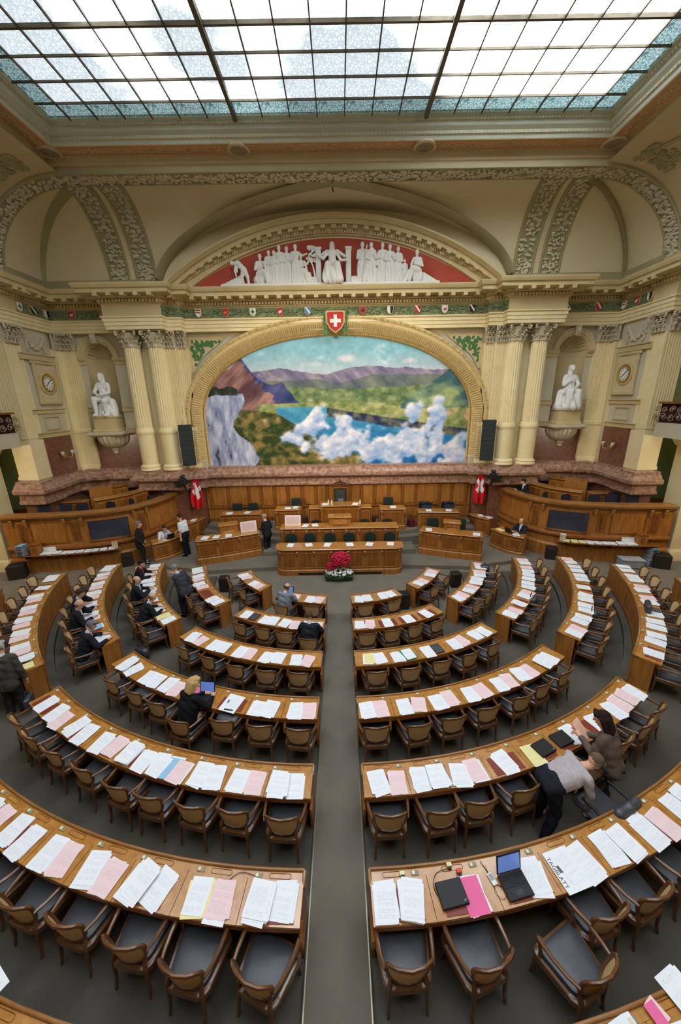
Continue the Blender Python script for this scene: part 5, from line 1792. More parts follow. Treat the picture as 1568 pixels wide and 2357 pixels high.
# green leather chairs
def green_chair(label, x, y, z, rz=math.pi, w=.46, h=.95, arch=False, group='green leather rostrum chairs'):
    t = thing('green_chair', label, 'chair', (x, y, z), rz, group)
    MB().box((0, 0, .42), (w, .45, .1), bev=.03).build('seat', green_l, t, fix=False)
    top = h
    out = [(-w / 2, .48), (w / 2, .48)]
    if arch:
        for i in range(11):
            a = math.pi * i / 10
            out.append((w / 2 * math.cos(a), top - w * .34 + w * .34 * math.sin(a) ** .7))
    else:
        out += [(w / 2, top - .06), (w / 2 - .05, top), (-w / 2 + .05, top), (-w / 2, top - .06)]
    fr = ((0, -.2, 0), (1, 0, 0), (0, -.1, 1), (0, -1, -.1))
    MB().extr([(a * .88, .5 + (b - .5) * .94) for a, b in out], ((0, -.14, 0), (1, 0, 0), (0, -.1, 1), (0, -1, -.1)), .1).build('backrest', green_l, t, fix=False)
    MB().extr(out, fr, .035).build('back_frame', chair_w, t, fix=False)
    for sx in (-1, 1):
        MB().tube([(sx * w * .5, -.2, .68), (sx * (w * .5 + .03), .0, .68), (sx * (w * .5 + .02), .18, .66), (sx * w * .5, .2, .42)], .022, 6).build('arm', chair_w, t, fix=False)
        for yy in (-.2, .2):
            MB().tube([(sx * w * .45, yy, .4), (sx * w * .47, yy * 1.1, 0)], [.026, .018], 6).build('leg', chair_w, t, fix=False)
    return t
for i, x in enumerate((-1.97, -1.2, -.37, .42, 1.28, 2.08)):
    green_chair('arched green leather chair at the low rostrum desk, %s from left' % ORD[i + 1], x, 13.92, .16, arch=True, w=.5, h=1.08)
for i, x in enumerate((-2.05, -1.0, 1.12, 2.12)):
    green_chair('arched green leather chair at the upper rostrum desk, %s from left' % ORD[i + 1], x, 15.12, .36, arch=True, w=.5, h=1.05)
green_chair('green chair behind the small desk left of the throne', -2.03, 16.68, .74, w=.48, h=1.25)
green_chair('green chair behind the small desk right of the throne', 2.35, 16.6, .74, w=.5, h=1.25)
green_chair('square green chair at the rear left desk, nearer the flag', -4.85, 16.72, .56, w=.52, h=1.2)
green_chair('square green chair at the rear left desk, nearer the rostrum', -4.12, 16.78, .56, w=.52, h=1.2)
green_chair('green chair with dark coat at the rear right desk, nearer the rostrum', 4.1, 16.7, .56, w=.56, h=1.15)
green_chair('green chair with dark coat at the rear right desk, nearer the flag', 5.15, 16.6, .56, w=.56, h=1.15)
green_chair('green chair behind the left curved desk and lectern', -5.0, 15.25, .16, w=.5, h=1.12, rz=math.pi + .3)
green_chair('square green carved chair behind the right curved desk, left of lectern', 4.05, 15.0, .16, w=.54, h=1.3, rz=math.pi - .2)
green_chair('square green carved chair behind the right curved desk, right of lectern', 5.15, 14.85, .16, w=.54, h=1.3, rz=math.pi - .3)
for s, x in ((-1, 4.1), (1, 5.15)):
    t = thing('draped_coat', 'black coat over the green chair %s, rear right desk' % ('nearer the rostrum' if s < 0 else 'nearer the flag'), 'coat', (x, 16.62, 1.3))
    p = MB()
    p.grid(10, 6, lambda u, v: (x - .26 + .52 * u, 16.42 + .5 * v, 1.74 - .34 * (2 * v - 1) ** 2 - .05 * math.sin(u * 9) * abs(2 * v - 1)))
    p.build('cloth', navy, t)
    MB().tube([(x - .24, 16.56, 1.7), (x, 16.55, 1.76), (x + .24, 16.56, 1.7)], .04, 6).build('collar', navy, t)
# throne
t = thing('throne_chair', 'tall carved throne chair with dark green back, centre of the rostrum', 'chair', (.08, 16.55, .74))
MB().box((0, 0, .5), (.62, .5, .12), bev=.03).build('seat', green_l, t, fix=False)
MB().box((0, .22, 1.15), (.62, .08, 1.2), bev=.02).build('back_frame', void, t, fix=False)
MB().box((0, .17, 1.15), (.46, .05, 1.0), bev=.03).build('back_cushion', mat('dark_green_grey', (52, 64, 62), .5), t, fix=False)
MB().box((.02, .135, 1.0), (.26, .02, .5)).build('backrest_plate', mat('blue_grey_plate', (104, 122, 134), .5), t, smooth=0, fix=False)
p = MB()
n = 14
arc_o = [(-.36 * math.cos(math.pi * i / n), 1.78 + .26 * math.sin(math.pi * i / n)) for i in range(n + 1)]
p.extr(arc_o, ((0, .28, 0), (1, 0, 0), (0, 0, 1), (0, -1, 0)), .1)
p.build('crest', void, t, fix=False)
q = MB().box((0, .2, 1.76), (.74, .12, .05))
q.tube([(-.26 * math.cos(math.pi * i / n), .17, 1.8 + .17 * math.sin(math.pi * i / n)) for i in range(n + 1)], .018, 5)
for i in range(5):
    q.ball((-.14 + .07 * i, .17, 1.84), .03, 6, 4)
q.build('crest_carving', oak_d, t, fix=False)
MB().ball((0, .22, 2.1), (.04, .04, .06)).build('finial', void, t, fix=False)
for sx in (-1, 1):
    MB().ball((sx * .35, .22, 1.86), (.035, .035, .06)).build('finial', void, t, fix=False)
    MB().tube([(sx * .33, .2, .95), (sx * .34, -.2, .95), (sx * .34, -.24, .55)], .035, 6).build('arm', void, t, fix=False)
    MB().ball((sx * .34, -.1, 1.0), (.04, .06, .04)).build('arm_boss', grey_p, t, fix=False)
    for yy in (-.2, .2):
        MB().box((sx * .27, yy, .22), (.06, .06, .44)).build('leg', void, t, smooth=0, fix=False)

# pink framed boards, papers and small things on the rostrum
def board(label, x, y, z, rz=0.):
    t = thing('display_board', label, 'board', (x, y, z), rz)
    fr = ((0, 0, 0), (1, 0, 0), (0, .25, 1), (0, 1, -.25))
    MB().extr([(-.33, 0), (.33, 0), (.33, .42), (-.33, .42)], fr, .02).build('frame', solid((232, 214, 208)), t, smooth=0, fix=False)
    MB().extr([(-.27, .05), (.27, .05), (.27, .37), (-.27, .37)], ((0, -.004, 0), (1, 0, 0), (0, .25, 1), (0, 1, -.25)), .02).build('panel', solid((216, 186, 184)), t, smooth=0, fix=False)
    MB().box((0, .2, .1), (.05, .3, .04)).build('foot', oak_d, t, fix=False)
board('pale pink framed board standing on the upper rostrum desk', -1.92, 14.62, 1.402)
board('pale pink framed board standing on the left curved desk', -3.75, 14.55, 1.202, R(22))
rr = random.Random(8)
spots = [(-1.85, 13.25, 1.076, 'low rostrum desk, first place from left', 'bw'), (-1.15, 13.25, 1.076, 'low rostrum desk, second place from left', 'pw'), (-.45, 13.25, 1.076, 'low rostrum desk, third place from left', 'ww'), (.42, 13.25, 1.076, 'low rostrum desk, third place from right', 'ww'), (1.2, 13.25, 1.076, 'low rostrum desk, second place from right', 'ww'), (2.0, 13.25, 1.076, 'low rostrum desk, first place from right', 'pw'),
         (-1.0, 14.62, 1.402, 'upper rostrum desk left of the lectern', 'ww'), (-1.4, 14.6, 1.402, 'upper rostrum desk beside the pink board', 'bw'),
         (-2.3, 16.1, 1.742, 'small desk left of the throne', 'ww'), (2.45, 16.0, 1.742, 'small desk right of the throne', 'ww'), (-1.95, 16.15, 1.742, 'small desk left of the throne, near its right end', 'bw'),
         (-.62, 15.78, 1.982, 'highest desk, left end', 'pw'), (.75, 15.78, 1.982, 'highest desk, right end', 'pw'),
         (-5.0, 16.15, 1.522, 'rear left desk nearer the flag', 'ww'), (-4.2, 16.2, 1.522, 'rear left desk nearer the rostrum', 'ww'), (4.1, 16.1, 1.522, 'rear right desk nearer the rostrum', 'ww'), (5.0, 16.05, 1.522, 'rear right desk nearer the flag', 'ww'),
         (-5.35, 13.85, 1.202, 'left curved desk, outer end', 'ww'), (-4.95, 13.98, 1.202, 'left curved desk, second from outer end', 'ww'), (-4.5, 14.12, 1.202, 'left curved desk beside its lectern', 'ww'),
         (3.75, 14.42, 1.202, 'right curved desk, inner end', 'ww'), (5.5, 13.78, 1.202, 'right curved desk, outer end', 'ww'),
         (-7.2, 14.45, .962, 'left attendants\' desk', 'ww'), (6.95, 14.9, .962, 'typist\'s desk, yellow on top', 'wy'), (7.35, 14.3, .962, 'typist\'s desk, outer end', 'ww'), (-6.95, 16.75, 1.022, 'desk under the left flag', 'ww'), (6.75, 16.75, 1.022, 'desk under the right flag', 'ww'), (7.05, 16.4, 1.022, 'desk under the right flag, outer end', 'ww')]
for x, y, z, lab, cc in spots:
    stack(x, y, z, rr.uniform(-.3, .3), cc, 'papers lying on the ' + lab, big=1.15)
for i, (x, z, y) in enumerate(((-.45, 1.98, 15.75), (-.3, 1.98, 15.72), (.95, 1.98, 15.7), (-1.15, .76, 15.9))):
    t = thing('water_bottle', ['slim clear bottle on the highest desk, left end', 'short glass carafe on the highest desk beside the slim bottle', 'clear bottle on the highest desk, right end', 'water bottle on the tray left of the highest desk'][i], 'bottle', (x, y, z))
    MB().lathe([(.0, 0), (.035, 0), (.038, .02), (.036, .14), (.014, .19), (.013, .23), (0, .23)], n=12).build('body', socket_w, t, fix=False)
    MB().lathe([(.016, .22), (.016, .245), (0, .245)], n=10).build('cap', grey_p, t, fix=False)
for i, x in enumerate((-1.5, 1.5)):
    t = thing('leather_case', 'dark upright leather case beside the highest desk, %s' % SIDE[-1 if x < 0 else 1], 'case', (x, 15.85, .74))
    MB().box((0, 0, .34), (.34, .16, .62), bev=.03).build('body', mat('maroon_leather', (58, 34, 32), .5), t, fix=False)
    MB().tube([(-.07, 0, .64), (-.06, 0, .7), (.06, 0, .7), (.07, 0, .64)], .012, 5).build('handle', void, t, fix=False)
t = thing('waste_bin', 'round dark red waste bin beside the right small desk', 'bin', (3.35, 16.2, .56))
MB().lathe([(.0, 0), (.17, 0), (.2, .48), (.19, .48), (.16, .04), (0, .04)], n=20).build('body', solid((104, 34, 38)), t, fix=False)
MB().lathe([(.19, .47), (.21, .475), (.21, .5), (.19, .5)], n=20).build('rim', solid((84, 26, 30)), t, fix=False)
t = thing('yellow_sack', 'yellow folded sack lying by the rear left desk', 'sack', (-3.25, 16.55, .56))
p = MB().ball((0, 0, .08), (.34, .2, .1), 12, 6)
p.v = [(x, y, max(0, z + .03 * math.sin(x * 20) * math.cos(y * 17))) for x, y, z in p.v]
p.build('cloth', solid((226, 206, 70)), t, fix=False)
MB().tube([(-.2, -.1, .15), (0, -.14, .17), (.2, -.1, .15)], .02, 5).build('fold', solid((196, 176, 50)), t, fix=False)

# flags --------------------------------------------------------------------------------------------
for s in (-1, 1):
    t = thing('flag', 'red flag with white cross hanging on a pole, %s of the panelling' % SIDE[s], 'flag', (s * 6.72, 16.85, .16))
    bx_, by_ = s * 6.72, 16.85
    MB().tube([(bx_, by_, .16), (bx_ + s * -.12, by_, 3.35)], .018, 8).build('pole', brass, t)
    MB().ball((bx_ - s * .12, by_, 3.4), (.03, .03, .06)).build('finial', gold, t)
    MB().lathe([(.2, 0), (.2, .04), (.05, .1), (.03, .14)], (bx_, by_, .16), 16).build('base', dgrey, t)
    # draped cloth: gathered at the top, folds widening downward; colours painted on by position in the field
    nu_, nv_ = 30, 44
    vs, cs = [], []
    for j in range(nv_ + 1):
        v = j / nv_
        wd = .06 + .52 * min(1, v * 1.6) ** .8
        bot = .16 * abs(2 * (0) - 1)
        for i in range(nu_ + 1):
            u = i / nu_
            xx = bx_ - s * .1 + s * .02 * v + (u - .5) * wd * (1 if v < .8 else 1 - .9 * (v - .8))
            z = 3.22 - 1.62 * v + .12 * (abs(u - .5) * 2) * v - .05
            yy = by_ - .03 + .07 * v * math.sin(u * 13 + s) * (.5 + v)
            vs.append((xx - bx_, yy - by_, z - .16))
            q, w = (u - .5) * (1.05 if v > .3 else .8), v - .47
            on = (abs(q) < .17 + 0 * w and abs(w) < .27) or (abs(w) < .105 + .02 * q and abs(q) < .44)
            # the cross hangs diagonally
            q, w = (u - .5) * wd * 1.9, (v - .46) * 1.62
            cr_, sr_ = (math.cos(.35), math.sin(.35)) if s < 0 else (math.cos(.785), math.sin(.785))
            q2, w2 = q * cr_ - w * sr_, q * sr_ + w * cr_
            on = (abs(q2) < .115 and abs(w2) < .40) or (abs(w2) < .115 and abs(q2) < .40)
            cs.append((*lin((236, 234, 236) if on else (214, 32, 40)), 1))
    w_ = nu_ + 1
    me = bpy.data.meshes.new('flag_cloth')
    me.from_pydata(vs, [], [(j * w_ + i, j * w_ + i + 1, (j + 1) * w_ + i + 1, (j + 1) * w_ + i) for j in range(nv_) for i in range(nu_)])
    me.shade_smooth()
    ca = me.color_attributes.new('Col', 'FLOAT_COLOR', 'POINT')
    ca.data.foreach_set('color', np.array(cs, dtype=np.float32).ravel())
    link('cloth', me, cloth, t)

# loudspeakers, TV cameras ---------------------------------------------------------------------------
for s in (-1, 1):
    t = thing('loudspeaker', 'tall dark column loudspeaker %s of the mural' % SIDE[s], 'loudspeaker', (s * 6.72, 16.7, 3.66))
    p = MB().box((0, 0, .9), (.56, .2, 1.8), bev=.02)
    p.build('cabinet', dgrey, t, fix=False)
    for i in range(8):
        MB().box((0, -.105, .13 + i * .22), (.5, .02, .19)).build('grille', mat('dark_green_grille', (44, 52, 50), .6, .3, 60), t, smooth=0, fix=False)
    for z in (.5, 1.5):
        MB().box((0, .2, z), (.08, .25, .06)).build('bracket', dgrey, t, smooth=0, fix=False)
    t.rotation_euler = (0, 0, s * -.25)
    t = thing('tv_camera', 'black television camera on a wall arm, %s of the panelling' % SIDE[s], 'camera', (s * 7.0, 16.45, 2.7))
    t.scale = (1.6, 1.6, 1.6)
    MB().box((0, 0, .18), (.2, .34, .2), bev=.03).build('body', blackm, t, fix=False)
    MB().lathe([(.06, 0), (.075, .02), (.08, .2), (.09, .22)], n=14).build('lens', blackm, t, fix=False).matrix_basis = Matrix.Translation((0, -.15, .18)) @ Matrix.Rotation(math.pi / 2, 4, 'X')
    MB().box((0, -.05, .33), (.1, .16, .08), bev=.02).build('viewfinder', dgrey, t, fix=False)
    MB().tube([(0, 0, .06), (0, .1, -.12), (0, .4, -.15)], .035, 6).build('arm', dgrey, t, fix=False)
    MB().box((s * .24, .12, .05), (.24, .18, .12), bev=.03).build('control_box', mat('olive_grey', (88, 80, 62), .6), t, fix=False)

# clocks and sconces on the side walls ----------------------------------------------------------------
for s in (-1, 1):
    Yc = 16.3
    t = thing('wall_clock', 'round gilt wall clock in a square stone frame, %s wall' % SIDE[s], 'clock', (s * 12.08, Yc, 7.25), -s * math.pi / 2)
    p = MB()
    for a, b, w_, h_ in ((0, .78, 1.3, .12), (0, -.78, 1.2, .12), (-.52, 0, .12, 1.5), (.52, 0, .12, 1.5)):
        p.box((a, -.06, b), (w_, .12, h_), bev=.02)
    p.build('stone_frame', sstone, t, fix=False)
    MB().box((0, -.03, 0), (.98, .06, 1.46)).build('back_plate', tan_p, t, smooth=0, fix=False)
    def disc(mb, prof, n=28):
        k0 = len(mb.v)
        mb.lathe(prof, n=n, caps=False)
        mb.v[k0:] = [(x, -z, y) for x, y, z in mb.v[k0:]]
        return mb
    disc(MB(), [(.45, .04), (.45, .1), (.38, .13), (.36, .12), (.33, .07)]).build('bead_ring', gold_s, t, fix=False)
    disc(MB(), [(.34, .06), (.34, .14), (.29, .15), (.28, .1)]).build('gilt_ring', gold, t, fix=False)
    MB().extr([(.292 * math.cos(2 * math.pi * i / 32), .292 * math.sin(2 * math.pi * i / 32)) for i in range(32)], ((0, -.06, 0), (1, 0, 0), (0, 0, 1), (0, -1, 0)), .04).build('dial', solid((238, 236, 228)), t, smooth=0, fix=False)
    q = MB()
    for i in range(12):
        a = math.pi / 6 * i
        q.box((0, 0, 0), (.02, .008, .07))
        q.v[-8:] = [(math.sin(a) * (.22 + z) + x * math.cos(a), -.106 + y, math.cos(a) * (.22 + z) - x * math.sin(a)) for x, y, z in q.v[-8:]]
    q.build('hour_marks', blackm, t, smooth=0, fix=False)
    for a, l in ((R(48), .25), (R(228), .16)):
        q = MB().box((0, 0, l / 2), (.022, .006, l))
        q.v = [(math.sin(a) * z + x * math.cos(a), y - .114, math.cos(a) * z - x * math.sin(a)) for x, y, z in q.v]
        q.build('hand', blackm, t, smooth=0, fix=False)
    t = thing('wall_sconce', 'gilt two-armed wall lamp with glass shades, %s marble panel' % SIDE[s], 'lamp', (s * 12.03, 16.3, 4.25), -s * math.pi / 2)
    MB().ball((0, -.03, 0), (.07, .04, .14), 10, 8).build('back_plate', gold, t, fix=False)
    shade = mat('frosted_shade', (222, 216, 204), .3, .05, 6)
    for sx in (-1, 1):
        MB().tube([(0, -.05, 0), (sx * .1, -.14, -.1), (sx * .24, -.18, -.08), (sx * .3, -.18, .04)], .014, 6).build('arm', gold, t, fix=False)
        k0 = MB().lathe([(.02, 0), (.06, .05), (.08, .13), (.06, .16)], (sx * .3, -.18, .04), 12)
        k0.build('shade', shade, t, fix=False)

# flowers in front of the rostrum ---------------------------------------------------------------------
t = thing('flower_planter', 'planter of red and white flowers in front of the rostrum', 'flowers', (0, 12.45, 0))
MB().box((0, 0, .11), (1.0, .36, .22), bev=.03).build('trough', mat('dark_green_trough', (44, 56, 48), .6), t, fix=False)
fr_ = random.Random(12)
def petals(n, c, r, size, name, m_, kind):
    q = MB()
    for _ in range(n):
        a, b = fr_.uniform(0, 2 * math.pi), math.acos(fr_.uniform(-.4, 1))
        d = Vector((math.cos(a) * math.sin(b), math.sin(a) * math.sin(b), math.cos(b)))
        pc = Vector(c) + Vector((d.x * r[0], d.y * r[1], d.z * r[2])) * fr_.uniform(.75, 1.05)
        e = size * fr_.uniform(.7, 1.2)
        if kind == 'leaf':
            u_ = d.orthogonal().normalized()
            q.add([pc - u_ * e * .4, pc + d.cross(u_) * e, pc + u_ * e * .4, pc - d.cross(u_) * e * .3 + d * e * .4], [(0, 1, 2, 3)])
        else:
            q.ball(pc, (e, e, e * .7), 5, 3)
    o = q.build(name, m_, t, fix=False, smooth=.9)
    o['kind'] = 'stuff'
petals(420, (.06, 0, .78), (.34, .28, .3), .05, 'red_blossoms', mat('crimson_petals', (176, 26, 56), .6, .3, 30, rgb2=(206, 44, 76)), 'b')
petals(160, (-.3, .02, .5), (.18, .16, .18), .045, 'red_blossoms', MATS['crimson_petals'], 'b')
petals(150, (0, -.06, .34), (.48, .26, .12), .042, 'white_blossoms', mat('white_petals', (236, 234, 232), .6, .05, 30), 'b')
petals(520, (0, -.02, .22), (.54, .32, .14), .07, 'foliage', leafg, 'leaf')
MB().tube([(.04, 0, .2), (.05, 0, .5), (.06, 0, .75)], [.03, .02, .015], 6).build('stem', leafg, t, fix=False)

# ================================================================ TRIBUNES with screens and shelves
TRP = [(7.72, 17.25), (7.78, 16.3), (8.05, 15.35), (8.5, 14.6), (9.15, 14.1), (10.1, 13.8), (11.3, 13.62), (12.95, 13.5)]
for s in (1, -1):
    n_ = SIDE[s]
    pts = TRP if s > 0 else [(-x, y) for x, y in TRP[::-1]]
    path = smooth_path(pts, 7)
    pa = Path(path)
    def D(f):                               # fraction measured from the rostrum end
        return pa.L * (f if s > 0 else 1 - f)
    def seg(f0, f1, n=8):
        a, b = sorted((D(f0), D(f1)))
        return pa.cut(a, b, n)
    t = thing('tribune', 'curved oak tribune with carved panels and dark screen, %s' % n_, 'tribune', (s * 9.5, 14.6, 0))
    MB().plan(path, [(0, 0), (0, 2.3), (-.12, 2.3), (-.12, 0)], closed=True).build('front_wall', oak, t, smooth=.5)
    MB().plan(path, [(.0, 0), (.1, 0), (.1, .52), (.06, .58), (0, .6)], closed=True).build('plinth', oak, t, smooth=.5)
    MB().plan(path, [(.0, .86), (.04, .88), (.1, .96), (.1, 1.02), (.04, 1.06), (0, 1.1)], closed=True).build('string_moulding', oak_d, t, smooth=.5)
    MB().plan(path, [(.0, 2.1), (.03, 2.12), (.08, 2.2), (.16, 2.26), (.17, 2.34), (.1, 2.37), (-.3, 2.37), (-.3, 2.32), (0, 2.3)], closed=True).build('rail_top', oak_rim, t, smooth=.5)
    for f0, f1 in ((.03, .30), (.70, .87)):  # big plain panels
        q = MB()
        q.plan(seg(f0, f1), [(0, 1.16), (.025, 1.16), (.025, 1.2), (0, 1.2)], closed=True)
        q.plan(seg(f0, f1), [(0, 2.04), (.025, 2.04), (.025, 2.08), (0, 2.08)], closed=True)
        for f in (f0, f1):
            x, y, a = pa.at(D(f))
            q.box((x + math.sin(a) * .012, y - math.cos(a) * .012, 1.62), (.04, .03, .92), a)
        q.build('panel_frame', oak_d, t, smooth=0)
    for f in (.335, .655, .91):             # narrow carved panels
        q = MB()
        q.plan(seg(f - .022, f + .022, 3), [(0, 1.2), (.02, 1.2), (.02, 2.02), (0, 2.02)], closed=True)
        x, y, a = pa.at(D(f))
        nx, ny = math.sin(a), -math.cos(a)
        for i in range(9):
            z = 1.3 + i * .08
            for e in (-1, 1):
                q.tube([(x + nx * .03 + math.cos(a) * e * .02, y + ny * .03 + math.sin(a) * e * .02, z), (x + nx * .04 + math.cos(a) * e * .08, y + ny * .04 + math.sin(a) * e * .08, z + .03), (x + nx * .03 + math.cos(a) * e * .05, y + ny * .03 + math.sin(a) * e * .05, z + .07)], .014, 5)
        q.build('carved_panel', oak_d, t, smooth=.6)
    for f in (.05, .305, .375, .615, .695, .88, .95):
        x, y, a = pa.at(D(f))
        o = link('console', CONSM, oak_rim, t, (x - s * 9.5, y - 14.6, 2.14), (0, 0, a))
        o.scale = (1.2, 1.2, 1.6)
    q = MB()                                # screen surround
    q.plan(seg(.395, .6), [(0, 1.14), (.05, 1.16), (.05, 1.22), (0, 1.22)], closed=True)
    q.plan(seg(.395, .6), [(0, 2.0), (.05, 2.0), (.05, 2.06), (0, 2.08)], closed=True)
    for f in (.40, .595):
        x, y, a = pa.at(D(f))
        q.box((x + math.sin(a) * .03, y - math.cos(a) * .03, 1.6), (.07, .06, .84), a)
    q.build('screen_surround', oak, t, smooth=0)
    x0, y0, _ = pa.at(D(.405))
    x1, y1, _ = pa.at(D(.59))
    a = math.atan2(y1 - y0, x1 - x0) if s > 0 else math.atan2(y0 - y1, x0 - x1)
    cx, cy = (x0 + x1) / 2 + math.sin(a) * .08, (y0 + y1) / 2 - math.cos(a) * .08
    t2 = thing('projection_screen', 'large dark blank screen set in the %s tribune front' % n_, 'screen', (cx, cy, 1.61), a)
    Ls = math.hypot(x1 - x0, y1 - y0)
    MB().box((0, 0, 0), (Ls, .06, .78)).build('panel', screen_m, t2, smooth=0, fix=False)
    MB().box((0, .005, -.4), (Ls + .04, .07, .03)).build('sill', oak_rim, t2, smooth=0, fix=False)
    # shelf with papers
    sh = thing('paper_shelf', 'long curved oak shelf of leaflets on the %s tribune' % n_, 'shelf', (s * 10.5, 13.6, .82))
    MB().plan(seg(.46, .93, 14), [(0, .78), (.42, .8), (.43, .82), (.42, .835), (0, .835)], closed=True).build('board', oak_d, sh, smooth=.5)
    for f in (.5, .6, .7, .8, .9):
        x, y, a = pa.at(D(f))
        MB().box((x + math.sin(a) * .15, y - math.cos(a) * .15, .72), (.04, .26, .14), a).build('bracket', void, sh, smooth=0)
    for i, f in enumerate((.50, .535, .57, .605, .64, .675, .71, .745, .78, .805)):
        x, y, a = pa.at(D(f))
        x, y = x + math.sin(a) * .25, y - math.cos(a) * .25
        col_ = 'y' if (s > 0 and i < 3) else 'w'
        stack(x, y, .838, a + rr.uniform(-.1, .1), col_ * 2, '%s leaflets on the %s tribune shelf, %s from the screen' % ('yellow' if col_ == 'y' else 'white', n_, ORD[i + 1]), big=1.05, block=2 + (i > 6) * 2)
    for i, f in enumerate((.77, .79, .81)):
        x, y, a = pa.at(D(f))
        t2 = thing('leaflet_rack', 'small white leaflet holder at the %s shelf, %s from the screen side' % (n_, ORD[i + 1]), 'holder', (x + math.sin(a) * .12, y - math.cos(a) * .12, .838), a)
        MB().box((0, 0, .12), (.15, .03, .22)).build('back', paper_plain, t2, smooth=0, fix=False)
        MB().box((0, -.04, .05), (.15, .07, .1)).build('pocket', solid((222, 222, 226)), t2, smooth=0, fix=False)
    x, y, a = pa.at(D(.845))
    t2 = thing('small_cabinet', 'small oak box cabinet standing on the %s shelf' % n_, 'cabinet', (x + math.sin(a) * .2, y - math.cos(a) * .2, .838), a)
    MB().box((0, 0, .2), (.32, .26, .4)).build('body', oak, t2, smooth=0, fix=False)
    MB().box((0, -.01, .415), (.38, .32, .03), bev=.01).build('top', oak_d, t2, fix=False)
    MB().box((0, -.135, .2), (.16, .02, .22), bev=.005).build('door', oak_d, t2, fix=False)
    x, y, a = pa.at(D(.485))
    t2 = thing('carton', 'small %s carton at the screen end of the %s shelf' % ('white and orange' if s < 0 else 'beige', n_), 'carton', (x + math.sin(a) * .22, y - math.cos(a) * .22, .838), a)
    MB().box((0, 0, .13), (.2, .18, .26)).build('box', solid((206, 190, 160)), t2, smooth=0, fix=False)
    MB().box((0, 0, .262), (.19, .17, .006)).build('lid', solid((236, 226, 214) if s > 0 else (222, 120, 84)), t2, smooth=0, fix=False)
    x, y, a = pa.at(D(.905))
    t2 = thing('letter_trays', 'stack of grey letter trays with blue top, %s tribune end' % n_, 'trays', (x + math.sin(a) * .3, y - math.cos(a) * .3, .838 if s < 0 else .3), a)
    for i in range(6):
        MB().box((0, 0, .03 + i * .065), (.28, .34, .045), bev=.006).build('tray', grey_p, t2, fix=False)
        MB().box((0, -.165, .03 + i * .065), (.2, .02, .03)).build('tray_front', dgrey, t2, smooth=0, fix=False)
    MB().box((0, 0, .42), (.24, .32, .02)).build('top_folder', solid((130, 178, 200)), t2, smooth=0, fix=False)
    if s > 0:
        t2 = thing('storage_crate', 'grey lidded plastic crate on the floor under the right shelf', 'crate', (11.35, 13.12, 0), R(-8))
        MB().box((0, 0, .16), (.78, .42, .3), bev=.02).build('bin', grey_p, t2, fix=False)
        MB().box((0, 0, .33), (.82, .46, .05), bev=.012).build('lid', solid((168, 170, 176)), t2, fix=False)
        for k in range(5):
            MB().box((-.28 + .14 * k, -.215, .15), (.02, .02, .22)).build('rib', grey_p, t2, smooth=0, fix=False)
        t2 = thing('crate_stand', 'grey crate under the letter trays at the right tribune end', 'crate', (x + math.sin(a) * .3, y - math.cos(a) * .3, 0), a)
        MB().box((0, 0, .15), (.36, .36, .29), bev=.02).build('body', grey_p, t2, fix=False)
        for k in range(3):
            MB().box((0, -.185, .07 + .08 * k), (.3, .02, .03)).build('drawer_front', dgrey, t2, smooth=0, fix=False)
    for i, (bx_, by_, w_, h_, lab) in enumerate(((8.72 * s, 14.0, .4, .5, 'dark brown bin on the floor below the %s screen' % n_), (12.45 * s, 13.05, .55, .55, 'large dark brown bin at the foot of the %s pier' % n_))):
        t2 = thing('paper_bin', lab, 'bin', (bx_, by_, 0), R(-25 * s))
        q = MB()
        q.box((0, 0, h_ / 2), (w_, w_ * .8, h_), bev=.02)
        q.build('box', dbox, t2, fix=False)
        MB().box((0, 0, h_ + .004), (w_ * .9, w_ * .72, .01)).build('opening', blackm, t2, smooth=0, fix=False)
    # inside: raised floor, press benches, dark chairs
    fl2 = struct(MB().prism([(s * x_, y_) for x_, y_ in [(7.9, 17.2)] + [(x_ + .12, y_ + .12) for x_, y_ in TRP[1:]] + [(12.95, 15.0), (12.0, 17.2)]][::s], .0, 1.45).build('floor', dimmed_carpet, smooth=0))
    def bench(label, p0, p1, p2, z0, z1):
        a_ = [(s * p0[0], p0[1]), (s * p1[0], p1[1]), (s * p2[0], p2[1])]
        if s < 0:
            a_ = a_[::-1]
        return panel_desk('press_bench', label, smooth_path(a_, 4), z0, z1, .4, 3, cons=False, plinth=0, cat='bench')
    bench('curved oak press bench in the %s tribune, nearest its rail' % n_, (8.85, 16.7), (9.3, 15.55), (10.05, 14.75), 1.45, 2.6)
    bench('oak press bench at the back of the %s tribune' % n_, (9.9, 16.95), (10.25, 16.4), (10.75, 15.95), 1.45, 2.8)
    bench('straight oak press bench at the outer end of the %s tribune' % n_, (10.95, 15.55), (11.4, 15.5), (12.0, 15.42), 1.45, 2.36)
    t2 = thing('oak_screen_wall', 'tall plain oak partition behind the %s press benches' % n_, 'partition', (s * 10.55, 16.0, 1.45))
    MB().box((0, 0, .72), (.9, .07, 1.44), R(-62 * s) if False else 0).build('board', oak, t2, smooth=0, fix=False)
    MB().box((0, 0, 1.45), (.96, .11, .04)).build('cap', oak_rim, t2, smooth=0, fix=False)
    t2.rotation_euler = (0, 0, R(-50) * s)
    CHP = [(8.35, 16.3, -60), (8.6, 15.55, -50), (9.05, 15.0, -40), (9.6, 14.55, -20), (9.75, 16.2, -50), (10.35, 15.35, -30), (10.6, 14.4, 0), (11.25, 14.35, 0), (12.1, 14.3, 5), (11.2, 16.1, 0), (11.7, 14.8, 0) if s > 0 else (11.0, 16.2, 0)]
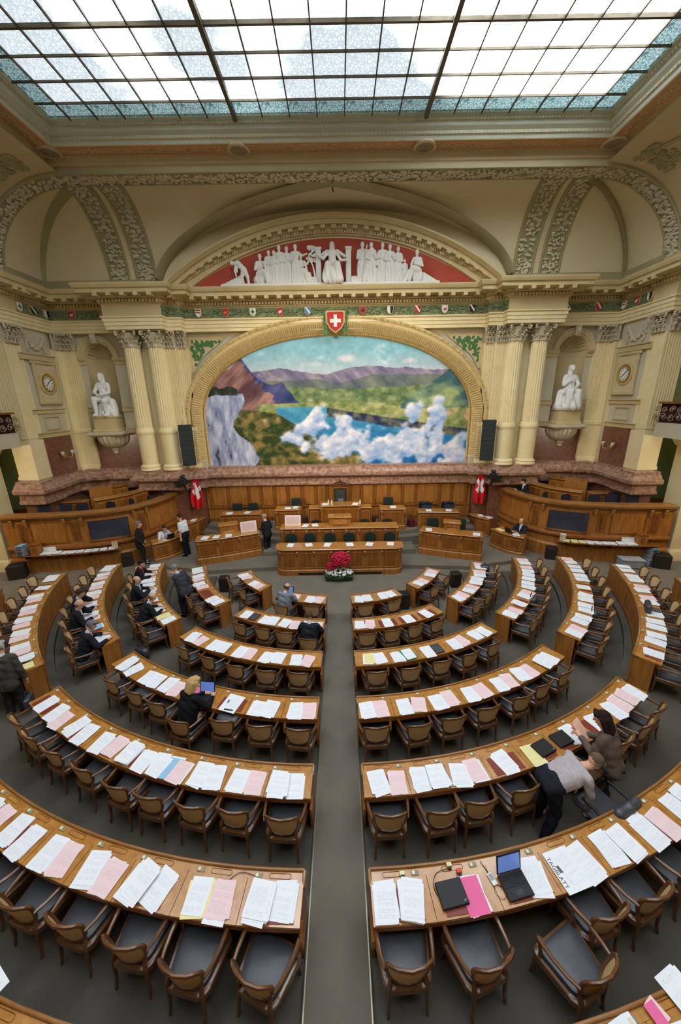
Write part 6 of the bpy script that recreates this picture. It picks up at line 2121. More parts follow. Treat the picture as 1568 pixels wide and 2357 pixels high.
    for i, (cx_, cy_, an) in enumerate(CHP):
        if s > 0 and i == 0:
            continue
        t2 = thing('press_chair', 'dark navy padded chair in the %s tribune, %s counted outward' % (n_, ORD[i + 1]), 'chair', (s * cx_, cy_, 1.45), R(180 + an * s * -1), 'press chairs')
        MB().box((0, 0, .46), (.46, .44, .08), bev=.03).build('seat', navy, t2, fix=False)
        MB().extr([(-.23, .6), (.23, .6), (.23, .98), (.19, 1.04), (-.19, 1.04), (-.23, .98)], ((0, -.2, 0), (1, 0, 0), (0, -.12, 1), (0, -1, -.12)), .05).build('backrest', navy, t2, fix=False)
        MB().tube([(0, 0, .42), (0, 0, .08)], .03, 8).build('column', blackm, t2, fix=False)
        for k in range(5):
            q_ = 2 * math.pi * k / 5
            MB().tube([(0, 0, .08), (.26 * math.cos(q_), .26 * math.sin(q_), .03)], .018, 5).build('foot', blackm, t2, fix=False)
# floor bins beside the first rows, loose bags
for lab, x, y in (('dark brown waste box by the second row, left side', -4.05, 11.75), ('dark brown waste box by the second row, right side', 4.12, 11.8), ('dark waste box at the end of the first right desk', 2.05, 10.45)):
    t = thing('paper_bin', lab, 'bin', (x, y, 0), R(4))
    MB().box((0, 0, .27), (.34, .3, .54), bev=.02).build('box', dbox, t, fix=False)
    MB().box((0, 0, .543), (.28, .24, .01)).build('opening', blackm, t, smooth=0, fix=False)
def bag(label, x, y, z, rz, d=(.42, .18, .32)):
    t = thing('black_bag', label, 'bag', (x, y, z), rz)
    p = MB().ball((0, 0, d[2] * .5), (d[0] / 2, d[1] / 2, d[2] / 2), 14, 8)
    p.v = [(math.copysign(abs(a / (d[0] / 2)) ** .55, a) * d[0] / 2, math.copysign(abs(b / (d[1] / 2)) ** .55, b) * d[1] / 2, d[2] / 2 + math.copysign(abs((c - d[2] / 2) / (d[2] / 2)) ** .6, c - d[2] / 2) * d[2] / 2) for a, b, c in p.v]
    p.build('body', leather, t, fix=False)
    MB().tube([(-.1, 0, d[2]), (-.08, 0, d[2] + .08), (.08, 0, d[2] + .08), (.1, 0, d[2])], .012, 5).build('handle', leather, t, fix=False)
    MB().box((0, -d[1] / 2, d[2] * .5), (d[0] * .6, .02, d[2] * .4), bev=.01).build('pocket', navy, t, fix=False)
def seat_pt(k, sec, s, i, off=.5):
    zt, seats = DESK_TOP[(k, sec, s)]
    return place(k, seats[i], s, off)
x, y, rz = seat_pt(4, 'c', -1, 2, .48)
bag('black travel bag on the chair beside the blonde woman', x, y, tier(4) + .5, rz, (.44, .36, .2))
x, y, rz = seat_pt(3, 's', -1, 0, .75)
bag('black briefcase on the floor behind the front man in the left block', x - .1, y - .3, tier(3), rz + .4)
x, y, rz = seat_pt(3, 's', 1, 2, .46)
bag('black rucksack on a chair, third row of the right side block', x, y, tier(3) + .5, rz, (.36, .34, .26))
x, y, rz = seat_pt(2, 's', 1, 4, .46)
bag('black rucksack on the foremost chair, second row of the right block', x, y, tier(2) + .5, rz, (.32, .3, .34))
x, y, rz = seat_pt(4, 's', 1, 2, .46)
bag('dark bag on a chair, fourth row of the right side block', x, y, tier(4) + .5, rz, (.3, .3, .26))
x, y, rz = seat_pt(4, 'c', -1, 5, .46)
bag('dark bundle of clothes on a left chair, fourth row', x, y, tier(4) + .5, rz, (.4, .4, .14))
x, y, rz = seat_pt(5, 's', 1, 3, .2)
t = thing('document_bag', 'black leather briefcase standing on the fifth-row desk, right side block', 'bag', (x, y, tier(5) + .768), rz)
MB().box((0, 0, .11), (.4, .12, .22), bev=.03).build('body', leather, t, fix=False)
MB().tube([(-.06, 0, .22), (-.05, 0, .27), (.05, 0, .27), (.06, 0, .22)], .01, 5).build('handle', leather, t, fix=False)
# cables and adapters of the two laptops in the nearest right row
def cable(label, pts, r=.0035):
    P_ = [Vector(q) for q in pts]
    out = []
    for i in range(len(P_) - 1):
        p0, p1, p2, p3 = P_[max(i - 1, 0)], P_[i], P_[i + 1], P_[min(i + 2, len(P_) - 1)]
        for j in range(8):
            u = j / 8
            out.append(.5 * ((2 * p1) + (p2 - p0) * u + (2 * p0 - 5 * p1 + 4 * p2 - p3) * u * u + (3 * p1 - p0 - 3 * p2 + p3) * u ** 3))
    out.append(P_[-1])
    o = MB().tube(out, r, 5).build('cable', blackm)
    tag(o, label, 'cable')
zt = tier(6) + .768
def dp(ph, off):
    x, y = pol(RR[6] + off, ph, 1)
    return (x, y, zt)
cable('black cable looping from socket to the closed laptop, nearest right row', [dp(6.2, .07), dp(5.2, .1), dp(4.8, .2), dp(4.9, .3), dp(5.3, .34)])
cable('black power cable of the open laptop, nearest right row', [dp(8.2, .06), dp(8.35, .16), dp(8.5, .24), dp(8.7, .3), dp(9.2, .34)])
cable('thin cable tangle hanging by the phone, nearest right row', [dp(8.5, .26), dp(8.3, .36), dp(8.6, .42), dp(8.9, .38), dp(8.7, .3)], .002)
cable('black cable over the papers, second place, nearest left row', [(-a, b, c) for a, b, c in [dp(4.1, .08), dp(5.0, .06), dp(5.6, .14), dp(5.9, .26)]])
t = thing('mobile_phone', 'white phone lying beside the open laptop, nearest right row', 'phone', dp(8.45, .24), R(20))
MB().box((0, 0, .007), (.06, .115, .012), bev=.004).build('body', solid((226, 226, 228)), t, fix=False)
MB().box((0, .015, .0135), (.045, .06, .001)).build('screen', solid((150, 156, 168)), t, smooth=0, fix=False)
for lab, ph, off, c in (('small cream adapter plugged in at the nearest right row, first place', 3.0, .08, (232, 222, 180)), ('red plug beside the closed laptop, nearest right row', 6.6, .12, (222, 90, 70)), ('small cream adapter above the open laptop, nearest right row', 10.3, .08, (232, 216, 150)), ('cream adapter behind the closed laptop, nearest right row', 6.1, .05, (232, 222, 180))):
    x, y, z = dp(ph, off)
    t = thing('power_adapter', lab, 'adapter', (x, y, z - .008), R(ph))
    MB().box((0, 0, .02), (.06, .04, .04), bev=.005).build('body', solid(c), t, fix=False)
    MB().box((0, -.03, .016), (.03, .02, .02)).build('plug', blackm, t, smooth=0, fix=False)

# ================================================================ SCULPTED BODIES (people, statues, relief)
def capsule(mb, p0, r0_, p1, r1_, n=12, k=4):
    p0, p1 = Vector(p0), Vector(p1)
    d = p1 - p0
    if d.length < 1e-5:
        mb.ball(p0, max(r0_, r1_), 12, 8)
        return
    t = d.normalized()
    u = t.orthogonal().normalized()
    w = t.cross(u)
    rings = []
    for i in range(k + 1):
        a = -math.pi / 2 + math.pi / 2 * i / k
        rings.append((p0 + t * (r0_ * math.sin(a)), r0_ * max(.02, math.cos(a))))
    for i in range(k + 1):
        a = math.pi / 2 * i / k
        rings.append((p1 + t * (r1_ * math.sin(a)), r1_ * max(.02, math.cos(a))))
    vs = []
    for c, r_ in rings:
        for j in range(n):
            a = 2 * math.pi * j / n
            vs.append(c + (u * math.cos(a) + w * math.sin(a)) * r_)
    m_ = len(rings)
    fs = [(i * n + j, i * n + (j + 1) % n, (i + 1) * n + (j + 1) % n, (i + 1) * n + j) for i in range(m_ - 1) for j in range(n)]
    fs += [tuple(range(n - 1, -1, -1)), tuple(range((m_ - 1) * n, m_ * n))]
    mb.add(vs, fs)
def ellip(mb, c, r_, rot=None):
    k0 = len(mb.v)
    mb.ball((0, 0, 0), r_, 16, 10)
    M = rot or Matrix.Identity(3)
    mb.v[k0:] = [tuple(M @ Vector(v) + Vector(c)) for v in mb.v[k0:]]
WORK = bpy.data.scenes.new('workshop')
def blob(name, prims, voxel, smooth=2):
    """union of closed shapes as ONE continuous skin; prims: ('c',p0,r0,p1,r1,col) or ('e',c,(rx,ry,rz),rot,col)"""
    mb = MB()
    for q in prims:
        if q[0] == 'c':
            capsule(mb, q[1], q[2], q[3], q[4])
        else:
            ellip(mb, q[1], q[2], q[3])
    me = bpy.data.meshes.new(name)
    me.from_pydata([tuple(v) for v in mb.v], [], mb.f)
    o = bpy.data.objects.new(name, me)
    WORK.collection.objects.link(o)
    md = o.modifiers.new('r', 'REMESH')
    md.mode = 'VOXEL'
    md.voxel_size = voxel
    if smooth:
        sm = o.modifiers.new('s', 'SMOOTH')
        sm.iterations = smooth
        sm.factor = .5
    vl = WORK.view_layers[0]
    vl.update()
    dg = vl.depsgraph
    out = bpy.data.meshes.new_from_object(o.evaluated_get(dg))
    bpy.data.objects.remove(o)
    bpy.data.meshes.remove(me)
    out.name = name
    out.shade_smooth()
    return out
def coords(me):
    a = np.empty(len(me.vertices) * 3, dtype=np.float32)
    me.vertices.foreach_get('co', a)
    return a.reshape(-1, 3)
def set_coords(me, a):
    me.vertices.foreach_set('co', a.astype(np.float32).ravel())
    me.update()
def paint_prims(me, prims, extra=()):
    """colour every vertex by the nearest shape, then by small painted spots (centre, radius, colour)"""
    P_ = coords(me)
    best = np.full(len(P_), 1e9)
    col_ = np.ones((len(P_), 4), dtype=np.float32)
    for q in prims:
        if q[0] == 'c':
            a, b = np.array(q[1]), np.array(q[3])
            ab = b - a
            L2 = max(1e-9, ab @ ab)
            t = np.clip(((P_ - a) @ ab) / L2, 0, 1)
            d = np.linalg.norm(P_ - (a + t[:, None] * ab), axis=1) - (q[2] + (q[4] - q[2]) * t)
        else:
            M = np.array(q[3] or Matrix.Identity(3))
            l = (P_ - np.array(q[1])) @ M
            rr_ = np.array(q[2])
            d = (np.linalg.norm(l / rr_, axis=1) - 1) * rr_.min()
        k = d < best
        best[k] = d[k]
        col_[k, :3] = lin(q[5] if q[0] == 'c' else q[4])
    for c, r_, cc in extra:
        k = np.linalg.norm(P_ - np.array(c), axis=1) < r_
        col_[k, :3] = lin(cc)
    at = me.color_attributes.new('Col', 'FLOAT_COLOR', 'POINT')
    at.data.foreach_set('color', col_.ravel())
def ik(A, T, a, b, hint):
    A, T = Vector(A), Vector(T)
    d = T - A
    L_ = min(d.length, (a + b) * .995)
    L_ = max(L_, abs(a - b) + .02)
    n = d.normalized()
    T = A + n * L_
    x = (a * a - b * b + L_ * L_) / (2 * L_)
    h = math.sqrt(max(0, a * a - x * x))
    p_ = Vector(hint) - n * Vector(hint).dot(n)
    p_ = p_.normalized() if p_.length > 1e-4 else n.orthogonal().normalized()
    return A + n * x + p_ * h, T
SKIN = (218, 168, 140)
def person(label, loc, rz, hip=.93, lean=0., hands=None, feet=None, head=(0, 0), look=None, hair=((70, 52, 40), 'short'), top=(36, 38, 46),
           legs=(34, 35, 42), shirt=(228, 230, 238), tie=None, shoes=(26, 24, 24), sleeves=1., vox=.0095, skin=SKIN, sc=1., bare_arm=False,
           elbow=None, wide=1., group=None, curl=.5, collar=True, coat_len=.14, face_hint=None):
    t = thing('person', label, 'person', loc, rz, group)
    V = Vector
    P0 = V((0, 0, hip))
    L_ = R(lean)
    u, f = V((0, math.sin(L_), math.cos(L_))), V((0, math.cos(L_), -math.sin(L_)))
    X = V((1, 0, 0))
    sp = lambda h, fw_=0., x=0.: P0 + u * h + f * fw_ + X * x
    neck = sp(.50, .01)
    hy, hp = R(head[0]), R(head[1])
    HM = Matrix.Rotation(hy, 3, 'Z') @ Matrix.Rotation(hp, 3, 'X')
    hc = neck + HM @ V((0, .02, .165))
    H = lambda x, y, z: hc + HM @ V((x, y, z))
    hands = hands or [(-.26, .04, hip - .12), (.26, .04, hip - .12)]
    feet = feet or [(-.1, .0, .07), (.1, .02, .07)]
    S = [sp(.44, 0, -.175 * wide), sp(.44, 0, .175 * wide)]
    elb, hnd, kne, ank = [], [], [], []
    for i in (0, 1):
        sx = -1 if i == 0 else 1
        e, h = ik(S[i], hands[i], .29, .255, (elbow[i] if elbow else (sx * .5, -.7, -.5)))
        elb.append(e)
        hnd.append(h)
        hipj = P0 + X * sx * .092
        k_, a_ = ik(hipj, feet[i], .43, .42, (sx * .12, 1, .05))
        kne.append(k_)
        ank.append(a_)
    sk = skin
    pr = [('c', sp(0, 0, -.07), .115, sp(0, 0, .07), .115, sk), ('c', sp(.02), .125, sp(.22), .12, sk), ('c', sp(.28, .0, -.08), .115, sp(.28, 0, .08), .115, sk),
          ('c', sp(.42, -.01, -.13 * wide), .07, sp(.42, -.01, .13 * wide), .07, sk), ('c', neck - u * .04, .06, hc - V((0, 0, .05)), .055, sk)]
    for i in (0, 1):
        sx = -1 if i == 0 else 1
        pr += [('c', S[i], .058, elb[i], .043, sk), ('c', elb[i], .043, hnd[i], .028, sk),
               ('c', P0 + X * sx * .092, .095, kne[i], .06, sk), ('c', kne[i], .058, ank[i], .042, sk), ('c', ank[i] - V((0, .02, .03)), .04, ank[i] + V((sx * .02, .14, -.035)), .034, sk)]
        # hand: palm, four fingers, thumb
        d = (hnd[i] - elb[i]).normalized()
        side = d.cross(V((0, 0, 1)))
        side = side.normalized() if side.length > .1 else V((1, 0, 0))
        down = d.cross(side).normalized()
        if down.z > 0:
            down = -down
        pc = hnd[i] + d * .055
        pr.append(('c', hnd[i] + side * .014, .024, pc + side * .022, .02, sk))
        pr.append(('c', hnd[i] - side * .014, .024, pc - side * .022, .02, sk))
        for q in range(4):
            o_ = (q - 1.5) * .019
            ln = (.075, .085, .08, .062)[q]
            b0 = pc + side * o_ + d * .015
            b1 = b0 + (d * (1 - curl * .3) + down * curl * .4).normalized() * ln * .5
            b2 = b1 + (d * (1 - curl) + down * curl).normalized() * ln * .5
            pr += [('c', b0, .0095, b1, .009, sk), ('c', b1, .009, b2, .008, sk)]
        th = -side if (side.x * sx) > 0 else side
        pr += [('c', hnd[i] + d * .02 + th * .02, .012, hnd[i] + d * .05 + th * .045 + down * .01, .0105, sk), ('c', hnd[i] + d * .05 + th * .045 + down * .01, .0105, hnd[i] + d * .08 + th * .045 + down * .02, .009, sk)]
    # head: cranium, face, jaw, nose, ears, brow, lips
    rotH = HM
    pr += [('e', H(0, -.012, .03), (.076, .096, .09), rotH, sk), ('e', H(0, .02, -.02), (.064, .072, .09), rotH, sk), ('c', H(-.02, .045, -.085), .03, H(.02, .045, -.085), .03, sk),
           ('c', H(0, .088, .018), .011, H(0, .108, -.022), .014, sk), ('e', H(-.076, 0, -.005), (.012, .02, .032), rotH, sk), ('e', H(.076, 0, -.005), (.012, .02, .032), rotH, sk),
           ('c', H(-.035, .082, .03), .012, H(.035, .082, .03), .012, sk), ('c', H(-.018, .086, -.056), .009, H(.018, .086, -.056), .009, sk)]
    me = blob('body', pr, vox, 2)
    hcv = hair[0]
    ex = [(H(-.032, .092, .01), .011, (238, 236, 232)), (H(.032, .092, .01), .011, (238, 236, 232)), (H(-.032, .097, .01), .008, (48, 36, 30)), (H(.032, .097, .01), .008, (48, 36, 30))]
    for e in (-.045, -.033, -.021, .021, .033, .045):
        ex.append((H(e, .096, .034), .007, hcv))
    for e in (-.02, -.01, 0, .01, .02):
        ex.append((H(e, .097, -.056), .009, (176, 96, 88)))
    paint_prims(me, [('c', q[1], q[2], q[3], q[4], q[5]) if q[0] == 'c' else q for q in pr], ex)
    link('body', me, skin_m, t)
    # hair
    st = hair[1]
    hp_ = []
    if st in ('short', 'long', 'bob'):
        hp_ += [('e', H(0, -.028, .05), (.084, .096, .086), rotH, hcv), ('c', H(-.05, .05, .095), .03, H(.05, .05, .095), .03, hcv)]
        for sx in (-1, 1):
            hp_.append(('c', H(sx * .07, -.02, .03), .026, H(sx * .072, -.03, -.01), .02, hcv))
    if st == 'bald':
        for sx in (-1, 1):
            hp_.append(('c', H(sx * .068, -.03, .02), .026, H(sx * .066, -.05, -.03), .022, hcv))
        hp_.append(('c', H(-.04, -.085, .01), .034, H(.04, -.085, .01), .034, hcv))
    if st in ('long', 'bob'):
        dn = .12 if st == 'bob' else .17
        for sx in (-1, 1):
            hp_ += [('c', H(sx * .075, -.01, .04), .034, H(sx * .082, -.02, -dn), .03, hcv), ('c', H(sx * .05, -.07, .03), .05, H(sx * .05, -.075, -dn - .01), .042, hcv)]
        hp_.append(('c', H(0, -.085, .03), .05, H(0, -.09, -dn), .045, hcv))
    if hp_:
        hm = blob('hair', hp_, max(.009, vox), 2)
        a = coords(hm)
        nrm = np.empty(len(hm.vertices) * 3, dtype=np.float32)
        hm.vertices.foreach_get('normal', nrm)
        ang = np.arctan2(a[:, 0] - hc.x, a[:, 1] - hc.y)
        set_coords(hm, a + nrm.reshape(-1, 3) * (.004 * np.sin(ang * 26 + a[:, 2] * 40))[:, None])
        paint_prims(hm, hp_)
        link('hair', hm, cloth, t)
    # jacket or shirt
    g = .022 if not bare_arm and collar else .012
    b0 = .09 if not coat_len else 0.
    jk = [('c', sp(b0, 0, -.07), .112 + g, sp(.30, 0, -.085), .112 + g, top), ('c', sp(b0, 0, .07), .112 + g, sp(.30, 0, .085), .112 + g, top), ('c', sp(.3, 0, -.08), .105 + g, sp(.42, -.01, -.12 * wide), .072 + g, top), ('c', sp(.3, 0, .08), .105 + g, sp(.42, -.01, .12 * wide), .072 + g, top),
          ('c', sp(-.02 + b0 * 1.2, 0, -.075 + b0 * .3), .115 + g - b0 * .1, sp(-.02 + b0 * 1.2, 0, .075 - b0 * .3), .115 + g - b0 * .1, top), ('c', sp(.02 + b0), .13 + g - b0 * .1, sp(.22), .125 + g, top), ('c', sp(.28, .0, -.08), .118 + g, sp(.28, 0, .08), .118 + g, top),
          ('c', sp(.425, -.012, -.125 * wide), .064 + g, sp(.425, -.012, .125 * wide), .064 + g, top)]
    if coat_len:
        jk.append(('c', sp(-.04, -.02, -.06), .12 + g, sp(-coat_len, -.03, -.07), .115 + g, top))
        jk.append(('c', sp(-.04, -.02, .06), .12 + g, sp(-coat_len, -.03, .07), .115 + g, top))
    for i in (0, 1):
        fr_ = .84 if not bare_arm else 0
        wr = elb[i].lerp(hnd[i], fr_)
        jk.append(('c', S[i], .058 + g, elb[i] if not bare_arm else S[i].lerp(elb[i], .85), .046 + g, top))
        if not bare_arm:
            jk.append(('c', elb[i], .046 + g, wr, .036 + g * .8, top))
    jm = blob('jacket', jk, max(.012, vox), 7)
    a = coords(jm)
    nrm = np.empty(len(jm.vertices) * 3, dtype=np.float32)
    jm.vertices.foreach_get('normal', nrm)
    wr_ = .0045 * np.sin(a[:, 2] * 38 + a[:, 0] * 21 + np.sin(a[:, 1] * 17) * 2)
    set_coords(jm, a + nrm.reshape(-1, 3) * wr_[:, None])
    paint_prims(jm, jk)
    link('shirt' if bare_arm else 'jacket', jm, cloth, t)
    # shirt front and tie
    if collar:
        shp = [('c', sp(.47, .05), .05, sp(.26, .115), .035, shirt), ('c', neck + f * .01 - u * .03, .068, neck + u * .012 + f * .012, .066, shirt)]
        if not bare_arm:
            sm_ = blob('shirt', shp, .012, 1)
            paint_prims(sm_, shp)
            link('shirt', sm_, cloth, t)
        if tie:
            MBt = MB()
            c0, c1, c2 = sp(.455, .105), sp(.25, .158), sp(.1, .163)
            MBt.tube([c0, c0.lerp(c1, .25), c1, c2], [.022, .014, .022, .012], 6, flat=.5)
            tm = MBt.build('tie', solid(tie), t, fix=False)
    # trousers, shoes
    tg = .016
    tr_ = [('c', sp(-.035, 0, -.07), .112, sp(-.035, 0, .07), .112, legs)]
    if not coat_len:
        tr_ += [('c', sp(-.03, 0, -.075), .126, sp(.05, 0, -.07), .13, legs), ('c', sp(-.03, 0, .075), .126, sp(.05, 0, .07), .13, legs), ('c', sp(-.02), .135, sp(.05), .14, legs)]
    shoe = []
    for i in (0, 1):
        sx = -1 if i == 0 else 1
        tr_ += [('c', P0 + X * sx * .092 - V((0, 0, .03)), .1 + tg * .6, kne[i], .064 + tg, legs), ('c', kne[i], .062 + tg, ank[i] + V((0, 0, .0)), .052 + tg, legs)]
        shoe.append((ank[i], sx))
    tm = blob('trousers', tr_, max(.012, vox), 3)
    a = coords(tm)
    nrm = np.empty(len(tm.vertices) * 3, dtype=np.float32)
    tm.vertices.foreach_get('normal', nrm)
    set_coords(tm, a + nrm.reshape(-1, 3) * (.005 * np.sin(a[:, 2] * 30 + a[:, 0] * 24 + a[:, 1] * 13))[:, None])
    paint_prims(tm, tr_)
    link('trousers', tm, cloth, t)
    for a_, sx in shoe:
        q = [('c', a_ - V((0, .03, .03)), .045, a_ + V((sx * .02, .05, -.03)), .042, shoes), ('c', a_ + V((sx * .02, .05, -.035)), .04, a_ + V((sx * .025, .17, -.045)), .03, shoes)]
        sm_ = blob('shoe', q, .014, 1)
        paint_prims(sm_, q)
        link('shoe', sm_, cloth, t)
    if sc != 1:
        t.scale = (sc,) * 3
    return t
def chair_of(k, sec, s, i):
    x, y, rz = seat_pt(k, sec, s, i, .70)
    return (x, y, tier(k)), rz
SIT = [(-.13, .44, .07), (.13, .42, .07)]
def sitter(label, k, sec, s, i, turn=0., hands=None, lean=12, head=(0, -18), fwd=.0, **kw):
    (x, y, z), rz = chair_of(k, sec, s, i)
    x -= math.sin(rz) * fwd
    y += math.cos(rz) * fwd
    hands = hands or [(-.16, .42, .80), (.16, .42, .80)]
    return person(label, (x, y, z), rz + R(turn), hip=.585, lean=lean, hands=hands, feet=SIT, head=head, elbow=[(-.7, -.3, -.6), (.7, -.3, -.6)], coat_len=.1, **kw)

DK = (34, 36, 44)
sitter('man in a black jacket and grey trousers reading a newspaper, left block', 4, 's', -1, 0, hands=[(-.14, .45, .8), (.2, .45, .8)], lean=16, head=(-8, -28), top=(34, 36, 44), legs=(120, 120, 124), hair=((118, 116, 116), 'short'), fwd=.02)
sitter('balding man in a black suit, chin on hand, left block', 4, 's', -1, 2, hands=[(-.02, .22, 1.10), (.15, .4, .80)], lean=14, head=(-20, -20), hair=((150, 142, 136), 'bald'), top=DK)
sitter('dark-haired man in a black suit, hand at mouth, left block', 4, 's', -1, 3, hands=[(-.02, .24, 1.10), (.18, .46, .80)], lean=14, head=(-10, -24), hair=((66, 54, 48), 'short'), top=DK)
sitter('dark-suited balding man writing at the aisle end, third row left block', 3, 's', -1, 1, lean=24, head=(0, -34), hair=((108, 92, 82), 'bald'), top=DK, hands=[(-.1, .46, .8), (.16, .48, .8)])
sitter('dark-suited man speaking with raised hand, third row left block', 3, 's', -1, 3, lean=10, head=(-30, -6), hair=((84, 68, 58), 'bald'), top=DK, hands=[(-.16, .42, .8), (.24, .42, .95)])
sitter('woman in a black jacket over red blouse, third row left block', 3, 's', -1, 5, lean=12, head=(-16, -18), hair=((48, 34, 30), 'short'), top=(30, 28, 34), shirt=(196, 50, 70), wide=.92)
sitter('man in a light grey jacket with a laptop, first left desk', 1, 'c', -1, 1, lean=12, head=(-25, -26), hair=((84, 70, 62), 'bald'), top=(132, 138, 150), legs=(118, 118, 124), hands=[(-.1, .44, .82), (.1, .44, .82)], fwd=-.04)
sitter('dark-jacketed man with back turned beside the centre aisle, second left row', 2, 'c', -1, 0, lean=10, head=(14, -20), hair=((96, 72, 54), 'short'), top=(40, 42, 50), hands=[(-.12, .4, .8), (.14, .42, .8)], fwd=-.06)
sitter('blonde woman in a black jacket typing on a laptop', 4, 'c', -1, 3, lean=16, head=(-8, -26), hair=((206, 170, 116), 'bob'), top=(28, 28, 32), hands=[(.02, .46, .80), (.2, .46, .80)], wide=.9, vox=.0075, turn=-8, collar=False, fwd=.0)
person('man in a dark suit and maroon shirt standing by the left tribune', (-8.15, 14.15, 0), R(-70), lean=2, head=(0, -4), hair=((128, 122, 120), 'short'), top=(44, 40, 46), legs=(40, 40, 46), shirt=(96, 40, 50), tie=(84, 30, 40), hands=[(-.2, .1, .88), (.2, .1, .88)], sc=1.08)
person('man in a white shirt and dark tie standing with hand on attendants\' desk', (-6.45, 14.55, .16), R(75), lean=8, head=(20, -10), hair=((62, 46, 38), 'short'), top=(228, 230, 238), legs=(32, 34, 42), tie=(44, 38, 60), bare_arm=True, hands=[(-.24, .02, .80), (-.02, .5, .84)], coat_len=0, shirt=(228, 230, 238), sc=1.08)
(px_, py_) = (-7.5, 14.75)
person('seated man in a white shirt with glasses at the attendants\' desk', (px_, py_, .16), R(-125), hip=.585, lean=14, head=(10, -24), hair=((74, 54, 42), 'short'), top=(228, 230, 238), legs=(32, 34, 42), tie=(70, 40, 56), bare_arm=True, hands=[(-.12, .4, .86), (.12, .4, .86)], feet=SIT, coat_len=0, shirt=(228, 230, 238), elbow=[(-.7, -.3, -.6), (.7, -.3, -.6)])
person('man in a grey suit standing bent towards the desks, left block', (-4.72, 10.05, tier(2)), R(70), lean=12, head=(0, -30), hair=((140, 136, 134), 'short'), top=(64, 68, 76), legs=(40, 42, 48), shirt=(200, 212, 232), hands=[(-.05, .2, 1.42), (.2, .22, 1.0)])
person('tweed-jacketed man walking with a bag at the left photo edge', (-6.62, 6.1, tier(4)), R(15), lean=4, head=(0, -8), hair=((172, 170, 168), 'short'), top=(76, 72, 66), legs=(48, 46, 44), hands=[(-.28, .05, .8), (.3, .06, .74)], vox=.009)
t = thing('shoulder_bag', 'dark bag held by the tweed-jacketed man at the left edge', 'bag', (-6.34, 6.12, .62), R(20))
MB().box((0, 0, .02), (.1, .3, .26), bev=.03).build('body', leather, t, fix=False)
MB().tube([(0, -.08, .15), (0, -.05, .27), (0, .05, .27), (0, .08, .15)], .01, 5).build('handle', leather, t, fix=False)
person('dark-suited person standing at the inner end of the left curved desk', (-3.05, 14.75, .16), R(60), lean=4, head=(0, -10), hair=((172, 150, 142), 'short'), top=(36, 36, 42), hands=[(-.1, .3, 1.05), (.2, .2, .95)], shirt=(214, 218, 228))
person('dark-suited man with white shirt seated in the right tribune', (8.55, 16.25, 1.5), R(80), hip=.6, lean=14, head=(-4, -14), hair=((48, 40, 36), 'short'), top=(34, 36, 44), hands=[(-.14, .44, .86), (.16, .44, .86)], feet=SIT, shirt=(232, 234, 240), elbow=[(-.7, -.3, -.6), (.7, -.3, -.6)])
person('balding dark-suited man typing at the small right desk', (7.78, 14.72, .16), R(118), hip=.6, lean=8, head=(-4, -10), hair=((112, 74, 54), 'bald'), top=(36, 44, 56), legs=(34, 36, 42), hands=[(-.12, .42, .84), (.12, .42, .84)], feet=SIT, shirt=(226, 230, 240), elbow=[(-.7, -.3, -.6), (.7, -.3, -.6)])
laptop(7.2, 14.55, .962, R(115), 'open dark laptop of the typist at the small right desk', True)
laptop(-7.12, 14.55, .962, R(-130), 'open dark laptop on the attendants\' desk, left', True)
# the two standing figures in the fifth right row
person('man in a pale mauve shirt bending over a chair, fifth right row', (2.98, 3.82, tier(5)), R(-82), hip=.9, lean=66, head=(-8, -62), hair=((112, 92, 72), 'short'), top=(186, 174, 178), legs=(36, 38, 46), hands=[(-.1, .56, .52), (.2, .5, .46)], feet=[(-.14, .02, .07), (.16, -.06, .07)], vox=.0075, collar=False, coat_len=0, elbow=[(-.8, .3, .3), (.8, .3, .3)], shirt=(206, 196, 200))
person('woman in a brown blazer and jeans holding an orange folder', (4.02, 4.1, tier(5)), R(38), hip=.9, lean=14, head=(20, -22), hair=((46, 32, 30), 'long'), top=(106, 90, 82), legs=(58, 66, 84), hands=[(-.12, .40, 1.12), (.06, .42, 1.02)], feet=[(-.1, .05, .07), (.1, -.04, .07)], vox=.0075, wide=.9, coat_len=.1, collar=False)
t = thing('orange_folder', 'orange folder held by the woman in the brown blazer', 'folder', (3.76, 4.44, 1.5), R(38))
fr = ((0, 0, 0), (1, 0, 0), (0, .75, .66), (0, -.66, .75))
MB().extr([(-.11, -.15), (.11, -.15), (.11, .15), (-.11, .15)], fr, .012).build('cover', solid((226, 106, 66)), t, smooth=0, fix=False)
MB().extr([(-.1, -.14), (.1, -.14), (.1, .15), (-.1, .15)], ((0, 0, .004), (1, 0, 0), (0, .75, .66), (0, -.66, .75)), .012).build('sheet', solid((240, 190, 170)), t, smooth=0, fix=False)
t = thing('office_chair', 'black office chair with tall back behind the bending man', 'chair', (3.72, 3.7, tier(5)), R(24))
MB().box((0, .05, .48), (.5, .48, .1), bev=.04).build('seat', leather, t, fix=False)
pb = [('c', (-.14, -.21, .6), .075, (.14, -.21, .6), .075, (0, 0, 0)), ('c', (-.17, -.25, .86), .07, (.17, -.25, .86), .07, (0, 0, 0)), ('c', (-.16, -.22, .6), .075, (-.18, -.24, .86), .07, (0, 0, 0)), ('c', (.16, -.22, .6), .075, (.18, -.24, .86), .07, (0, 0, 0)), ('c', (0, -.23, .6), .08, (0, -.26, .88), .075, (0, 0, 0))]
link('backrest', blob('backrest', pb, .02, 3), leather, t)
MB().tube([(0, 0, .45), (0, 0, .1)], .035, 8).build('column', blackm, t, fix=False)
for k in range(5):
    q_ = 2 * math.pi * k / 5
    MB().tube([(0, 0, .1), (.28 * math.cos(q_), .28 * math.sin(q_), .05)], .022, 5).build('foot', blackm, t, fix=False)
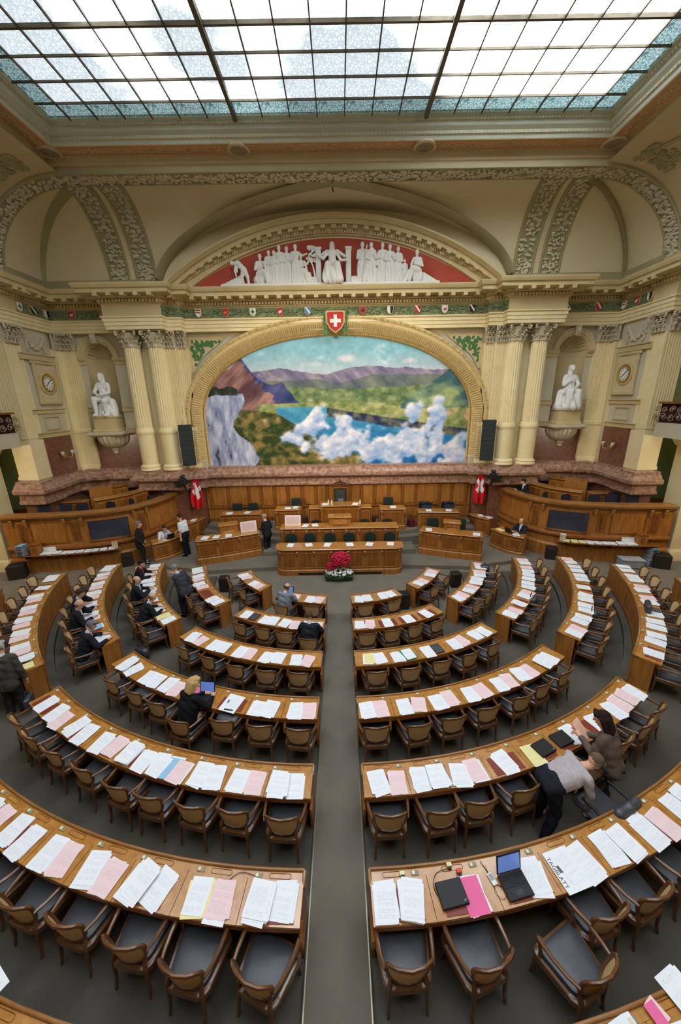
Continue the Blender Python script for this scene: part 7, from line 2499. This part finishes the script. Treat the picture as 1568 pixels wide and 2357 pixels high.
for sx in (-1, 1):
    MB().tube([(sx * .27, -.15, .5), (sx * .28, -.12, .7), (sx * .28, .15, .7)], .022, 6).build('arm', blackm, t, fix=False)

# ---------------------------------------------------------------- marble statues
W_ = (236, 234, 230)
def folds(me, amp, f, z_hi, freq=16):
    a = coords(me)
    nrm = np.empty(len(me.vertices) * 3, dtype=np.float32)
    me.vertices.foreach_get('normal', nrm)
    ang = np.arctan2(a[:, 0], -a[:, 1])
    k = np.clip((z_hi - a[:, 2]) / .5, .25, 1)
    d = amp * k * (np.sin(ang * freq + a[:, 2] * f + 1.5 * np.sin(a[:, 2] * 4)) + .5 * np.sin(ang * freq * .5 + a[:, 2] * 9))
    set_coords(me, a + nrm.reshape(-1, 3) * d[:, None])
def seated_statue(kind):
    """facing -y, base at z=0, about 1.95 high"""
    pr = [('c', (0, .05, .72), .22, (0, .02, 1.05), .2, W_), ('c', (-.12, .02, 1.2), .15, (.12, .02, 1.2), .15, W_), ('c', (-.2, .02, 1.36), .1, (.2, .02, 1.36), .1, W_),
          ('c', (0, 0, 1.45), .07, (0, -.02, 1.6), .065, W_), ('e', (0, -.04, 1.7), (.105, .125, .15), None, W_), ('c', (0, -.15, 1.69), .02, (0, -.165, 1.65), .022, W_),
          ('e', (0, .05, .3), (.42, .34, .34), None, W_)]
    if kind == 'man':
        pr += [('c', (0, .03, 1.74), .12, (0, .08, 1.5), .12, W_), ('c', (-.24, .02, 1.34), .085, (-.34, -.12, 1.02), .075, W_), ('c', (-.34, -.12, 1.02), .07, (-.06, -.34, .88), .05, W_),
               ('c', (.24, .02, 1.34), .085, (.32, -.14, 1.02), .075, W_), ('c', (.32, -.14, 1.02), .07, (.02, -.36, .92), .05, W_),
               ('c', (-.14, 0, .72), .15, (-.26, -.38, .74), .12, W_), ('c', (-.26, -.38, .74), .11, (-.3, -.34, .12), .08, W_), ('c', (-.3, -.36, .06), .07, (-.32, -.52, .05), .06, W_),
               ('c', (.14, 0, .72), .15, (.2, -.42, .66), .12, W_), ('c', (.2, -.42, .66), .11, (.12, -.3, .12), .08, W_), ('c', (.12, -.32, .06), .07, (.14, -.48, .05), .06, W_),
               ('c', (.3, .02, .6), .16, (.36, -.1, .1), .2, W_), ('c', (-.08, -.2, .1), .16, (.4, -.2, .08), .16, W_), ('c', (0, -.13, 1.62), .05, (0, -.12, 1.5), .04, W_)]
    else:
        pr += [('c', (0, .04, 1.76), .115, (0, .1, 1.3), .14, W_), ('c', (-.24, .02, 1.34), .085, (-.32, -.1, 1.02), .08, W_), ('c', (-.32, -.1, 1.02), .075, (-.08, -.24, 1.22), .05, W_),
               ('c', (.24, .02, 1.34), .085, (.34, -.1, 1.0), .085, W_), ('c', (.34, -.1, 1.0), .075, (.08, -.34, .92), .05, W_),
               ('c', (-.14, 0, .74), .17, (-.16, -.4, .74), .15, W_), ('c', (.14, 0, .74), .17, (.22, -.42, .7), .15, W_), ('c', (-.16, -.4, .72), .15, (-.18, -.38, .1), .18, W_), ('c', (.22, -.42, .68), .15, (.24, -.38, .1), .18, W_),
               ('c', (-.2, -.38, .1), .18, (.28, -.36, .1), .18, W_), ('c', (0, -.36, .5), .16, (.02, -.42, .1), .2, W_), ('c', (-.36, .0, .7), .12, (-.42, -.05, .1), .18, W_)]
    me = blob('figure', pr, .018, 2)
    folds(me, .012 if kind == 'man' else .02, 5, 1.25 if kind != 'man' else .8, 14)
    return me
for s in (1, -1):
    n_ = SIDE[s]
    t = thing('statue_console', 'carved stone bracket and plinth below the %s statue' % n_, 'console', (s * NX, 17.3, 4.1))
    cx_, cy_ = s * NX, 17.42
    MB().box((cx_, cy_, 5.55), (.98, .74, .5)).build('plinth', sstone, t, smooth=0)
    MB().box((cx_, cy_, 5.82), (1.06, .8, .08), bev=.02).build('plinth_cap', sstone, t)
    MB().box((cx_, cy_ - .02, 5.24), (1.12, .86, .14), bev=.02).build('plinth_base', sstone, t)
    q = MB()
    q.plan([(cx_ - .62, 17.6), (cx_ - .62, 16.95), (cx_ + .62, 16.95), (cx_ + .62, 17.6)], [(0, 4.96), (.04, 4.98), (.12, 5.06), (.12, 5.14), (.06, 5.18), (-.4, 5.18), (-.4, 4.96)], closed=True)
    q.build('shelf_moulding', cstone, t)
    q = MB()
    def bowl(u, v):
        a = math.pi + math.pi * u
        rr_ = .6 * (1 - (1 - v) ** 2.2) ** .5 * (1 + .05 * math.sin(u * 60)) + .06
        return (cx_ + rr_ * math.cos(a), 17.58 + rr_ * 1.02 * math.sin(a), 4.4 + .58 * v)
    q.grid(90, 8, bowl)
    q.build('fluted_bowl', cstone, t, smooth=1.0)
    MB().lathe([(.0, 4.08), (.06, 4.12), (.13, 4.2), (.1, 4.26), (.16, 4.32), (.18, 4.42), (.1, 4.46)], (cx_, 17.5, 0), 18).build('pendant', cstone, t)
    t = thing('marble_statue', 'white marble %s in the %s wall niche' % ('seated bearded man' if s < 0 else 'seated robed woman', n_), 'statue', (s * NX, 17.4, 5.86))
    o = link('figure', seated_statue('man' if s < 0 else 'woman'), white_m, t)
    MB().box((0, 0, .03), (.92, .66, .06), bev=.02).build('base', white_m, t, fix=False)

# ---------------------------------------------------------------- marble group in the pediment
def fig_stand(seed, arm=0):
    rnd = random.Random(seed)
    pr = [('c', (0, 0, .72), .13, (0, 0, .98), .12, W_), ('c', (-.12, 0, 1.08), .08, (.12, 0, 1.08), .08, W_), ('c', (0, 0, 1.1), .05, (0, -.01, 1.2), .05, W_), ('e', (0, -.02, 1.3), (.075, .085, .1), None, W_),
          ('c', (-.06, 0, .7), .13, (-.08, .0, .08), .13, W_), ('c', (.06, -.02, .7), .13, (.1, -.02, .08), .12, W_)]
    e = [(-.2, -.06, .84), (.2, -.06, .84)]
    h = [(-.06, -.16, .86 + rnd.uniform(-.1, .12)), (.08, -.16, .8 + rnd.uniform(-.1, .2))]
    if arm:
        e[1], h[1] = (.22, -.04, .98), (.46, -.06, 1.06)
    for i in (0, 1):
        pr += [('c', ((-.15, .15)[i], 0, 1.06), .055, e[i], .048, W_), ('c', e[i], .045, h[i], .035, W_)]
    me = blob('figure', pr, .022, 1)
    folds(me, .014, 2, .9, 12)
    return me
def fig_sit(seed):
    pr = [('c', (0, .05, .42), .16, (0, .02, .68), .13, W_), ('c', (-.12, 0, .8), .08, (.12, 0, .8), .08, W_), ('c', (0, 0, .84), .05, (.02, -.03, .93), .05, W_), ('e', (.02, -.04, 1.03), (.075, .085, .1), None, W_),
          ('c', (-.08, 0, .4), .12, (.2, -.12, .48), .1, W_), ('c', (.2, -.12, .48), .09, (.3, -.12, .08), .07, W_), ('c', (.05, 0, .34), .12, (.34, -.06, .36), .09, W_), ('c', (.34, -.06, .36), .08, (.48, -.08, .06), .06, W_),
          ('c', (-.15, 0, .78), .055, (-.2, -.08, .56), .05, W_), ('c', (-.2, -.08, .56), .045, (.06, -.16, .6), .035, W_), ('c', (.15, 0, .78), .055, (.24, -.08, .6), .05, W_), ('c', (.24, -.08, .6), .045, (.16, -.14, .82), .035, W_), ('e', (-.05, .04, .2), (.26, .16, .22), None, W_)]
    me = blob('figure', pr, .022, 1)
    folds(me, .012, 3, .6, 11)
    return me
def fig_bend():
    pr = [('c', (0, 0, .62), .12, (-.24, -.02, .86), .12, W_), ('c', (-.24, -.02, .86), .1, (-.4, -.03, .86), .07, W_), ('e', (-.5, -.04, .86), (.085, .075, .09), None, W_), ('c', (-.34, 0, .82), .05, (-.4, -.06, .56), .045, W_), ('c', (-.4, -.06, .56), .04, (-.34, -.08, .32), .035, W_),
          ('c', (-.3, 0, .8), .05, (-.3, -.08, .52), .045, W_), ('c', (0, 0, .62), .12, (-.12, -.02, .32), .08, W_), ('c', (-.12, 0, .32), .07, (-.05, 0, .06), .06, W_), ('c', (.02, 0, .6), .12, (.14, 0, .34), .08, W_), ('c', (.14, 0, .34), .07, (.18, 0, .06), .06, W_)]
    return blob('figure', pr, .022, 1)
FS = [fig_stand(1), fig_stand(2, 1), fig_stand(3)]
FT = [fig_sit(1)]
FB = fig_bend()
t = thing('pediment_sculpture', 'white marble group of draped figures round an enthroned woman, pediment', 'sculpture', (0, 17.2, 10.8))
def rx(c):
    return (c / 2.53 + 480 - 775) * .01773
MB().extr([(rx(85), 0), (rx(1355), 0), (rx(1350), .14), (rx(95), .14)], ((0, .25, .0), (1, 0, 0), (0, 0, 1), (0, -1, 0)), .5).build('base_slab', relief_m, t, smooth=0, fix=False)
figs = [(225, 1.0, FB, 1, .9), (318, 1.02, FT[0], 1, .98), (372, 1.16, FS[0], 1, .88), (402, 1.14, FS[2], 1, .86), (432, 1.3, FS[0], -1, 1.0), (475, 1.28, FS[2], 1, .97), (526, 1.34, FS[1], 1, 1.0), (552, 1.0, FT[0], 1, .98),
        (908, 1.4, FS[2], 1, 1.05), (958, 1.36, FS[0], 1, 1.02), (968, 1.15, FT[0], -1, 1.12), (1022, 1.36, FS[2], -1, 1.02), (1064, 1.26, FS[0], 1, .96), (1112, 1.22, FS[2], -1, .92), (1152, .8, FS[0], 1, .6), (1222, 1.0, FT[0], -1, 1.02)]
for i, (c, h, me, mir, sc) in enumerate(figs):
    o = link('figure', me, relief_m, t, (rx(c), -.02 - .06 * (i % 3 == 0), .13))
    o.scale = (mir * sc, sc * .8, sc)
# enthroned figure in the middle
pr_ = [('c', (0, .04, .62), .18, (0, 0, .92), .15, W_), ('c', (-.15, 0, 1.06), .09, (.15, 0, 1.06), .09, W_), ('c', (0, 0, 1.1), .06, (0, -.02, 1.22), .06, W_), ('e', (0, -.03, 1.33), (.09, .1, .12), None, W_), ('c', (0, .03, 1.38), .1, (0, .08, 1.1), .13, W_),
       ('c', (-.2, 0, 1.05), .065, (-.36, -.06, .86), .06, W_), ('c', (-.36, -.06, .86), .055, (-.58, -.1, 1.0), .045, W_), ('c', (.2, 0, 1.05), .065, (.34, -.06, .8), .06, W_), ('c', (.34, -.06, .8), .055, (.6, -.12, .78), .045, W_),
       ('c', (-.12, -.02, .6), .15, (-.18, -.26, .6), .13, W_), ('c', (.12, -.02, .6), .15, (.2, -.28, .6), .13, W_), ('c', (-.18, -.26, .58), .13, (-.24, -.24, .08), .17, W_), ('c', (.2, -.28, .58), .13, (.26, -.24, .08), .17, W_), ('c', (0, -.24, .4), .14, (0, -.26, .06), .2, W_),
       ('c', (-.2, .06, 1.16), .06, (-.5, .1, .98), .06, W_), ('c', (.2, .06, 1.16), .06, (.5, .1, .98), .06, W_)]
me = blob('figure', pr_, .02, 1)
folds(me, .018, 3, .9, 14)
link('enthroned_figure', me, relief_m, t, (rx(735), -.08, .14))
for c in (655, 828):
    MB().box((rx(c), .08, .75), (.22, .22, 1.24), bev=.02).build('throne_post', relief_m, t, fix=False)
    MB().box((rx(c), .08, 1.4), (.28, .26, .1), bev=.02).build('post_cap', relief_m, t, fix=False)
q = MB().tube([(rx(640), -.02, .14), (rx(632), -.04, .5), (rx(622), -.03, .8), (rx(600), -.02, 1.1)], [.05, .04, .03, .02], 6)
tree_l = random.Random(2)
for i in range(34):
    q.ball((rx(605) + tree_l.uniform(-.2, .22), -.02, 1.15 + tree_l.uniform(-.3, .32)), (.05, .03, .05), 5, 4)
q.build('laurel_tree', relief_m, t, fix=False)
for a, b in ((100, 200), (1265, 1345), (575, 640), (850, 880)):
    q = MB()
    for i in range(10):
        x = rx(a) + (rx(b) - rx(a)) * i / 9
        e = (i / 9 if a < 600 and a < 200 else 1 - i / 9) if a in (100, 1265) else .7
        q.ball((x, 0, .1 + .12 * e), (.12, .14, .1 + .2 * e), 7, 5)
    q.build('rock', relief_m, t, fix=False)
for dx in (0, .07):
    MB().tube([(rx(900) + dx, -.18, .14), (rx(930) + dx * .5, -.16, 1.45)], .013, 5).build('staff', relief_m, t, fix=False)

bpy.data.scenes.remove(WORK)

# ================================================================ unseen fill lamps added on the side galleries to brighten the front wall
for s in (1, -1):
    for j, (yy, zz_) in enumerate(((3.2, 10.4), (6.0, 10.4))):
        t = thing('added_flood', 'unseen fill lamp added at the %s gallery for the front wall, %s from back' % (SIDE[s], ORD[j + 1]), 'lamp', (s * 12.6, yy, zz_))
        MB().box((0, 0, .2), (.3, .4, .34), bev=.04).build('housing', blackm, t, fix=False)
        MB().tube([(0, -.02, .4), (0, -.02, .7)], .02, 6).build('hanger', blackm, t, fix=False)
        MB().lathe([(.0, 0), (.12, .0), (.13, .02)], (0, .22, .2), 16).build('lens', socket_w, t, fix=False)
        l = bpy.data.lights.new('added_flood_beam', 'SPOT')
        l.energy = 2100
        l.color = (1, .86, .66)
        l.spot_size = R(44)
        l.spot_blend = .9
        l.shadow_soft_size = .35
        o = bpy.data.objects.new('added_flood_beam', l)
        COL.objects.link(o)
        o.parent = t
        o.location = (0, .3, .2)
        d = Vector((s * -2.0, 17.5, 5.0)) - Vector((s * 12.6, yy + .3, zz_ + .2))
        o.rotation_euler = d.to_track_quat('-Z', 'Y').to_euler()
# unseen lamps added under the galleries to brighten the green bays
for s in (1, -1):
    t = thing('added_bay_lamp', 'unseen round lamp added under the %s gallery to brighten the bay' % SIDE[s], 'lamp', (s * 13.3, 11.2, 4.74))
    MB().lathe([(.0, -.12), (.12, -.1), (.18, -.02), (.18, .0)], n=18).build('shade', socket_w, t, fix=False)
    MB().lathe([(.19, -.02), (.2, .0), (.2, .13), (.19, .13)], n=18).build('rim', brass, t, fix=False)
    l = bpy.data.lights.new('added_bay_lamp_light', 'POINT')
    l.energy = 100
    l.color = (1, .88, .68)
    l.shadow_soft_size = .15
    o = bpy.data.objects.new('added_bay_lamp_light', l)
    COL.objects.link(o)
    o.parent = t
    o.location = (0, 0, -.3)
